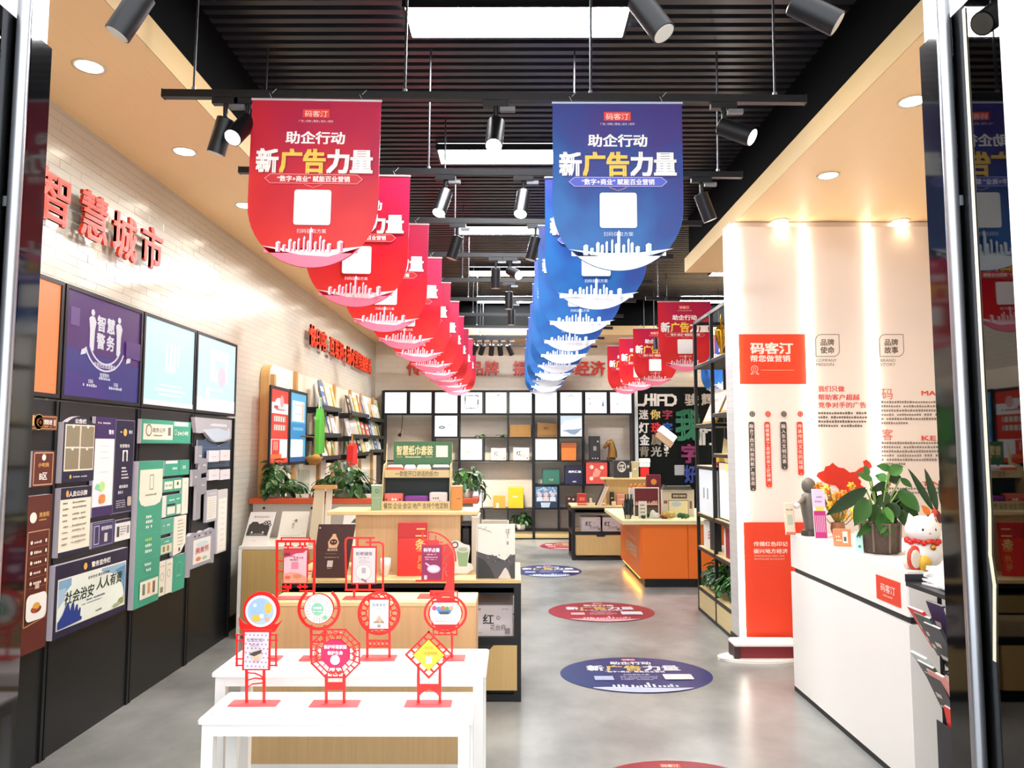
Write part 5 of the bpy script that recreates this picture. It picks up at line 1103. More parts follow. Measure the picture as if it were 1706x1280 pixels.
s.ppoly([(729, 1016), (753, 1016), (750, 1022), (731, 1022)], '#3f78a8').prect(733, 1019, 748, 1023, '#2e4a5a').pmic(740, 748, 1026, 1.5, '#8a9298').pmic(726, 742, 1036, 2.6, '#e0988a').pmic(745, 758, 1036, 2.4, '#b4b4dc').done()
# --- front row, on the lower bench
s = Stand('red table sign with side lattice wings and a patterned pink poster, front row left', (384, 464, 1166, 1177), ZL)
s.rect(403.5, 1049, 452, 1117).bar([(394.5, 1058), (394.5, 1109)], 3).bar([(460, 1058), (460, 1109)], 3)
for y in (1058, 1067, 1098, 1109): s.bar([(393.5, y), (405, y)], 2).bar([(451, y), (461.5, y)], 2)
s.bar([(411, 1117), (411, 1172)], 4.6).bar([(440, 1117), (440, 1172)], 4.6).bar([(411, 1121), (425, 1122), (434, 1126), (440, 1132)], 1.6).bar([(411, 1134), (425, 1130), (440, 1132)], 1.6).bar([(411, 1146), (420, 1140), (440, 1138)], 1.6)
s.prect(407.5, 1053, 449, 1114, '#e9dcea')
for i in range(6):
    for j in range(8): s.pdisc(411 + 7*i + (3 if j % 2 else 0), 1057 + 7.4*j, 1.5, ['#c77a94', '#9a8ab4'][(i+j) % 2])
s.ptext('以爱之名', 428, 1067, 7, '#5a4a5e', .0, 26).ptext('久久', 428, 1075, 5, '#6a5a6e', 0, 16).pdisc(430, 1088, 9, '#d9c2b4').ppoly([(418, 1088), (425, 1084), (440, 1080), (438, 1086), (427, 1091)], '#4a3f3a').ppoly([(424, 1094), (434, 1090), (436, 1096), (428, 1099)], '#dfb48c').done()
s = Stand('octagonal lattice red table sign with a magenta centre, front row middle', (518, 599, 1166, 1178), ZL)
oc = lambda r: [(559 + r*math.cos(math.radians(22.5+45*i)), 1089 - r*math.sin(math.radians(22.5+45*i))) for i in range(8)]
o1, o2 = oc(43), oc(26)
s.bar(o1, 2.6, True).poly(o2)
for a, b in zip(o1, o2): s.bar([a, b], 1.8)
om = oc(34)
for i in range(8):
    a, b = om[i], om[(i+1) % 8]; u = lambda f, P_=om: (a[0]+(b[0]-a[0])*f, a[1]+(b[1]-a[1])*f)
    O = lambda f: (o1[i][0]+(o1[(i+1) % 8][0]-o1[i][0])*f, o1[i][1]+(o1[(i+1) % 8][1]-o1[i][1])*f); I = lambda f: (o2[i][0]+(o2[(i+1) % 8][0]-o2[i][0])*f, o2[i][1]+(o2[(i+1) % 8][1]-o2[i][1])*f)
    s.bar([u(0), u(1)], 1.5).bar([O(.33), u(.33)], 1.5).bar([O(.66), u(.66)], 1.5).bar([u(.5), I(.5)], 1.5)
    if i % 2: s.ring(*u(.5), 4, 2.6, n=10).ring(*u(.2), 3.2, 2, n=8).ring(*u(.8), 3.2, 2, n=8)
s.bar([(544, 1126), (544, 1172)], 4.6).bar([(573.5, 1126), (573.5, 1172)], 4.6).rect(544, 1137, 574, 1149)
s.ppoly(oc(25), '#c8245a').ptext('保护环境家园', 559, 1080, 7, '#f8ecf2', .03, 38).ptext('保护生命', 559, 1090, 7, '#f8ecf2', .03, 26).pdisc(559, 1099, 8, '#eef0f4').pdisc(559, 1099, 4, '#c4d4e6').done()
s = Stand('diamond-shaped red table sign with a yellow-green centre, front row right', (675, 753, 1166, 1178), ZL)
dm = lambda r: [(714.5, 1091-r), (714.5+r, 1091), (714.5, 1091+r), (714.5-r, 1091)]
s.bar(dm(38), 3, True).poly(dm(27.5))
for (ax, ay), (bx, by) in zip(dm(33), dm(33)[1:] + dm(33)[:1]):
    for f in (.18, .5, .82): s.bar([(ax+(bx-ax)*f + (714.5-(ax+bx)/2)*.14, ay+(by-ay)*f + (1091-(ay+by)/2)*.14), (ax+(bx-ax)*f - (714.5-(ax+bx)/2)*.14, ay+(by-ay)*f - (1091-(ay+by)/2)*.14)], 3)
s.bar([(697, 1108), (697, 1172)], 4.6).bar([(733, 1108), (733, 1172)], 4.6).poly([(697, 1140), (733, 1140), (733, 1162), (727, 1155), (721, 1151), (715, 1149.5), (709, 1151), (703, 1155), (697, 1162)])
s.ppoly(dm(26), '#d2cc3c').ptext('食尚美', 714.5, 1081, 6, '#d9a03a', .02, 15).ptext('一品香辣园', 714.5, 1090, 5.5, '#e09a3a', .02, 28).prect(710, 1093, 720, 1105, '#e8e4d0').done()
# ================================================================ BACK WALL GRID
Yg, Dg = 12.86, .30
cx_ = [onY(p, 750, Yg)[0] for p in (637, 679.5, 721, 764.5, 806, 846.5, 889, 931, 973, 1014.5, 1056)]
rz_ = [onY(850, p, Yg)[1] for p in (651, 690, 729, 768, 808, 848, 884.5)]
gt = thing('grid_shelf', 'wide black metal grid shelf covering the back wall', 'shelf', (cx_[0], Yg, 0), group=None)
def gx(i): return cx_[i] - cx_[0]
def upr(i, ztop, zbot, w=.022): MB().box(gx(i)-w/2, gx(i)+w/2, 0, Dg, zbot, ztop, BLKMET).build('upright', gt)
for i in (0, 2, 6, 10): upr(i, rz_[0], 0, .045)
for i, a, b in ((1, 0, 1), (3, 0, 4), (4, 0, 1), (4, 2, 3), (4, 5, 6), (5, 0, 3), (5, 5, 6), (7, 0, 3), (7, 4, 6), (8, 0, 5), (9, 0, 1), (9, 3, 4), (3, 4, 6)): upr(i, rz_[a] if a else rz_[0], rz_[b])
for r, i, j in ((0, 0, 10), (1, 0, 10), (2, 2, 8), (3, 0, 2), (3, 2, 10), (4, 2, 3), (4, 6, 10), (5, 0, 10), (6, 0, 10)):
    MB().box(gx(i), gx(j), .002, Dg-.002, rz_[r]-.012, rz_[r]+.008, BLKMET).build('shelf_board', gt)
MB().box(0, gx(10), .0, Dg, 0, .02, BLKMET).build('bottom_rail', gt); MB().box(.02, gx(10)-.02, .03, .045, .02, rz_[6]-.014, wood('#dcc48c', 'X')).build('plinth_board', gt)
# lit boxes
def gbox(i, r, label, draw=None, bg='#f4f6f8', emit=1.25):
    w = cx_[i+1]-cx_[i]-.05; h = rz_[r]-rz_[r+1]-.034
    lightbox((cx_[i]+.025, Yg+.012, rz_[r+1]+.0095), 0, w, h, .2, label, bg, draw or (lambda P, w, h: None), emit, .006, 'lit boxes in the back grid shelf')
def gd(kind):
    def d(P, w, h):
        if kind == 'leaf': P.poly([(.3*w, .6*h), (.5*w, .7*h), (.42*w, .58*h)], '#dfe8e4'); P.rect(.6*w, .7*h, .85*w, .8*h, '#eef2da')
        if kind == 'edge': P.line([(.12*w, .12*h), (.88*w, .12*h), (.88*w, .88*h), (.12*w, .88*h)], .006, '#f4dfe6', True)
        if kind == 'frame':
            r = random.Random(2)
            for k in range(34): a = 2*PI*k/34; P.disc(.5*w+.31*w*max(-.95, min(.95, 1.3*math.cos(a))), .54*h+.31*h*max(-.95, min(.95, 1.3*math.sin(a))), r.uniform(.015, .04)*w, '#4a5058', None, 6)
            P.disc(.5*w, .54*h, .22*w, '#e6ece8')
        if kind == 'ribbon': P.poly([(.5*w, .84*h), (.7*w, .93*h), (.62*w, .82*h)], '#7f9ab0'); P.line([(.25*w, .7*h), (.28*w, .85*h)], .006, '#f0a0b4'); P.line([(.7*w, .4*h), (.72*w, .6*h)], .004, '#e8d4d8')
        if kind == 'faint': P.rect(.35*w, .74*h, .4*w, .86*h, '#f4e4e8'); P.rect(.45*w, .74*h, .5*w, .86*h, '#f4e4e8')
        if kind == 'dot': P.disc(.34*w, .1*h, .02*w, '#9fb09a'); P.rect(.75*w, .2*h, .8*w, .8*h, '#f2f2e0')
        if kind == 'gate': P.line([(.36*w, .78*h), (.5*w, .86*h), (.64*w, .78*h)], .008, '#5a6068'); P.line([(.5*w, .86*h), (.5*w, .9*h)], .006, '#5a6068')
        if kind == 'sails': P.poly([(.76*w, .35*h), (.84*w, .66*h), (.86*w, .33*h)], '#3a78b4'); P.poly([(.16*w, .66*h), (.2*w, .78*h), (.22*w, .64*h)], '#b06a9a'); P.poly([(.22*w, .4*h), (.25*w, .6*h), (.26*w, .42*h)], '#5a6a5a'); P.rect(.68*w, .7*h, .9*w, .9*h, '#e2f0e0')
        if kind == 'bird': P.poly([(.3*w, .4*h), (.42*w, .42*h), (.34*w, .48*h)], '#8a949c')
        if kind == 'tea': P.disc(.32*w, .44*h, .14*w, '#5f666a', .07*h); P.disc(.32*w, .44*h, .09*w, '#c9d0d2', .03*h); P.disc(.66*w, .56*h, .12*w, '#cfd3d8', .05*h)
        if kind == 'whale': P.poly([(.08*w, .28*h), (.35*w, .34*h), (.62*w, .34*h), (.99*w, .40*h), (.8*w, .2*h), (.65*w, .1*h), (.45*w, .14*h), (.3*w, .24*h)], '#8fa6bc'); P.poly([(.02*w, .5*h), (.2*w, .75*h), (.5*w, .8*h), (.98*w, .9*h), (.98*w, .97*h), (.02*w, .97*h)], '#cfe2ee')
        if kind == 'green': P.poly([(.22*w, .42*h), (.5*w, .42*h), (.42*w, .3*h), (.32*w, .32*h)], '#dfe894')
        if kind == 'cny':
            for x, z in ((.28, .78), (.74, .76), (.26, .26), (.55, .5), (.5, .62)): P.disc(x*w, z*h, .09*w, '#f6dcc0')
            P.poly([(.3*w, .3*h), (.6*w, .35*h), (.7*w, .6*h), (.5*w, .7*h), (.35*w, .55*h)], '#f2a08a')
        if kind == 'people':
            P.rect(.02*w, .55*h, .98*w, .97*h, '#6a90b8'); r = random.Random(6)
            for k in range(46): P.disc(r.uniform(.06, .94)*w, r.uniform(.66, .94)*h, r.uniform(.02, .045)*w, r.choice(['#d8e6f2', '#9fbcd8', '#e8eef4']), None, 7)
            for x in (.2, .48, .78): P.disc(x*w, .62*h, .1*w, '#f0cfc8'); P.poly([((x-.14)*w, .32*h), ((x+.14)*w, .32*h), ((x+.12)*w, .52*h), ((x-.12)*w, .52*h)], '#e8ecf2' if x != .48 else '#f2d8ce')
            P.rect(.02*w, .02*h, .98*w, .28*h, '#24364c'); P.poly([(.28*w, .04*h), (.62*w, .04*h), (.68*w, .26*h), (.24*w, .26*h)], '#cfe0ee')
    return d
names = ['faint green leaf', 'plain white print with a pink border', 'nearly blank white print half behind the red banners', 'dark floral ring', 'blue ribbon print', 'faint pink strokes', 'plain white print beside the blue banners', 'small grey gate drawing', 'coloured sails', 'small grey bird']
for i, kd in enumerate(('leaf', 'edge', None, 'frame', 'ribbon', 'faint', 'dot', 'gate', 'sails', 'bird')):
    gbox(i, 0, f'lit box in the top grid row, {names[i]}', gd(kd))
gbox(2, 1, 'lit white box with grey tea bowls in the back grid', gd('tea')); gbox(7, 1, 'lit box with a blue misty mountain in the second row of the back grid', gd('whale'), '#eef2f4', 1.0)
gbox(3, 2, 'lit white box with a small yellow-green shape in the back grid', gd('green')); gbox(6, 2, 'blank lit white box beside the orange carton in the back grid')
gbox(8, 3, 'lit red box with white blossoms in the back grid', gd('cny'), '#e4524a', .85); gbox(6, 4, 'lit box with a group picture low in the back grid', gd('people'), '#4a6a90', .8); gbox(3, 4, 'lit pale lilac box low in the back grid behind the right-hand pothos', None, '#e6def0', 1.1)
# goods in the grid
def bx(name, label, cat, px0, px1, top, row, col, dep=.16, draw=None, lid=None, yo=.05, tilt=0):
    y = Yg + yo; a = onY(px0, 750, y)[0]; b = onY(px1, 750, y)[0]; z0 = rz_[row] + .009; h = onY(850, top, y)[1] - z0; w = b-a
    t = thing(name, label, cat, (a, y, z0), group=None)
    MB().bbox(0, w, 0, dep, 0, h*.97 if lid else h, mat(col, .5, key='gb', var=.05, vscale=14), .004).build('body', t)
    if lid: MB().box(-.004, w+.004, -.004, dep+.004, h*.72 if lid[1] else h*.97, h, mat(lid[0], .5, key='gblid')).build('lid', t)
    P = Print(0, -.0046 if lid else -.0008); (draw or (lambda P, w, h: P.micro(w*.3, w*.6, h*.5, h*.1, '#efe8da')))(P, w, h); P.build(t)
    return t
hong = lambda P, w, h: (P.text('红', .2*w, .4*h, .42*h, '#3a3530', 'L', .02, .28*w), P.text('花台', .46*w, .26*h, .24*h, '#5a544c', 'L', 0, .28*w), P.rect(.82*w, .1*h, .92*w, .24*h, '#8a8478'))
bx('wooden_box', 'flat tan wooden box in the second row of the back grid, left one', 'box', 849, 885, 708, 2, '#a67c3e', .2, lambda P, w, h: (P.line([(.34*w, .02*h), (.34*w, .98*h)], .006, '#8a642e'), P.rect(0, .2*h, w, .23*h, '#8f6a34')))
bx('wooden_box', 'tan wooden box with dark lettering in the second row of the back grid, right one', 'box', 895, 929, 705, 2, '#9a7440', .2, lambda P, w, h: (P.text('茶礼', .45*w, .55*h, .2*h, '#5a4020', 'C'), P.rect(.05*w, .1*h, .95*w, .14*h, '#6a4c24')))
bx('gift_box', 'small cream calligraphy box in the third row of the back grid, left one', 'gift box', 818, 843, 747, 3, '#e9dfc4', .1, hong); bx('gift_box', 'small cream calligraphy box in the third row of the back grid, right one', 'gift box', 855, 882, 746, 3, '#e2d6c6', .1, hong)
bx('carton', 'orange carton with darker top half in the back grid', 'box', 935, 960, 738, 3, '#dc7a36', .18, lambda P, w, h: None, ('#a85a2c', True))
bx('tall_box', 'tall black box with a small emblem in the back grid', 'box', 982, 1000, 727, 3, '#26282a', .12, lambda P, w, h: (P.rect(.36*w, .4*h, .64*w, .58*h, '#8a8a88'), P.disc(.78*w, .78*h, .08*w, '#b9b9b4'), [P.disc(x*w, .08*h, .05*w, '#c9c9c4') for x in (.3, .52, .76)]))
bx('gift_box', 'teal green lidded gift box in the fourth row of the back grid', 'gift box', 904, 932, 782, 4, '#2f6a5c', .18, lambda P, w, h: P.text('礼品', .5*w, .25*h, .14*h, '#d6c9a0', 'C'), ('#26584c', False))
bx('binder_box', 'navy book box with white lettering in the fourth row of the back grid', 'box', 941, 971, 776, 4, '#23284a', .14, lambda P, w, h: (P.text('资料汇编', .54*w, .62*h, .13*h, '#eef0f4', 'C', .03, .7*w), P.rect(.42*w, .1*h, .62*w, .17*h, '#b9bcd0')))
bx('gift_box', 'small orange box with white cut-outs, low in the back grid', 'gift box', 822, 842, 826, 5, '#e6993c', .1, lambda P, w, h: P.rect(.25*w, .02*h, .45*w, .4*h, '#f6ead2')); bx('gift_box', 'large bright yellow box, low in the back grid', 'gift box', 847, 872, 812, 5, '#e8b21e', .16)
bx('picture_frame', 'small dark framed sign behind the right-hand pothos in the back grid', 'picture frame', 766, 800, 784, 4, '#2a2a2c', .03, lambda P, w, h: P.rect(.1*w, .1*h, .9*w, .9*h, '#8d8a84'))
bx('photo_card', 'dark patterned card low in the back grid behind the black table', 'card', 942, 960, 826, 5, '#3a2624', .04, lambda P, w, h: [P.disc(x*w, z*h, .09*w, '#c9b0a4') for x, z in ((.3, .75), (.7, .7), (.3, .25))])
# horse head statue
y = Yg+.12; a = onY(1018, 750, y)[0]; z0 = rz_[3]+.009; hh = onY(850, 731, y)[1]-z0
t = thing('horse_statue', 'small bronze horse head statue on a dark base in the back grid', 'statue', (a, y, z0))
BRZ = mat('#8a6430', .35, .6, key='bronze', var=.2, vscale=20); MB().box(-.07, .07, -.05, .05, 0, .05, mat('#4a3a2a', .5)).build('base', t)
MB().cyl((.02, 0, .05), (.025, 0, hh*.4), .085, BRZ, 12, .075).cyl((.025, 0, hh*.36), (.005, 0, hh*.8), .075, BRZ, 12, .05).ell((-.02, 0, hh*.8), (.07, .045, .05), BRZ).cyl((-.04, 0, hh*.78), (-.105, 0, hh*.62), .042, BRZ, 10, .028).ell((-.108, 0, hh*.61), (.03, .028, .028), BRZ).cyl((.0, .014, hh*.88), (.004, .016, hh), .009, BRZ, 6, .001).cyl((.0, -.014, hh*.88), (.004, -.016, hh), .009, BRZ, 6, .001).box(.015, .035, -.008, .008, hh*.4, hh*.9, BRZ).build('figure', t)
# wall light pull by the grid and floor plant
t = thing('hanging_lamp', 'small dark wire lamp hanging from the left end of the grid', 'lamp', (onY(669, 700, Yg-.02)[0], Yg+.1, rz_[1]-.013)); MB().tube([(0, 0, 0), (-.01, 0, -.2), (-.03, 0, -.32)], .006, BLKMET, 6).cyl((-.03, 0, -.32), (-.06, 0, -.37), .02, BLKMET, 10, .035).build('pendant', t)
MB().ring(-.02, -.28, .06, .053, .0, .004, mat('#c9a27c', .4, key='wire'), n=18).build('hoop', t)
pothos('leafy green plant at the foot of the back grid, left of the aisle', (onY(868, 880, Yg+.12)[0], Yg+.12, rz_[6]+.009), .17, .26, 40, .10, pot(.09, .09, GP), 31, ysq=.4)
for px in (800, 836): 
    x = onY(px, 728, Yg+.1)[0]; pothos(f'tiny green plant on the second shelf row of the back grid, {"left" if px == 800 else "right"} one', (x, Yg+.1, rz_[2]+.009), .09, .035, 10, .06, pot(.03, .02, BLACK), px)

# ================================================================ BLACK SIGN WALL AT THE BACK RIGHT
xs0 = onY(1063, 700, YB-.06)[0]; zs1 = onY(1100, 645, YB-.06)[1]
t = thing('sign_board', 'black wall board with coloured sample lettering at the back right', 'sign', (xs0, YB-.06, .0)); MB().box(0, 4.58-xs0, 0, .055, .0, zs1, mat('#070c0a', .5, key='signblk', spec=.15)).build('board', t)
MB().box(-.07, -.005, -.02, .055, 0, zs1, mat('#dfe6ea', .4, key='signedge')).build('edge_strip', t)
def bt(ch, px0, px1, py0, py1, h, name='letter', bold=.03, dep=.025):
    y = YB - .062; x0, z1 = onY(px0, py0, y); x1, z0 = onY(px1, py1, y); g = MB(); vs, fs, mx, mn = glyphs(ch, bold); m = mat(h, .4, key='sg')
    zs = [v[1] for v in vs]; mz, nz = max(zs), min(zs); V = [((v[0]-mn)/(mx-mn)*(x1-x0), (v[1]-nz)/(mz-nz)*(z1-z0), -dep + .001*v[2]) for v in vs]
    g.add([(v[0], v[2], v[1]) for v in V], fs, m); E_ = {}
    for f in fs:
        for i in range(len(f)): E_[(f[i], f[(i+1) % len(f)])] = 1
    for (i, j) in E_:
        if (j, i) not in E_: g.add([(V[i][0], V[i][2], V[i][1]), (V[j][0], V[j][2], V[j][1]), (V[j][0], 0, V[j][1]), (V[i][0], 0, V[i][1])], [(0, 1, 2, 3)], m)
    g.build(name, t, (x0-xs0, -.002, z0))
WHT = '#e6e6e2'
y_ = YB-.062; q = lambda px, py: (onY(px, py, y_)[0]-xs0, onY(px, py, y_)[1])
g = MB(); mm = mat(WHT, .4, key='sg'); W6 = .042
g.bars([q(1076, 659), q(1075, 672), q(1072, 675), q(1064, 675)], W6, -.03-.0003*1, -.002, mm); g.bars([q(1085, 658), q(1085, 675)], W6, -.03-.0003*2, -.002, mm).bars([q(1079, 666), q(1091, 666)], W6, -.03-.0003*3, -.002, mm).bars([q(1091, 658), q(1091, 675)], W6, -.03-.0003*4, -.002, mm); g.bars([q(1096, 675), q(1096, 659), q(1109, 659), q(1109, 675)], W6, -.03-.0003*5, -.002, mm).bars([q(1097, 667), q(1108, 667)], W6*.8, -.03-.0003*6, -.002, mm)
g.bars([q(1113, 659), q(1119, 659), q(1124, 662), q(1125, 667), q(1124, 672), q(1119, 675), q(1112, 675)], W6, -.03-.0003*7, -.002, mm); g.build('letter', t)
bt('骏', 1140, 1164, 656, 676, '#b9b4ac'); bt('辉', 1168, 1190, 656, 676, '#b9b4ac')
for row, (py0, py1, items) in enumerate(((683, 699, (('迷', 1064, 1080, WHT), ('你', 1083, 1100, '#e6cf7a'), ('字', 1103, 1120, '#a8324a'))), (704, 722, (('灯', 1064, 1081, WHT), ('珠', 1084, 1102, '#d8262e'), ('字', 1104, 1120, '#2a62b8'))), (724, 742, (('金', 1065, 1082, WHT), ('属', 1084, 1101, '#8a7f6c'), ('字', 1104, 1120, '#8a7f6c'))), (744, 761, (('背', 1065, 1081, '#8f8674'), ('光', 1084, 1102, '#a9a49a'), ('字', 1106, 1114, '#c9c4ba'))))):
    for ch, a, b, c in items: bt(ch, a, b, py0, py1, c)
bt('我', 1124, 1166, 682, 735, '#1f6e4e', bold=.05, dep=.05); bt('们', 1160, 1190, 714, 742, '#c9c6c0', bold=.04, dep=.04); bt('字', 1134, 1162, 740, 772, '#7a2456', bold=.05, dep=.04); bt('好', 1140, 1158, 775, 805, '#2a3f8a', bold=.05, dep=.04)
P = Print(0, -.003); a = q(1124, 792); b = q(1140, 775); P.rect(a[0], a[1], b[0], b[1], '#9a9a9c'); P.build(t)
# security camera
xc, zc_ = onY(1108, 728, 12.4); t = thing('security_camera', 'white security camera with a beige underside in front of the black sign wall', 'camera', (xc, 12.4, zc_))
Mx = Matrix.Rotation(math.radians(38), 4, 'Y')
MB().bbox(-.16, .16, -.07, .07, .0, .12, WHITE, .02, Mx).build('hood', t); MB().box(-.13, .17, -.055, .055, -.10, .0, mat('#b99a7c', .5, key='camb'), Mx).build('body', t)
MB().cyl((.0, .05, .05), (.0, YB-.10-12.4, .05), .03, WHITE, 10).build('arm', t)
t = thing('white_hook', 'small white hook on the black sign wall', 'hook', (*onY(1109, 748, YB-.09)[:1], YB-.09, onY(1109, 748, YB-.09)[1])); MB().tube([(-.02, .02, .06), (.03, 0, .04), (.02, -.02, -.01), (-.02, -.02, -.03)], .012, WHITE).build('hook', t)

# ================================================================ BLACK TABLE AT THE BACK RIGHT
Ye = 10.55; x0 = onY(953, 900, Ye)[0]; x1 = 1.62
framed_desk('black-framed display table with an oak drawer near the back right', x0, x1, Ye, 11.2, .745, .385, .07, .345, [.045, x1-x0-.045])
tea_box('left grey calligraphy gift box inside the far display table', (onY(969, 870, Ye)[0], Ye+.04, .386), .30, .205, .28); tea_box('right grey calligraphy gift box inside the far display table', (onY(1000.5, 870, Ye)[0], Ye+.04, .386), .30, .205, .28)
x2 = onY(1010, 820, 10.9)[0]; t = thing('display_riser', 'oak display riser on the far display table', 'riser', (x2, 10.9, .746)); hr = onY(1040, 797, 10.85)[1]-.746
MB().box(.0, .62, 0, .28, 0, hr-.02, wood('#c2a468', 'Z')).build('body', t); MB().box(-.06, .66, -.03, .3, hr-.02, hr, wood('#e0cf9c', 'X')).build('top', t); zrr = .747 + hr
def sb(name, label, cat, px0, px1, top, y, z0, col, dep=.08, draw=None, rz=0):
    a = onY(px0, 800, y)[0]; b = onY(px1, 800, y)[0]; h = onY(1000, top, y)[1]-z0; t = thing(name, label, cat, ((a+b)/2, y, z0), rz); w = (b-a)
    MB().bbox(-w/2, w/2, 0, dep, 0, h, mat(col, .45, key='sb', var=.05, vscale=16), min(.006, w*.1)).build('body', t)
    P = Print(); (draw or (lambda P, w, h: P.micro(-w*.3, w*.3, h*.5, h*.1, '#f0e8da')))(P, w, h); P.build(t); return t
def d_emb(P, w, h): P.disc(0, .62*h, .28*w, '#d6d2ca', .3*h); P.disc(0, .62*h, .22*w, '#26262a', .24*h); P.text('四季', 0, .62*h, .16*h, '#d6d2ca', 'C', .04, .3*w); P.text('火锅', 0, .44*h, .16*h, '#d6d2ca', 'C', .04, .3*w); P.poly([(-.12*w, .42*h), (.12*w, .42*h), (0, .3*h)], '#d6d2ca'); P.rect(.36*w, .56*h, .48*w, .72*h, '#c9c5bd')
sb('menu_box', 'square black box with a white round emblem on the far riser', 'box', 1023, 1049, 767, 10.95, zrr, '#28282c', .14, d_emb)
sb('drink_can', 'small white can beside the black emblem box on the far riser', 'can', 1049, 1053, 787, 10.95, zrr, '#dcd8d0', .05)
sb('gift_box', 'tall olive and cream box at the right end of the far riser', 'gift box', 1053, 1064, 769, 10.95, zrr, '#b9ad86', .1)
sb('gift_box', 'red gift box standing at the left of the far table top', 'gift box', 962, 977, 823, 10.7, .746, '#b8352c', .12, lambda P, w, h: (P.rect(-.3*w, .4*h, .3*w, .7*h, '#e0705c'), P.rect(-.5*w, .1*h, .5*w, .2*h, '#e8b0a0')))
t = thing('candle', 'small cream candle block beside the red gift box on the far table', 'candle', (onY(984, 800, 10.7)[0], 10.7, .746)); MB().box(-.045, .045, -.03, .03, 0, .035, mat('#e2d6b4', .5)).cyl((0, 0, .035), (0, 0, .1), .018, mat('#ece2c4', .5), 12).build('body', t)
for i, (px, c, n) in enumerate(((993, '#2a2020', 'black'), (997, '#9a2438', 'crimson'))):
    t = thing('leaning_book', f'{n} book leaning to the right on the far table', 'book', (onY(px, 800, 10.66)[0], 10.66, .747), rot=(0, math.radians(24), 0)); MB().box(0, .035, 0, .2, 0, .30, mat(c, .45)).build('cover', t); MB().box(.004, .031, -.001, .19, .004, .301, mat('#e6dccb', .6)).build('pages', t)
sb('speaker_block', 'small black block in front of the far oak riser', 'speaker', 1016, 1023, 820, 10.75, .746, '#1c1c1e', .06); sb('gift_box', 'pink patterned gift box at the right of the far table top', 'gift box', 1027, 1043, 824, 10.72, .746, '#c98a76', .1)
sb('jar', 'small cream jar in front of the far oak riser', 'jar', 1019, 1026, 836, 10.62, .746, '#e0d4b0', .05)
# red and white figure-like pack behind
t = thing('gift_pack', 'white-topped bright red gift pack in front of the black sign wall', 'gift pack', (onY(1074, 790, 11.6)[0], 11.6, 0)); zb = onY(1074, 796, 11.6)[1]; q = lambda py: onY(1074, py, 11.6)[1]
MB().box(-.09, .09, -.06, .06, 0, zb-.02, mat('#3a3a3c', .5)).build('plinth', t); MB().bbox(-.06, .06, -.05, .05, zb-.02, q(778), mat('#dd1c1a', .4, key='redpack'), .01).build('pack', t); MB().bbox(-.075, .075, -.055, .055, q(778), q(771), WHITE, .006).bbox(-.08, .08, -.06, .06, q(771), q(764), WHITE, .01).build('top', t)

# ================================================================ ORANGE COUNTER
Yo = 8.55; xo = onY(1069, 960, Yo)[0]; zo = onY(1100, 867, Yo)[1]; yo1 = 10.1
ORG = mat('#ee7420', .42, key='orange', var=.03, vscale=5)
t = thing('orange_counter', 'bright orange counter with a pale top and black plinth', 'counter', (xo, Yo, 0)); w = 4.3-xo
MB().box(0, .9, .0, yo1-Yo, .10, zo-.045, ORG).build('body', t)
for a, b in ((.004, .52), (.53, .895)): MB().box(a, b, -.014, .0, .10, zo-.05, ORG).build('front_panel', t)
MB().box(-.012, 0, .004, yo1-Yo, .10, zo-.05, ORG).build('side_panel', t)
MB().box(.9, w, .012, .5, .1, zo-.05, ORG).build('wing_panel', t)
MB().box(.04, w, .03, yo1-Yo-.03, 0, .10, BLACK).build('plinth', t)
MB().box(-.22, w, -.05, yo1-Yo+.05, zo-.045, zo, wood('#e2d5a6', 'X', 'ctop')).build('worktop', t, bevel=.003)
P = Print(0, -.001); P.text('数字化印刷服务平台', .5, .47, .06, '#e8c4a4', 'L', .0, .75); P.text('快印客智造', .5, .30, .15, '#ecd2b4', 'L', .03, .8); P.build(t, 'print', (-.012, yo1-Yo, 0), (0, 0, -PI/2))
m = MB(); m.box(.0, .02, .1, yo1-Yo-.1, .085, .098, mat('#ffb640', .5, emit=14, key='underled')); m.build('led_strip', t)
zq = zo + .001
# goods on the orange counter
def d_skyl(P, w, h):
    r = random.Random(3); x = -w*.46
    while x < w*.44: ww = r.uniform(.02, .05)*w; P.rect(x, .42*h, x+ww, (.46+r.uniform(0, .1))*h, '#e2c2b0'); x += ww*1.4
    P.rect(-.48*w, .40*h, .48*w, .44*h, '#e2c2b0'); P.rect(-.48*w, .0, .48*w, .3*h, '#4a4a3a')
def frame_(px0, px1, top, y, col, label, draw, edge='#e2dccf'):
    a = onY(px0, 800, y)[0]; b = onY(px1, 800, y)[0]; h = onY(1000, top, y)[1]-zq; w = b-a; t = thing('display_card', label, 'display card', ((a+b)/2, y, zq)); MB().box(-w/2, w/2, 0, .03, 0, h, ink(col), side=None if 0 else None) if 0 else MB().box(-w/2, w/2, 0, .03, 0, h, ink(col)).build('board', t)
    MB().box(-w/2-.012, -w/2, -.003, .033, 0, h+.012, ink(edge)).box(w/2, w/2+.012, -.003, .033, 0, h+.012, ink(edge)).box(-w/2, w/2, -.003, .033, h, h+.012, ink(edge)).build('frame', t)
    P = Print(); draw(P, w, h); P.build(t); return t
frame_(1057, 1096, 814, 9.05, '#6a1420', 'maroon framed card with a pale city skyline on the orange counter', d_skyl)
sb('tall_card', 'maroon box with an orange round emblem behind the skyline card', 'box', 1077, 1101, 791, 9.2, zq, '#6f1826', .06, lambda P, w, h: (P.disc(0, .82*h, .2*w, '#e08a3a'), P.text('百年好合', 0, .62*h, .08*h, '#e2b8a0', 'C', .02, .66*w), P.rect(-.38*w, .6*h, .38*w, .61*h, '#d8a088')))
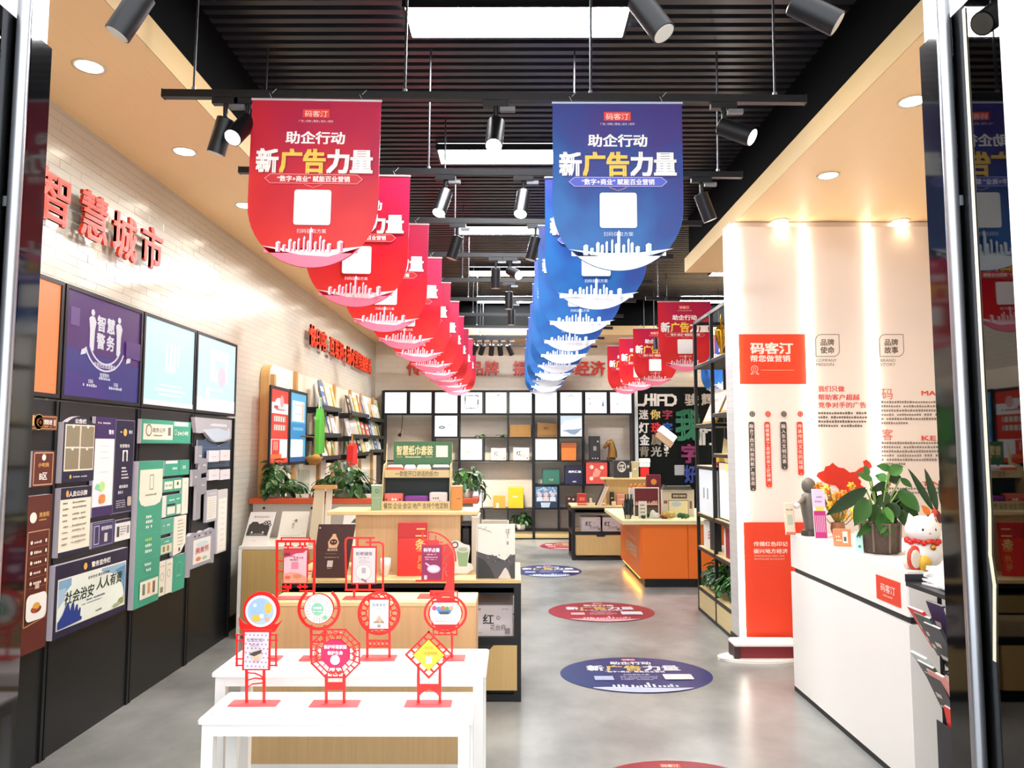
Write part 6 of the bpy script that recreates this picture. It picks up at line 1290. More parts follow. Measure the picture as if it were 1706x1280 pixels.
t = thing('trophy_row', 'row of four small orange flame ornaments on a white stand', 'ornament', (onY(1063, 800, 9.25)[0], 9.25, zq)); hz = onY(1000, 813, 9.25)[1]-zq; MB().box(-.11, .11, 0, .05, 0, hz, mat('#e6ddd4', .5)).build('stand', t)
for i in range(4): MB().lathe([(.004, hz), (.022, hz+.015), (.012, hz+.04), (.001, hz+.055)], mat('#e2862e', .4, key='flame'), 8, None, (-.08+.053*i, .025)).build('flame', t)
def d_gate(P, w, h): P.rect(-.46*w, .02*h, .46*w, .94*h, '#d8ccb4'); P.rect(-.3*w, .1*h, .34*w, .62*h, '#efe2ae'); P.line([(-.3*w, .1*h), (-.3*w, .62*h), (.34*w, .62*h), (.34*w, .1*h)], .006, '#4a4236'); P.rect(-.2*w, .7*h, .3*w, .9*h, '#4a3c32'); P.text('老街印象馆', .05*w, .76*h, .1*h, '#e8dcc4', 'C', .02, .42*w); P.rect(-.46*w, .5*h, -.34*w, .62*h, '#8a5a48'); P.rect(.38*w, .3*h, .46*w, .6*h, '#8a5a48'); P.disc(-.05*w, .48*h, .16*w, '#b9cfd2', .1*h)
t = frame_(1103, 1154, 818, 9.0, '#d6cbb6', 'model of an old town gate house on the orange counter', d_gate); q = lambda px, py: (onY(px, py, 9.0)[0]-t.location.x, onY(px, py, 9.0)[1]-zq)
MB().prism([q(1103, 816), q(1152, 816), q(1149, 809), q(1145, 810), q(1110, 810), q(1106, 808)], -.04, .08, mat('#4a4846', .6, key='rooft')).build('roof', t)
sb('price_card', 'white lettered card standing on the orange counter', 'card', 1063, 1077, 835, 8.75, zq, '#efe9da', .01, lambda P, w, h: [P.micro(-.3*w, .3*w, (.72-.2*i)*h, .09*h, '#5a564c') for i in range(3)])
t = thing('glass_bottles', 'cluster of dark glass bottles at the left corner of the orange counter', 'bottles', (onY(1049, 840, 9.2)[0], 9.2, zq), group=None)
for i in range(4): MB().lathe([(.022, 0), (.022, .16), (.009, .2), (.009, .25)], mat('#20262a', .15, key='btl'), 10, None, (-.05+.035*i, .03*(i % 2))).build('bottle', t)
for i, (px, c, r_, n) in enumerate(((1110, '#a98a3c', .055, 'ochre'), (1105, '#6a2f26', .03, 'dark red'), (1121, '#c9b26a', .05, 'straw'), (1136, '#2f5a32', .045, 'dark green'), (1143, '#3f6a3a', .035, 'mid green'), (1072, '#1f3a24', .025, 'blackish green'), (1082, '#2a4a34', .05, 'deep green'))):
    t = thing('model_bush', f'small {n} model bush on the orange counter', 'model bush', (onY(px, 850, 8.72)[0], 8.72 + (.12 if i in (2, 6) else 0), zq), group='model landscape on the orange counter'); g = MB(); rr = random.Random(i)
    for k in range(9): g.ell((rr.uniform(-1, 1)*r_*.7, rr.uniform(-1, 1)*r_*.5, r_*rr.uniform(.5, 1.1)), (r_*.55, r_*.5, r_*.5), mat(c, .8, key='bush', var=.3, vscale=60), 8, 5)
    g.build('foliage', t); MB().cyl((0, 0, 0), (0, 0, r_*.6), r_*.2, mat('#5a4630', .7), 6).build('stem', t)
t = thing('rock_model', 'white miniature rock hill between the bushes on the orange counter', 'model', (onY(1092, 850, 8.75)[0], 8.75, zq)); MB().ell((0, 0, .02), (.06, .04, .05), mat('#c9c6bc', .7, key='rock', bump=.6), 9, 5).ell((-.03, 0, .02), (.04, .03, .08), mat('#c9c6bc', .7, key='rock', bump=.6), 7, 5).build('rock', t)
t = thing('reed_sticks', 'bundle of thin dark reed sticks at the left corner of the orange counter', 'sticks', (onY(1046, 850, 8.7)[0], 8.7, zq)); g = MB(); rr = random.Random(2)
for i in range(14): x = rr.uniform(-.035, .035); g.cyl((x, rr.uniform(-.02, .02), 0), (x*2+rr.uniform(-.02, .02), rr.uniform(-.03, .03), rr.uniform(.14, .24)), .003, mat('#2f3a34', .6), 5)
g.build('reed', t)
# ================================================================ TROPHY SHELF BESIDE THE TEXT WALL
xa, xb_ = 1.80, 2.12; ya, yb = 6.19, 7.42
t = thing('trophy_shelf', 'tall open black metal shelf with trophies, certificates and plants beside the text wall', 'shelf', (xa, ya, 0)); D = yb-ya; Wd = xb_-xa; s = .03; ht = 2.83
ym = D*.47
for x in (0, Wd-s):
    for y in (0, ym, D-s): MB().box(x, x+s, y, y+s, 0, ht, BLKMET).build('upright', t)
SHZ = {}
zlev = [.06, .235, .62, .94, 1.42, 1.83, 2.34]
def sh(z, y0, y1, nm='shelf_board', m=None):
    MB().box(0, Wd, y0, y1, z-.03, z, BLKMET).box(.006, Wd-.006, y0+.01, y1-.01, z, z+.006, m or wood('#dcc48c', 'Y', 'shw')).build(nm, t)
sh(.235, s, D-s); sh(.62, s, D-s); sh(.94, s, D-s); sh(1.40, ym+s, D-s); sh(1.52, s, ym); sh(1.80, ym+s, D-s); sh(1.88, s, ym); sh(2.38, s, D-s)
MB().box(0, Wd, 0, D, 0, .03, BLKMET).box(0, s, s, D-s, ht-s, ht, BLKMET).box(Wd-s, Wd, s, D-s, ht-s, ht, BLKMET).box(0, Wd, D-s, D, ht-s, ht, BLKMET).box(0, Wd, 0, s, ht-s, ht, BLKMET).build('frame_rail', t)
MB().box(.004, .016, s, D-s, .03, .2, wood('#d2bd8a', 'Y', 'kick')).build('kick_board', t)
# white cupboard; door brightness put into the material as glow
m = MB()
cab = thing('white_cupboard', 'glossy white two-door cupboard standing in the middle of the trophy shelf', 'cupboard', (xa+.02, ya+ym+.05, .947)); MB().box(.008, Wd-.04, 0, D-ym-.1, 0, .42, mat('#e9ecf2', .25, key='wc')).build('body', cab)
for i in range(2):
    dd = (D-ym-.1)/2; d_ = MB().box(0, .007, i*dd+.002, (i+1)*dd-.002, .002, .418, mat('#eef1f6', .15, key='wd', emit=.7)).build('door', cab); MB().box(-.012, -.002, (i+.5)*dd-.006+(.07 if i == 0 else -.07), (i+.5)*dd+.006+(.07 if i == 0 else -.07), .15, .25, CHROME).build('handle', d_)
lightbox((xa+.045, ya+ym-.03, .95), -PI/2, ym-.08, .50, .04, 'white lit cabinet with an orange heading in the trophy shelf', '#f2f3f2', lambda P, w, h: (P.rect(.01, .86*h, w-.01, h-.01, '#f2c9b4'), P.disc(.5*w, .93*h, .1*w, '#f0d27a'), P.rect(.1*w, .03*h, .9*w, .07*h, '#e6e8c9')), 1.2, .008)
# trophies
GLD = mat('#c9962f', .25, .85, key='gold', var=.15)
for i, (yy, hh) in enumerate(((.18, .40), (.72, .44))):
    tt = thing('trophy', f'gold trophy cup with coloured ribbons on top of the trophy shelf, {"nearer" if i == 0 else "farther"} one', 'trophy', (xa+.14, ya+yy, 2.387), group='trophies')
    MB().lathe([(.055, 0), (.05, .05), (.045, .055)], mat('#e6e1d4', .3, key='marb')).build('base', tt)
    MB().lathe([(.02, .055), (.014, .1), (.03, .14), (.05, .2), (.06, .27), (.062, .30), (.05, .30)], GLD).build('cup', tt)
    for sg in (1, -1): MB().tube([(0, sg*.055, .18), (0, sg*.095, .22), (0, sg*.09, .28), (0, sg*.06, .29)], .006, GLD).build('handle', tt)
    MB().lathe([(.05, .30), (.03, .33), (.008, .35), (.014, .37), (.001, hh)], GLD).build('lid', tt)
    for k, c in enumerate(('#c9302a', '#5a4aa0', '#d9a02c')): MB().box(-.066, -.063, -.02+.014*k, -.008+.014*k, .06, .24, mat(c, .5)).build('ribbon', tt)
# certificates
def plaque(label, yy, zz, w, h, rz=0):
    tt = thing('certificate_frame', label, 'certificate', (xa+.05, ya+yy, zz), rot=(math.radians(-24), 0, -PI/2+rz), group='framed certificates')
    MB().box(-w/2, w/2, 0, .02, 0, h, wood('#a8824a', 'X', 'cf')).build('frame', tt)
    P = Print(); P.rect(-w/2+.02, .02, w/2-.02, h-.02, '#e8dcae'); P.rect(-w/2+.04, .05, w/2-.04, h-.04, '#f2ead4'); P.text('荣誉证书', 0, h*.66, h*.13, '#b0402c', 'C', .02, w*.5); P.para(-w*.3, w*.3, h*.55, h*.035, 4, h*.09, '#8a8070'); P.build(tt)
plaque('gold framed certificate leaning in the farther bay of the trophy shelf', ym+.33, 1.81, .46, .34); plaque('gold framed certificate leaning in the nearer bay of the trophy shelf', .28, 1.89, .40, .34)
tt = thing('award_stand', 'small gold award on a red base in the trophy shelf', 'award', (xa+.14, ya+ym+.25, 1.407)); MB().box(-.06, .06, -.09, .09, 0, .035, mat('#b0302c', .5)).build('base', tt); MB().box(-.03, .03, -.06, .06, .035, .075, mat('#d8b23a', .4)).build('block', tt); MB().prism([(-.05, 0), (.05, 0), (.03, .2), (-.01, .22)], 0, .012, mat('#e2cf9a', .4, key='awd')).build('plate', tt, (.02, -.07, .04), (0, 0, -PI/2+.5))
# books low in the shelf
for i, (yy, w_, h_, c, n, extra) in enumerate(((ym+.44, .20, .25, '#e9e6e0', 'white folder with red lettering', 'r'), (ym+.24, .16, .27, '#1d2326', 'black folder', ''), (.42, .05, .24, '#d9d6d2', 'narrow white folder', ''), (.27, .2, .26, '#8a1f2c', 'dark red box file', ''))):
    tt = thing('box_file', f'{n} standing on the lower board of the trophy shelf', 'file', (xa+.05, ya+yy, .627), -PI/2 + .1, group='files in the trophy shelf'); MB().box(-w_/2, w_/2, 0, .05, 0, h_, mat(c, .45, key='bf', var=.04)).build('cover', tt); MB().box(-w_/2+.004, w_/2-.004, .004, .046, h_, h_+.002, mat('#efe9de', .7)).build('pages', tt)
    if extra: P = Print(); P.text('印', .02, .08, .1, '#c9302a', 'L', .02); P.build(tt)
tt = thing('show_card', 'small white card with a grey drawing leaning at the near end of the trophy shelf', 'show card', (xa+.05, ya+.10, .627), rot=(math.radians(-14), 0, -PI/2)); MB().box(-.055, .055, 0, .008, 0, .17, ink('#e4e2de')).build('card', tt); P = Print(); P.poly([(-.05, .03), (.05, .02), (.03, .09), (-.02, .12)], '#6a686a'); P.build(tt)
for i, yy in enumerate((.19, .47, .75, 1.03)): pothos(f'pothos with glossy leaves at the bottom of the trophy shelf, {ORD[i]} from the near end', (xa+.16, ya+yy, .242), .15, .20, 130, .075, pot(.07, .12, GP), 50+i, group='pothos in the trophy shelf', droop=.06)

# ================================================================ TEXT WALL PANELS
Yw = 5.93
zc0 = .0
def wx(px, y=Yw): return onY(px, 700, y)[0]
edges = [(wx(1233), wx(1346)), (wx(1352), wx(1455)), (wx(1461), 3.55)]
LEDM = mat('#fff2e4', .5, emit=LED_EMIT, key='led')
plabs = ['white text panel with red blocks at the left of the text wall', 'white company mission panel in the middle of the text wall', 'white brand story panel at the right of the text wall']
PNL = []
for i, (a, b) in enumerate(edges):
    t = thing('text_panel', plabs[i], 'wall panel', (a, Yw, .0), group='printed wall panels')
    MB().box(0, b-a, 0, .03, .03 if i else .0, 3.37, mat('#f0e4dc', .4, key='txtpanel', var=.015, vscale=3)).build('board', t)
    MB().box(-.016, -.005, -.028, .03, .05, 3.39, LEDM).build('led_strip', t); PNL.append((t, a))
def pq(i, px, py): x, z = onY(px, py, Yw); return (x-PNL[i][1], z)
def plen(px): return px*(onY(901, 700, Yw)[0]-onY(900, 700, Yw)[0])
RD = '#e8401f'; DG = '#4a3f3c'
P = Print(0, -.0008); a = pq(0, 1232, 640); b = pq(0, 1347, 557); wpan = edges[0][1]-edges[0][0]
P.rect(.0, a[1], wpan, b[1], RD)
c = pq(0, 1250, 588); P.text('码客汀', c[0], c[1], plen(20), '#f6e9e0', 'L', .04, plen(72)); c = pq(0, 1250, 602); P.text('帮您做营销', c[0], c[1], plen(12), '#f6e9e0', 'L', .02, plen(67))
c = pq(0, 1257, 615); P.circle(c[0], c[1], plen(5.5), plen(1), '#f6d9c8', 12); P.circle(c[0], c[1], plen(2.2), plen(1), '#f6d9c8', 8); P.line([(c[0]-plen(3), c[1]-plen(5)), (c[0]-plen(7), c[1]-plen(9)), (c[0]-plen(2), c[1]-plen(8))], plen(1), '#f6d9c8'); P.line([(c[0]+plen(3), c[1]-plen(5)), (c[0]+plen(7), c[1]-plen(9)), (c[0]+plen(2), c[1]-plen(8))], plen(1), '#f6d9c8'); P.line([pq(0, 1268, 617), pq(0, 1322, 617)], plen(1), '#f0a07a')
for px, col, txt, yb_ in ((1253, DG, '融合了西方科技的新广告业态。', 818), (1279, RD, '继续秉承了总部优秀工匠精神。', 812), (1305, DG, '融入东方文明元素。', 782), (1332, RD, '传承传统文化的延续。', 792)):
    c = pq(0, px, 690); P.disc(c[0], c[1], plen(4.6), col); P.circle(c[0], c[1], plen(2.4), plen(.8), '#e8d8d0', 8)
    x0, z1 = pq(0, px-6.3, 703); x1, z0 = pq(0, px+6.3, yb_); P.rrect(x0, z0, x1, z1, plen(3), col)
    n = len(txt); sz = (z1-z0)/(n+.6)*.92; P.vtext(txt, (x0+x1)/2, z1-plen(2), min(sz, plen(9)), '#f4e6de', .01, (z1-z0-plen(4))/n/min(sz, plen(9)))
z1 = pq(0, 1250, 870)[1]; P.rect(0, .0, wpan, z1, RD)
c = pq(0, 1254, 909); P.text('传播红色印记', c[0], c[1], plen(8), '#f6e2d6', 'L', .02, plen(56)); c = pq(0, 1254, 921); P.text('振兴地方经济', c[0], c[1], plen(8), '#f6e2d6', 'L', .02, plen(56)); c = pq(0, 1255, 926); P.text('SPREADING RED INK', c[0], c[1]-plen(1), plen(3.6), '#f2c4ac', 'L', 0, plen(50)); P.text('REVITALIZE ECONOMY', c[0], c[1]-plen(6), plen(3.6), '#f2c4ac', 'L', 0, plen(50))
P.build(PNL[0][0])
def leafbox(P, i, px0, py0, px1, py1):
    a = pq(i, px0, py1); b = pq(i, px1, py0); r = (b[0]-a[0])*.26; pts = [(a[0], a[1]), (b[0]-r, a[1])] + [(b[0]-r+r*math.sin(PI/2*k/5), a[1]+r-r*math.cos(PI/2*k/5)) for k in range(1, 6)] + [(b[0], b[1]), (a[0]+r, b[1])] + [(a[0]+r-r*math.sin(PI/2*k/5), b[1]-r+r*math.cos(PI/2*k/5)) for k in range(1, 6)]
    P.line(pts, plen(1), '#6a5f5a', True)
P = Print(0, -.0008); leafbox(P, 1, 1359.5, 557.5, 1397.5, 594)
for tx, y in (('品牌', 575), ('使命', 588)): c = pq(1, 1378.5, y); P.text(tx, c[0], c[1], plen(12), '#51463f', 'C', .015)
for tx, y in (('COMPANY', 603), ('MISSION', 610)): c = pq(1, 1360, y); P.text(tx, c[0], c[1], plen(7), '#6a5f58', 'L', .0, plen(34 if y == 603 else 29))
for tx, y, w_ in (('我们只做', 652, 44), ('帮助客户超越', 666, 69), ('竞争对手的广告', 679, 80)): c = pq(1, 1363, y); P.text(tx, c[0], c[1], plen(10.5), '#e2443a', 'L', .015, plen(w_))
for k, y in enumerate((690.5, 697.5, 704.5, 711.5)): c = pq(1, 1363, y); d = pq(1, 1446 if k < 3 else 1437, y); P.micro(c[0], d[0], c[1], plen(4.2), '#6f625c', random.Random(k), .2)
a = pq(1, 1363, 880); mp = [(0.0, .62), (.04, .70), (.14, .74), (.17, .84), (.24, .86), (.30, .93), (.34, .88), (.40, .82), (.50, .80), (.60, .70), (.70, .72), (.78, .80), (.86, .84), (.84, .96), (.90, 1.0), (.97, .93), (1.0, .84), (.92, .74), (.86, .66), (.78, .62), (.74, .58), (.80, .50), (.78, .42), (.84, .36), (.85, .26), (.78, .12), (.66, .04), (.60, -.02), (.52, .0), (.48, .06), (.40, .05), (.36, .16), (.40, .30), (.34, .40), (.22, .42), (.10, .50)]
x0, z0 = pq(1, 1361, 838); x1, z1 = pq(1, 1452, 766); P.poly([(x0+(x1-x0)*u, z0+(z1-z0)*v) for u, v in mp], '#d9301c')
r = random.Random(9)
for k in range(60): u, v = r.uniform(.1, .85), r.uniform(.1, .8); P.line([(x0+(x1-x0)*(u+r.uniform(-.05, .05)), z0+(z1-z0)*(v+r.uniform(-.05, .05))), (x0+(x1-x0)*u, z0+(z1-z0)*v)], plen(.35), '#b8281a') if .2 < v < .7 and .15 < u < .78 else None
P.build(PNL[1][0])
P = Print(0, -.0008); leafbox(P, 2, 1466, 557.5, 1504.5, 594)
for tx, y in (('品牌', 575), ('故事', 588)): c = pq(2, 1485, y); P.text(tx, c[0], c[1], plen(12), '#51463f', 'C', .015)
for tx, y, w_ in (('BRAND', 603, 25), ('STORY', 610, 25)): c = pq(2, 1467, y); P.text(tx, c[0], c[1], plen(7), '#7a6f68', 'L', .0, plen(w_))
for tx, en, y, yy, n in (('码', 'MA', 664, 659, 6), ('客', 'KE', 732, 734, 6), ('汀', 'TING', 808, 810, 3)):
    c = pq(2, 1469, y); P.text(tx, c[0], c[1], plen(20), '#d8705f', 'L', .0); c = pq(2, 1535, yy); P.text(en, c[0], c[1], plen(11), '#d9472f', 'L', .02, plen(24 if len(en) == 2 else 45))
    for k in range(n): c = pq(2, 1468, y+8+7*k); d = pq(2, 1575, y+8+7*k); P.micro(c[0], d[0] if k < n-1 else c[0]+(d[0]-c[0])*.4, c[1], plen(4), '#8a7f7a', random.Random(k+len(en)), .22)
P.build(PNL[2][0])

# ================================================================ RECEPTION COUNTER
xc, yc0, yc1 = 1.84, 3.55, 5.03; zc = 1.015
LAC = mat('#f3f1ee', .3, key='lacq', var=.012, vscale=2)
t = thing('reception_counter', 'long glossy white reception counter with a black shadow groove on the right', 'counter', (xc, yc0, 0)); Lq = yc1-yc0
MB().bbox(0, .62, 0, Lq, .80, zc, LAC, .006).build('upper_body', t)
MB().box(.02, .60, .02, Lq-.02, .765, .80, BLACK).build('shadow_groove', t)
MB().box(.0, .60, .0, Lq, .03, .765, LAC).build('lower_body', t)
MB().box(.62, 1.6, .0, .5, .80, zc, LAC).box(.60, 1.6, .0, .5, .03, .765, LAC).build('front_wing', t); MB().box(.60, 1.58, .02, .48, .765, .80, BLACK).build('wing_groove', t)
MB().box(.0, 1.58, .0, Lq, .0, .03, BLACK).build('plinth', t)
za, zb = .83, .945
ya_, _z = onX(1460, 985, xc); yb_2, _z2 = onX(1500, 985, xc)
pl = (onX(1460, 960, xc), onX(1500, 970, xc)); L0 = pl[0][0]; L1 = pl[1][0]
sgn = MB(); sgn.box(-.003, 0, L1-yc0, L0-yc0, onX(1460, 996, xc)[1], onX(1460, 957, xc)[1], ink('#e2432a')); so = sgn.build('logo_plate', t)
P = Print(0, -.0006); hh = onX(1460, 957, xc)[1]-onX(1460, 996, xc)[1]; ww = L0-L1; P.text('码客汀', ww/2, hh*.42, hh*.36, '#f4e2d6', 'C', .01, ww*.6); P.micro(ww*.3, ww*.7, hh*.22, hh*.07, '#f0c4b0'); P.build(so, 'print', (-.003, L0-yc0, onX(1460, 996, xc)[1]), (0, 0, -PI/2))
zt_ = zc + .001
def onC(px, py): return onZ(px, py, zt_)
def place(px, py): x, y = onC(px, py); return (x, y, zt_)
def upz(px, py, y): return onY(px, py, y)[1]-zt_
# plain grey statuette (generic) 
x, y, z = place(1342, 890); y = min(y, 4.9); x = onY(1342, 890, y)[0]
H_ = upz(1342, 796, y); t = thing('statuette', 'plain dark grey abstract statuette at the far end of the white counter', 'statuette', (x+.03, y, zt_), .4)
GRY = mat('#6b665e', .45, key='statg', var=.05); GRL = mat('#d8cfd0', .45, key='statl')
MB().lathe([(.055, 0), (.06, .02), (.05, .035)], mat('#3a3430', .4), 18).build('base', t)
MB().lathe([(.03, .035), (.04, H_*.25), (.052, H_*.45), (.056, H_*.58), (.045, H_*.70), (.02, H_*.76)], GRY, 16).build('body', t)
MB().ell((0, 0, H_*.86), (.045, .045, .055), GRY).build('top', t); MB().cyl((-.03, 0, H_*.66), (-.12, -.03, H_*.55), .018, GRY, 10, .014).ell((-.135, -.035, H_*.53), (.024, .02, .02), GRL).build('arm', t)
# small goods
def block(name, label, cat, px, pyb, pyt, wpx, dep, col, draw, tilt=0, rz=0, glass=False):
    x, y, z = place(px, pyb); y = min(y, 4.93); x = onY(px, pyb, y)[0]; h = upz(px, pyt, y); w = wpx*y/1240; t = thing(name, label, cat, (x, y+dep/2, zt_), rot=(math.radians(-tilt), 0, rz))
    MB().bbox(-w/2, w/2, 0, dep, 0, h, mat(col, .4, key='blk', var=.03), min(.004, dep*.2)).build('body', t); P = Print(); draw(P, w, h); P.build(t); return t
block('code_card', 'small cream card stand beside the grey statuette', 'card', 1319, 887, 838, 16, .02, '#ead9c4', lambda P, w, h: (P.rect(-.28*w, .3*h, .28*w, .62*h, '#b9c4b0'), P.rect(-.5*w, 0, .5*w, .08*h, '#d8775a'), P.micro(-.3*w, .3*w, .75*h, .06*h, '#8aa07a')), 8)
def d_pink(P, w, h):
    P.rect(-.46*w, .0, .46*w, .55*h, '#b02a78'); P.rect(-.46*w, .62*h, .46*w, .98*h, '#dcc9ec'); P.rect(-.3*w, .55*h, .34*w, .64*h, '#e8c86a')
    for k in range(6): P.rect((-.38+.13*k)*w, .12*h, (-.31+.13*k)*w, .46*h, '#e4a0c8')
    P.micro(-.3*w, .3*w, .82*h, .03*h, '#6a5a9a'); P.micro(-.3*w, .3*w, .73*h, .03*h, '#8a6aaa')
block('leaflet', 'tall pink and lilac leaflet standing on the white counter', 'leaflet', 1369, 897, 815, 21, .006, '#f0e6ee', d_pink, 6)
block('card_box', 'orange card box with a small white label on the white counter', 'card box', 1408, 912, 882, 26, .05, '#d9895e', lambda P, w, h: (P.rect(.0, .2*h, .3*w, .85*h, '#f0e6da'), P.rect(.06*w, .3*h, .22*w, .55*h, '#5a6a64'), P.micro(-.4*w, -.1*w, .5*h, .12*h, '#f2ddc8'), P.micro(-.4*w, -.1*w, .3*h, .1*h, '#f2ddc8')), 10, -.25)
block('mint_card', 'narrow mint green card stand in front of the leafy planter', 'card', 1434, 922, 886, 12, .015, '#bfe2dc', lambda P, w, h: (P.micro(-.3*w, .3*w, .7*h, .1*h, '#5a8a9a'), P.disc(0, .3*h, .2*w, '#3a9a7a')), 12, -.3)
# yellow flowers
x, y, z = place(1392, 884); y = 4.84; x = onY(1396, 884, y)[0]; t = thing('flower_bunch', 'bunch of yellow and orange flowers behind the pink leaflet', 'flowers', (x, y, zt_)); rr = random.Random(12); st = MB(); fl = {}
FM = [mat(c, .5, key='petal', var=.15) for c in ('#e8a818', '#f0c23a', '#e07c18')]
MB().lathe([(.03, 0), (.045, .05), (.04, .09)], mat('#8a5a3a', .5, key='vase')).build('vase', t)
fb = [None]*3
for i in range(26):
    p = Vector((rr.uniform(-.12, .14), rr.uniform(-.05, .06), rr.uniform(.1, .33))); st.tube([(0, 0, .07), (p.x*.5, p.y*.5, p.z*.6), tuple(p)], .003, mat('#7a6a2a', .6), 5); k = rr.randrange(3)
    if fb[k] is None:
        g = MB()
        for a in range(6): A = Matrix.Rotation(a*PI/3, 4, 'Z') @ Matrix.Rotation(.5, 4, 'Y'); g.ell((.018, 0, 0), (.018, .010, .004), FM[k], 7, 4, A)
        g.ell((0, 0, .004), (.008, .008, .006), mat('#a8641a', .6), 7, 4); o = fb[k] = g.build('flower', t)
    else: o = fb[k].copy(); C.objects.link(o)
    o.location = p; o.rotation_euler = (rr.uniform(.6, 1.8), 0, rr.uniform(-.8, .8))
st.build('stem', t)
# planter with the big leaves
x, y, z = place(1483, 925); y += .10
t = thing('leafy_planter', 'large leafy plant in a dark woven planter on the white counter', 'plant', (x, y, zt_)); hp = upz(1477, 872, y-.06)
WOV = mat('#5b4a40', .6, key='woven', bump=.9, var=.35, vscale=120)
MB().lathe([(.085, 0), (.098, .01), (.105, hp*.9), (.11, hp), (.095, hp), (.09, hp*.8)], WOV, 8).build('pot', t); g = MB()
for i in range(8): a = 2*PI*i/8; g.cyl((.099*math.cos(a), .099*math.sin(a), .01), (.108*math.cos(a), .108*math.sin(a), hp), .006, mat('#77665a', .6, key='rib'), 6)
g.build('rib', t); MB().lathe([(.09, hp*.8), (.09, hp*.84)], mat('#2f231a', .9)).build('soil', t)
def bigleaf(l, w, col, curl):
    vs, fs = leafmesh(l, w, curl, 8); g = MB(); g.add(vs, fs, col, None, True); return g
def leafdir(px0, py0, px1, py1, wpx, col, dy0=0, dy1=-.02, curl=.08, roll=0, name='leaf'):
    """a leaf whose base and tip are seen at the two pixels"""
    a = Vector((onY(px0, py0, y+dy0)[0], y+dy0, onY(px0, py0, y+dy0)[1])) - Vector((x, y, zt_)); b = Vector((onY(px1, py1, y+dy1)[0], y+dy1, onY(px1, py1, y+dy1)[1])) - Vector((x, y, zt_))
    d = b-a; l = d.length; Y = d.normalized(); view = Vector((0, -1, .25)); Xv = Y.cross(view).normalized(); Z = Xv.cross(Y).normalized()
    R = Matrix((Xv, Y, Z)).transposed() @ Matrix.Rotation(roll, 3, 'Y')
    o = bigleaf(l, wpx*y/1240, LEAFM[col], curl).build(name, t); o.location = a; o.rotation_euler = R.to_euler(); return a, b
stm = MB(); root = Vector((0, 0, hp*.8))
for v in ((1442, 815, 1378, 858, 26, 2, -.03, -.10), (1444, 832, 1424, 876, 34, 1, -.05, -.12), (1455, 870, 1428, 894, 16, 1, -.04, -.1), (1452, 800, 1428, 788, 15, 3), (1446, 792, 1440, 776, 14, 3), (1478, 800, 1458, 792, 20, 3, 0, .03), (1484, 782, 1460, 776, 16, 3), (1480, 788, 1505, 778, 24, 3, -.02, -.03), (1486, 790, 1492, 808, 28, 2, .02, 0), (1478, 806, 1452, 818, 18, 2), (1500, 798, 1520, 812, 14, 1), (1497, 818, 1532, 852, 30, 1, -.03, -.10), (1502, 830, 1530, 868, 26, 0, .02, -.02), (1480, 822, 1458, 848, 20, 0), (1476, 846, 1488, 872, 16, 3, -.06, -.12), (1470, 856, 1466, 890, 26, 1, -.05, -.13), (1488, 872, 1468, 894, 20, 1, -.08, -.12), (1462, 842, 1448, 872, 24, 0, -.02, -.08), (1500, 850, 1508, 878, 22, 0, -.02, -.06), (1484, 838, 1494, 864, 26, 2, -.02, -.06), (1516, 782+48, 1500, 850, 18, 2, .05, .03)):
    a, b = leafdir(*v); stm.tube([root, (root*.4 + a*.6) + Vector((0, 0, .02)), a], .0042, mat('#8aa85a', .5, key='stalk'), 6)
rr = random.Random(77)
for i in range(34):
    px_ = rr.uniform(1438, 1518); py_ = rr.uniform(812, 868); an = rr.uniform(0, 2*PI); L_ = rr.uniform(14, 26)
    leafdir(px_, py_, px_ + L_*math.cos(an)*.7, py_ + L_*(.55 + .45*math.sin(an)), rr.uniform(12, 20), rr.choice((0, 0, 1, 2)), rr.uniform(.0, .06), rr.uniform(-.02, .05))
stm.build('stem', t)
# strelitzia behind the cat
x, y, z = place(1545, 905); y = 4.0; x = onY(1548, 880, y)[0]
t = thing('flower_arrangement', 'dark sword-leaved plant with an orange flower behind the white cat figure', 'flowers', (x, y, zt_)); MB().lathe([(.035, 0), (.05, .06), (.042, .12)], mat('#4a2f2a', .5)).build('vase', t)
for v in ((1553, 850, 1516, 781, 15, 2), (1560, 850, 1543, 781, 17, 2), (1572, 850, 1566, 800, 14, 2)): leafdir(*v, dy0=.0, dy1=.02)
y_s = y
g = MB(); 
for px0, py0, px1, py1, w_, c in ((1548, 858, 1536, 842, 14, '#e07a24'), (1556, 862, 1556, 846, 12, '#e2492c'), (1560, 874, 1545, 858, 13, '#5a1f22'), (1566, 872, 1562, 850, 12, '#5a1f22')):
    a = onY(px0, py0, y-.02); b = onY(px1, py1, y-.03); A = Vector((a[0]-x, -.02, a[1]-zt_)); Bv = Vector((b[0]-x, -.03, b[1]-zt_)); d = (Bv-A); vs, fs = leafmesh(d.length, w_*y/1240, .1, 6); Yv = d.normalized(); Xv = Yv.cross(Vector((0, -1, .2))).normalized(); R = Matrix((Xv, Yv, Xv.cross(Yv))).transposed(); o = MB().add(vs, fs, mat(c, .5, key='petal2'), None, True).build('petal', t); o.location = A; o.rotation_euler = R.to_euler()
MB().tube([(0, 0, .1), (.0, -.01, .16)], .006, mat('#5a7a3a', .5)).build('stem', t)
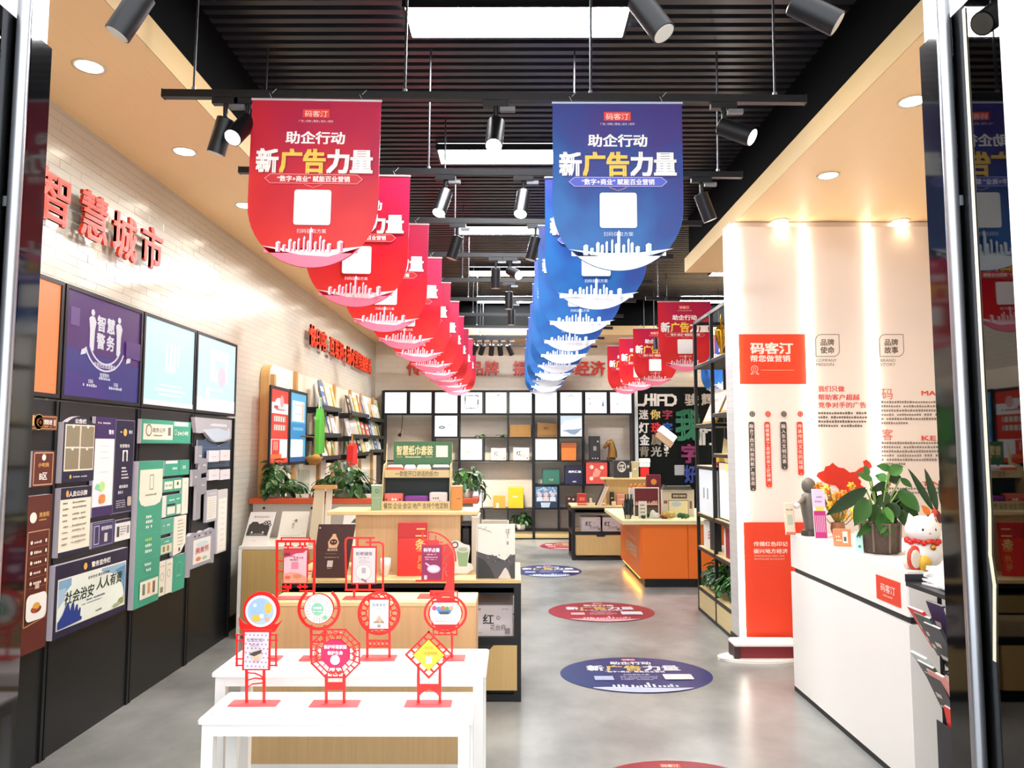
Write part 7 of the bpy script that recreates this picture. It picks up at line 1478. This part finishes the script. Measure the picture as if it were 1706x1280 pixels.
# white cat figure
x, y, z = place(1540, 940); y = 3.62; x = onY(1541, 930, y)[0]; S_ = y/1240
t = thing('cat_figure', 'round white lucky cat figure with red collar and gold bells on the counter', 'figurine', (x, y, zt_)); CW = mat('#f7f5f2', .3, key='cat'); H_ = upz(1541, 858, y)
MB().ell((0, 0, H_*.30), (.088, .075, H_*.30), CW, 20, 12).build('body', t); MB().ell((-.01, -.005, H_*.72), (.078, .07, H_*.27), CW, 20, 12).build('head', t)
for sg in (-1, 1): MB().cyl((-.01+sg*.045, 0, H_*.88), (-.01+sg*.058, 0, H_*1.03), .025, CW, 10, .002).build('ear', t)
MB().cyl((.06, -.02, H_*.45), (.10, -.04, H_*.75), .026, CW, 12, .022).ell((.102, -.042, H_*.78), (.026, .024, .03), CW).build('paw', t)
g = MB(); 
for i in range(22): a = 2*PI*i/22; g.ell((.072*math.cos(a)-.005, .066*math.sin(a), H_*.51+.006*math.sin(i*2)), (.013, .013, .012), mat(['#d8261f', '#e0482a', '#e8b030'][i % 3 if i % 4 == 0 else 0], .35, key='collar'), 8, 5)
g.build('collar', t); MB().ell((0, -.075, H_*.42), (.014, .012, .014), GLD, 10, 6).build('bell', t)
MB().ell((-.075, -.05, H_*.2), (.038, .012, .062), mat('#d84a34', .35, key='coin'), 14, 8).ell((-.075, -.06, H_*.2), (.024, .006, .044), mat('#efe2d0', .4), 12, 6).build('coin_plate', t); MB().ell((-.035, -.06, H_*.12), (.03, .025, .04), mat('#e8b83a', .3, key='ingot'), 12, 7).build('ingot', t); MB().ell((-.10, -.03, H_*.1), (.022, .018, .03), mat('#f0dcd0', .4), 10, 6).build('small_charm', t)
for sg in (-1, 1): MB().ell((-.01+sg*.028, -.066, H_*.74), (.007, .004, .009), BLACK, 8, 5).build('eye', t)
MB().ell((-.01, -.073, H_*.68), (.006, .004, .004), mat('#d87a7a', .5), 8, 4).build('nose', t)
# tray and papers at the near corner
zt_ = .986; x0, y0 = onZ(1508, 976, zt_); y0 = y0 - .345; t = thing('document_tray', 'flat black document tray on top of the wire magazine rack', 'tray', (x0, y0, zt_)); 
MB().box(0, .6, 0, .34, 0, .018, mat('#2a2a2e', .4, key='tray')).build('tray', t, None, (0, 0, .0)); MB().box(.0, .6, .34, .345, .018, .05, mat('#2a2a2e', .4, key='tray')).box(.595, .6, 0, .34, .018, .05, mat('#2a2a2e', .4, key='tray')).build('rim', t)
for i in range(9):
    rz = random.Random(i).uniform(-.2, .2); tt = thing('paper_sheet', 'white sheet in the untidy paper stack on the black tray', 'paper', (x0+.30+.004*i, y0+.19+.006*(i % 3), zt_+.0195+.0074*i), rz, group='papers on the black tray'); MB().box(-.25, .25, -.15, .12, 0, .007, mat('#efeef0', .6, key='sheet', var=.02)).build('sheet', tt)
    P = Print(0, -.0003, 0.0001); P.rect(-.2, -.1, -.05, -.06, '#c9c6cc'); P.para(-.22, .1, .06, .006, 4, .03, '#a9a6ac', i); P.build(tt, 'print', (0, 0, .0072), (-PI/2, 0, 0))
# magazine rack in front of the counter
xr_, yr = 1.765, 2.93
t = thing('magazine_rack', 'black wire magazine rack full of brochures beside the door frame', 'rack', (xr_, yr, 0))
for yy in (0, .26):
    for xx in (0.02, .5): MB().cyl((xx, yy, 0), (xx, yy, .98), .009, BLKMET, 8).build('post', t)
for zz in (.08, .26, .46, .66, .84):
    MB().tube([(.02, 0, zz), (.5, 0, zz), (.5, .26, zz), (.02, .26, zz), (.02, 0, zz)], .005, BLKMET, 6).build('wire_tier', t)
    for k in range(4): MB().cyl((.02, .05+.05*k, zz), (.5, .05+.05*k, zz), .003, BLKMET, 5).build('wire', t)
MB().box(-.004, .0, -.02, .28, .20, .46, mat('#2b2c31', .5, key='pocket')).build('pocket', t)
MB().tube([(0, .02, .20), (-.05, .04, .21), (0, .06, .20)], .003, CHROME, 5).build('hook', t)
for i, (zz, c, n, tl, yy) in enumerate(((.30, '#d8281e', 'bright red', 10, .04), (.47, '#2f2a2c', 'black', 24, .10), (.50, '#e79a90', 'salmon', 28, .06), (.52, '#3d4a48', 'dark grey-green', 30, .12), (.55, '#c9d4d2', 'pale grey', 32, .16), (.68, '#33333c', 'charcoal', 26, .08), (.71, '#2f3f3a', 'bottle green', 28, .14), (.73, '#d8323a', 'crimson', 30, .18), (.745, '#f0eef2', 'white', 16, .02), (.755, '#38365c', 'indigo', 18, .10))):
    tt = thing('brochure', f'{n} brochure tilted in the wire rack by the door frame', 'brochure', (xr_+.035, yr+.08+yy, zz), rot=(0, math.radians(-tl), 0), group='brochures in the wire rack')
    MB().box(0, .012, -.02, .10, 0, .20 if i else .24, mat(c, .35, key='bro', var=.05)).build('cover', tt); MB().box(.002, .010, -.018, .098, .002, .202 if i else .242, mat('#f0ece6', .6)).build('pages', tt)
    P = Print(); P.rect(-.07, .04, .0, .06, '#e8dcd4'); P.rect(-.06, .1, -.02, .12, '#e8dcd4'); P.build(tt, 'print', (0, .02, 0), (0, 0, -PI/2))
# white foot with a maroon box at the end of the text wall
xf, yf = onZ(1262, 1098, 0); t = thing('display_stand', 'white oval stand foot with a dark red box on the floor at the text wall', 'stand foot', (xf, yf, .0))
fw = .30; MB().add([(fw*math.cos(2*PI*i/28), .14*math.sin(2*PI*i/28), zz) for zz in (0, .018) for i in range(28)], [tuple(range(27, -1, -1)), tuple(range(28, 56))] + [(i, (i+1) % 28, 28+(i+1) % 28, 28+i) for i in range(28)], WHITE).build('foot_plate', t)
MB().bbox(-.15, .28, -.05, .08, .018, .11, mat('#7d1f2a', .4, key='maroon', var=.05), .01).build('box', t); MB().bbox(-.19, .30, -.08, .10, .11, .135, WHITE, .01).build('lid', t); MB().box(-.19, -.15, -.07, .09, .018, .11, mat('#3a2426', .5)).build('end_cap', t)
MB().ell((-.24, -.03, .02), (.06, .05, .02), WHITE, 14, 6).build('toe', t)

# ================================================================ FLOOR STICKERS
FB = sheetmat('#24356c', '#263e78', '#30306e', 3); FR = sheetmat('#b02c38', '#a8263c', '#9a2a36', 3)
def sticker(label, x, y, a, b, red):
    t = thing('floor_sticker', label, 'floor sticker', (x, y, .0005), rot=(-PI/2, 0, 0), group='round floor stickers'); n = 48
    MB().prism([(a*math.cos(2*PI*i/n), b*math.sin(2*PI*i/n)) for i in range(n)], -.0012, 0, FR if red else FB).build('vinyl', t)
    P = Print(0, -.0016); k = b/.42
    P.rect(-.05, .335*k, .05, .375*k, '#e0402c'); P.text('码客汀', 0, .34*k, .034*k, '#f2e2da', 'C', 0, .085); P.text('助企行动', 0, .235*k, .075*k, '#c3c6cc', 'C', .03, .30)
    for ch, u, c in (('新', -.27, '#c2c4ca'), ('广', -.135, '#b9a24a'), ('告', 0, '#b9a24a'), ('力', .135, '#c2c4ca'), ('量', .27, '#c2c4ca')): P.text(ch, u, .085*k, .135*k, c, 'C', .045, .125)
    P.text('“数字+商业” 赋能百业营销', 0, .03*k, .036*k, '#dcd8e4', 'C', .01, .42); P.text('扫码获取方案', -.0, -.035*k, .026*k, '#c4c4d8', 'C', 0, .18)
    P.rect(-.30, -.15*k, -.17, -.06*k, '#9aa6c8' if not red else '#d8a0a4'); P.para(-.12, .14, -.06*k, .012*k, 4, .026*k, '#9aa6c8' if not red else '#d8a0a4'); P.rrect(.18, -.14*k, .38, -.02*k, .012, '#c2c3c8')
    ez = lambda u: -b*math.sqrt(max(0, 1-(u/a)**2)); xs = [-.33+.66*i/20 for i in range(21)]
    c2 = '#aab4d2' if not red else '#c88a94'; P.poly([(u*a/.53, ez(u*a/.53)+.002) for u in xs] + [(u*a/.53, -.315*k-.01*math.sin(u*9)) for u in reversed(xs)], c2)
    r = random.Random(5)
    for i in range(15): u = -.2+.03*i+r.uniform(-.006, .006); h = r.uniform(.02, .055)+(.06 if i == 8 else 0); P.rect(u, -.32*k, u+.018, (-.31+h)*k, '#b9c2d8' if not red else '#d4a4aa')
    P.build(t); return t
def st_at(cx, cy): return onZ(cx, cy, 0)
x, y = st_at(1112, 1316); sticker('red oval floor sticker at the bottom edge, nearest the door', .78, 3.52, .47, .41, True)
ya1 = onZ(1060, 1156, 0)[1]; yb1 = onZ(1060, 1096, 0)[1]; ym1 = (ya1+yb1)/2; sticker('blue oval floor sticker in the aisle, second from the door', onZ(1060, 1125, 0)[0], ym1, .53, (yb1-ya1)/2, False)
ya1 = onZ(1002, 1037, 0)[1]; yb1 = onZ(1002, 1004, 0)[1]; sticker('red oval floor sticker in the aisle, third from the door', onZ(1002, 1020, 0)[0], (ya1+yb1)/2, .51, (yb1-ya1)/2, True)
ya1 = onZ(912, 962, 0)[1]; yb1 = onZ(912, 942, 0)[1]; sticker('blue oval floor sticker in the aisle, fourth from the door', onZ(914, 952, 0)[0], (ya1+yb1)/2, .42, (yb1-ya1)/2, False)
sticker('red oval floor sticker nearest the back wall', onZ(943, 909, 0)[0], 12.0, .42, .41, True)
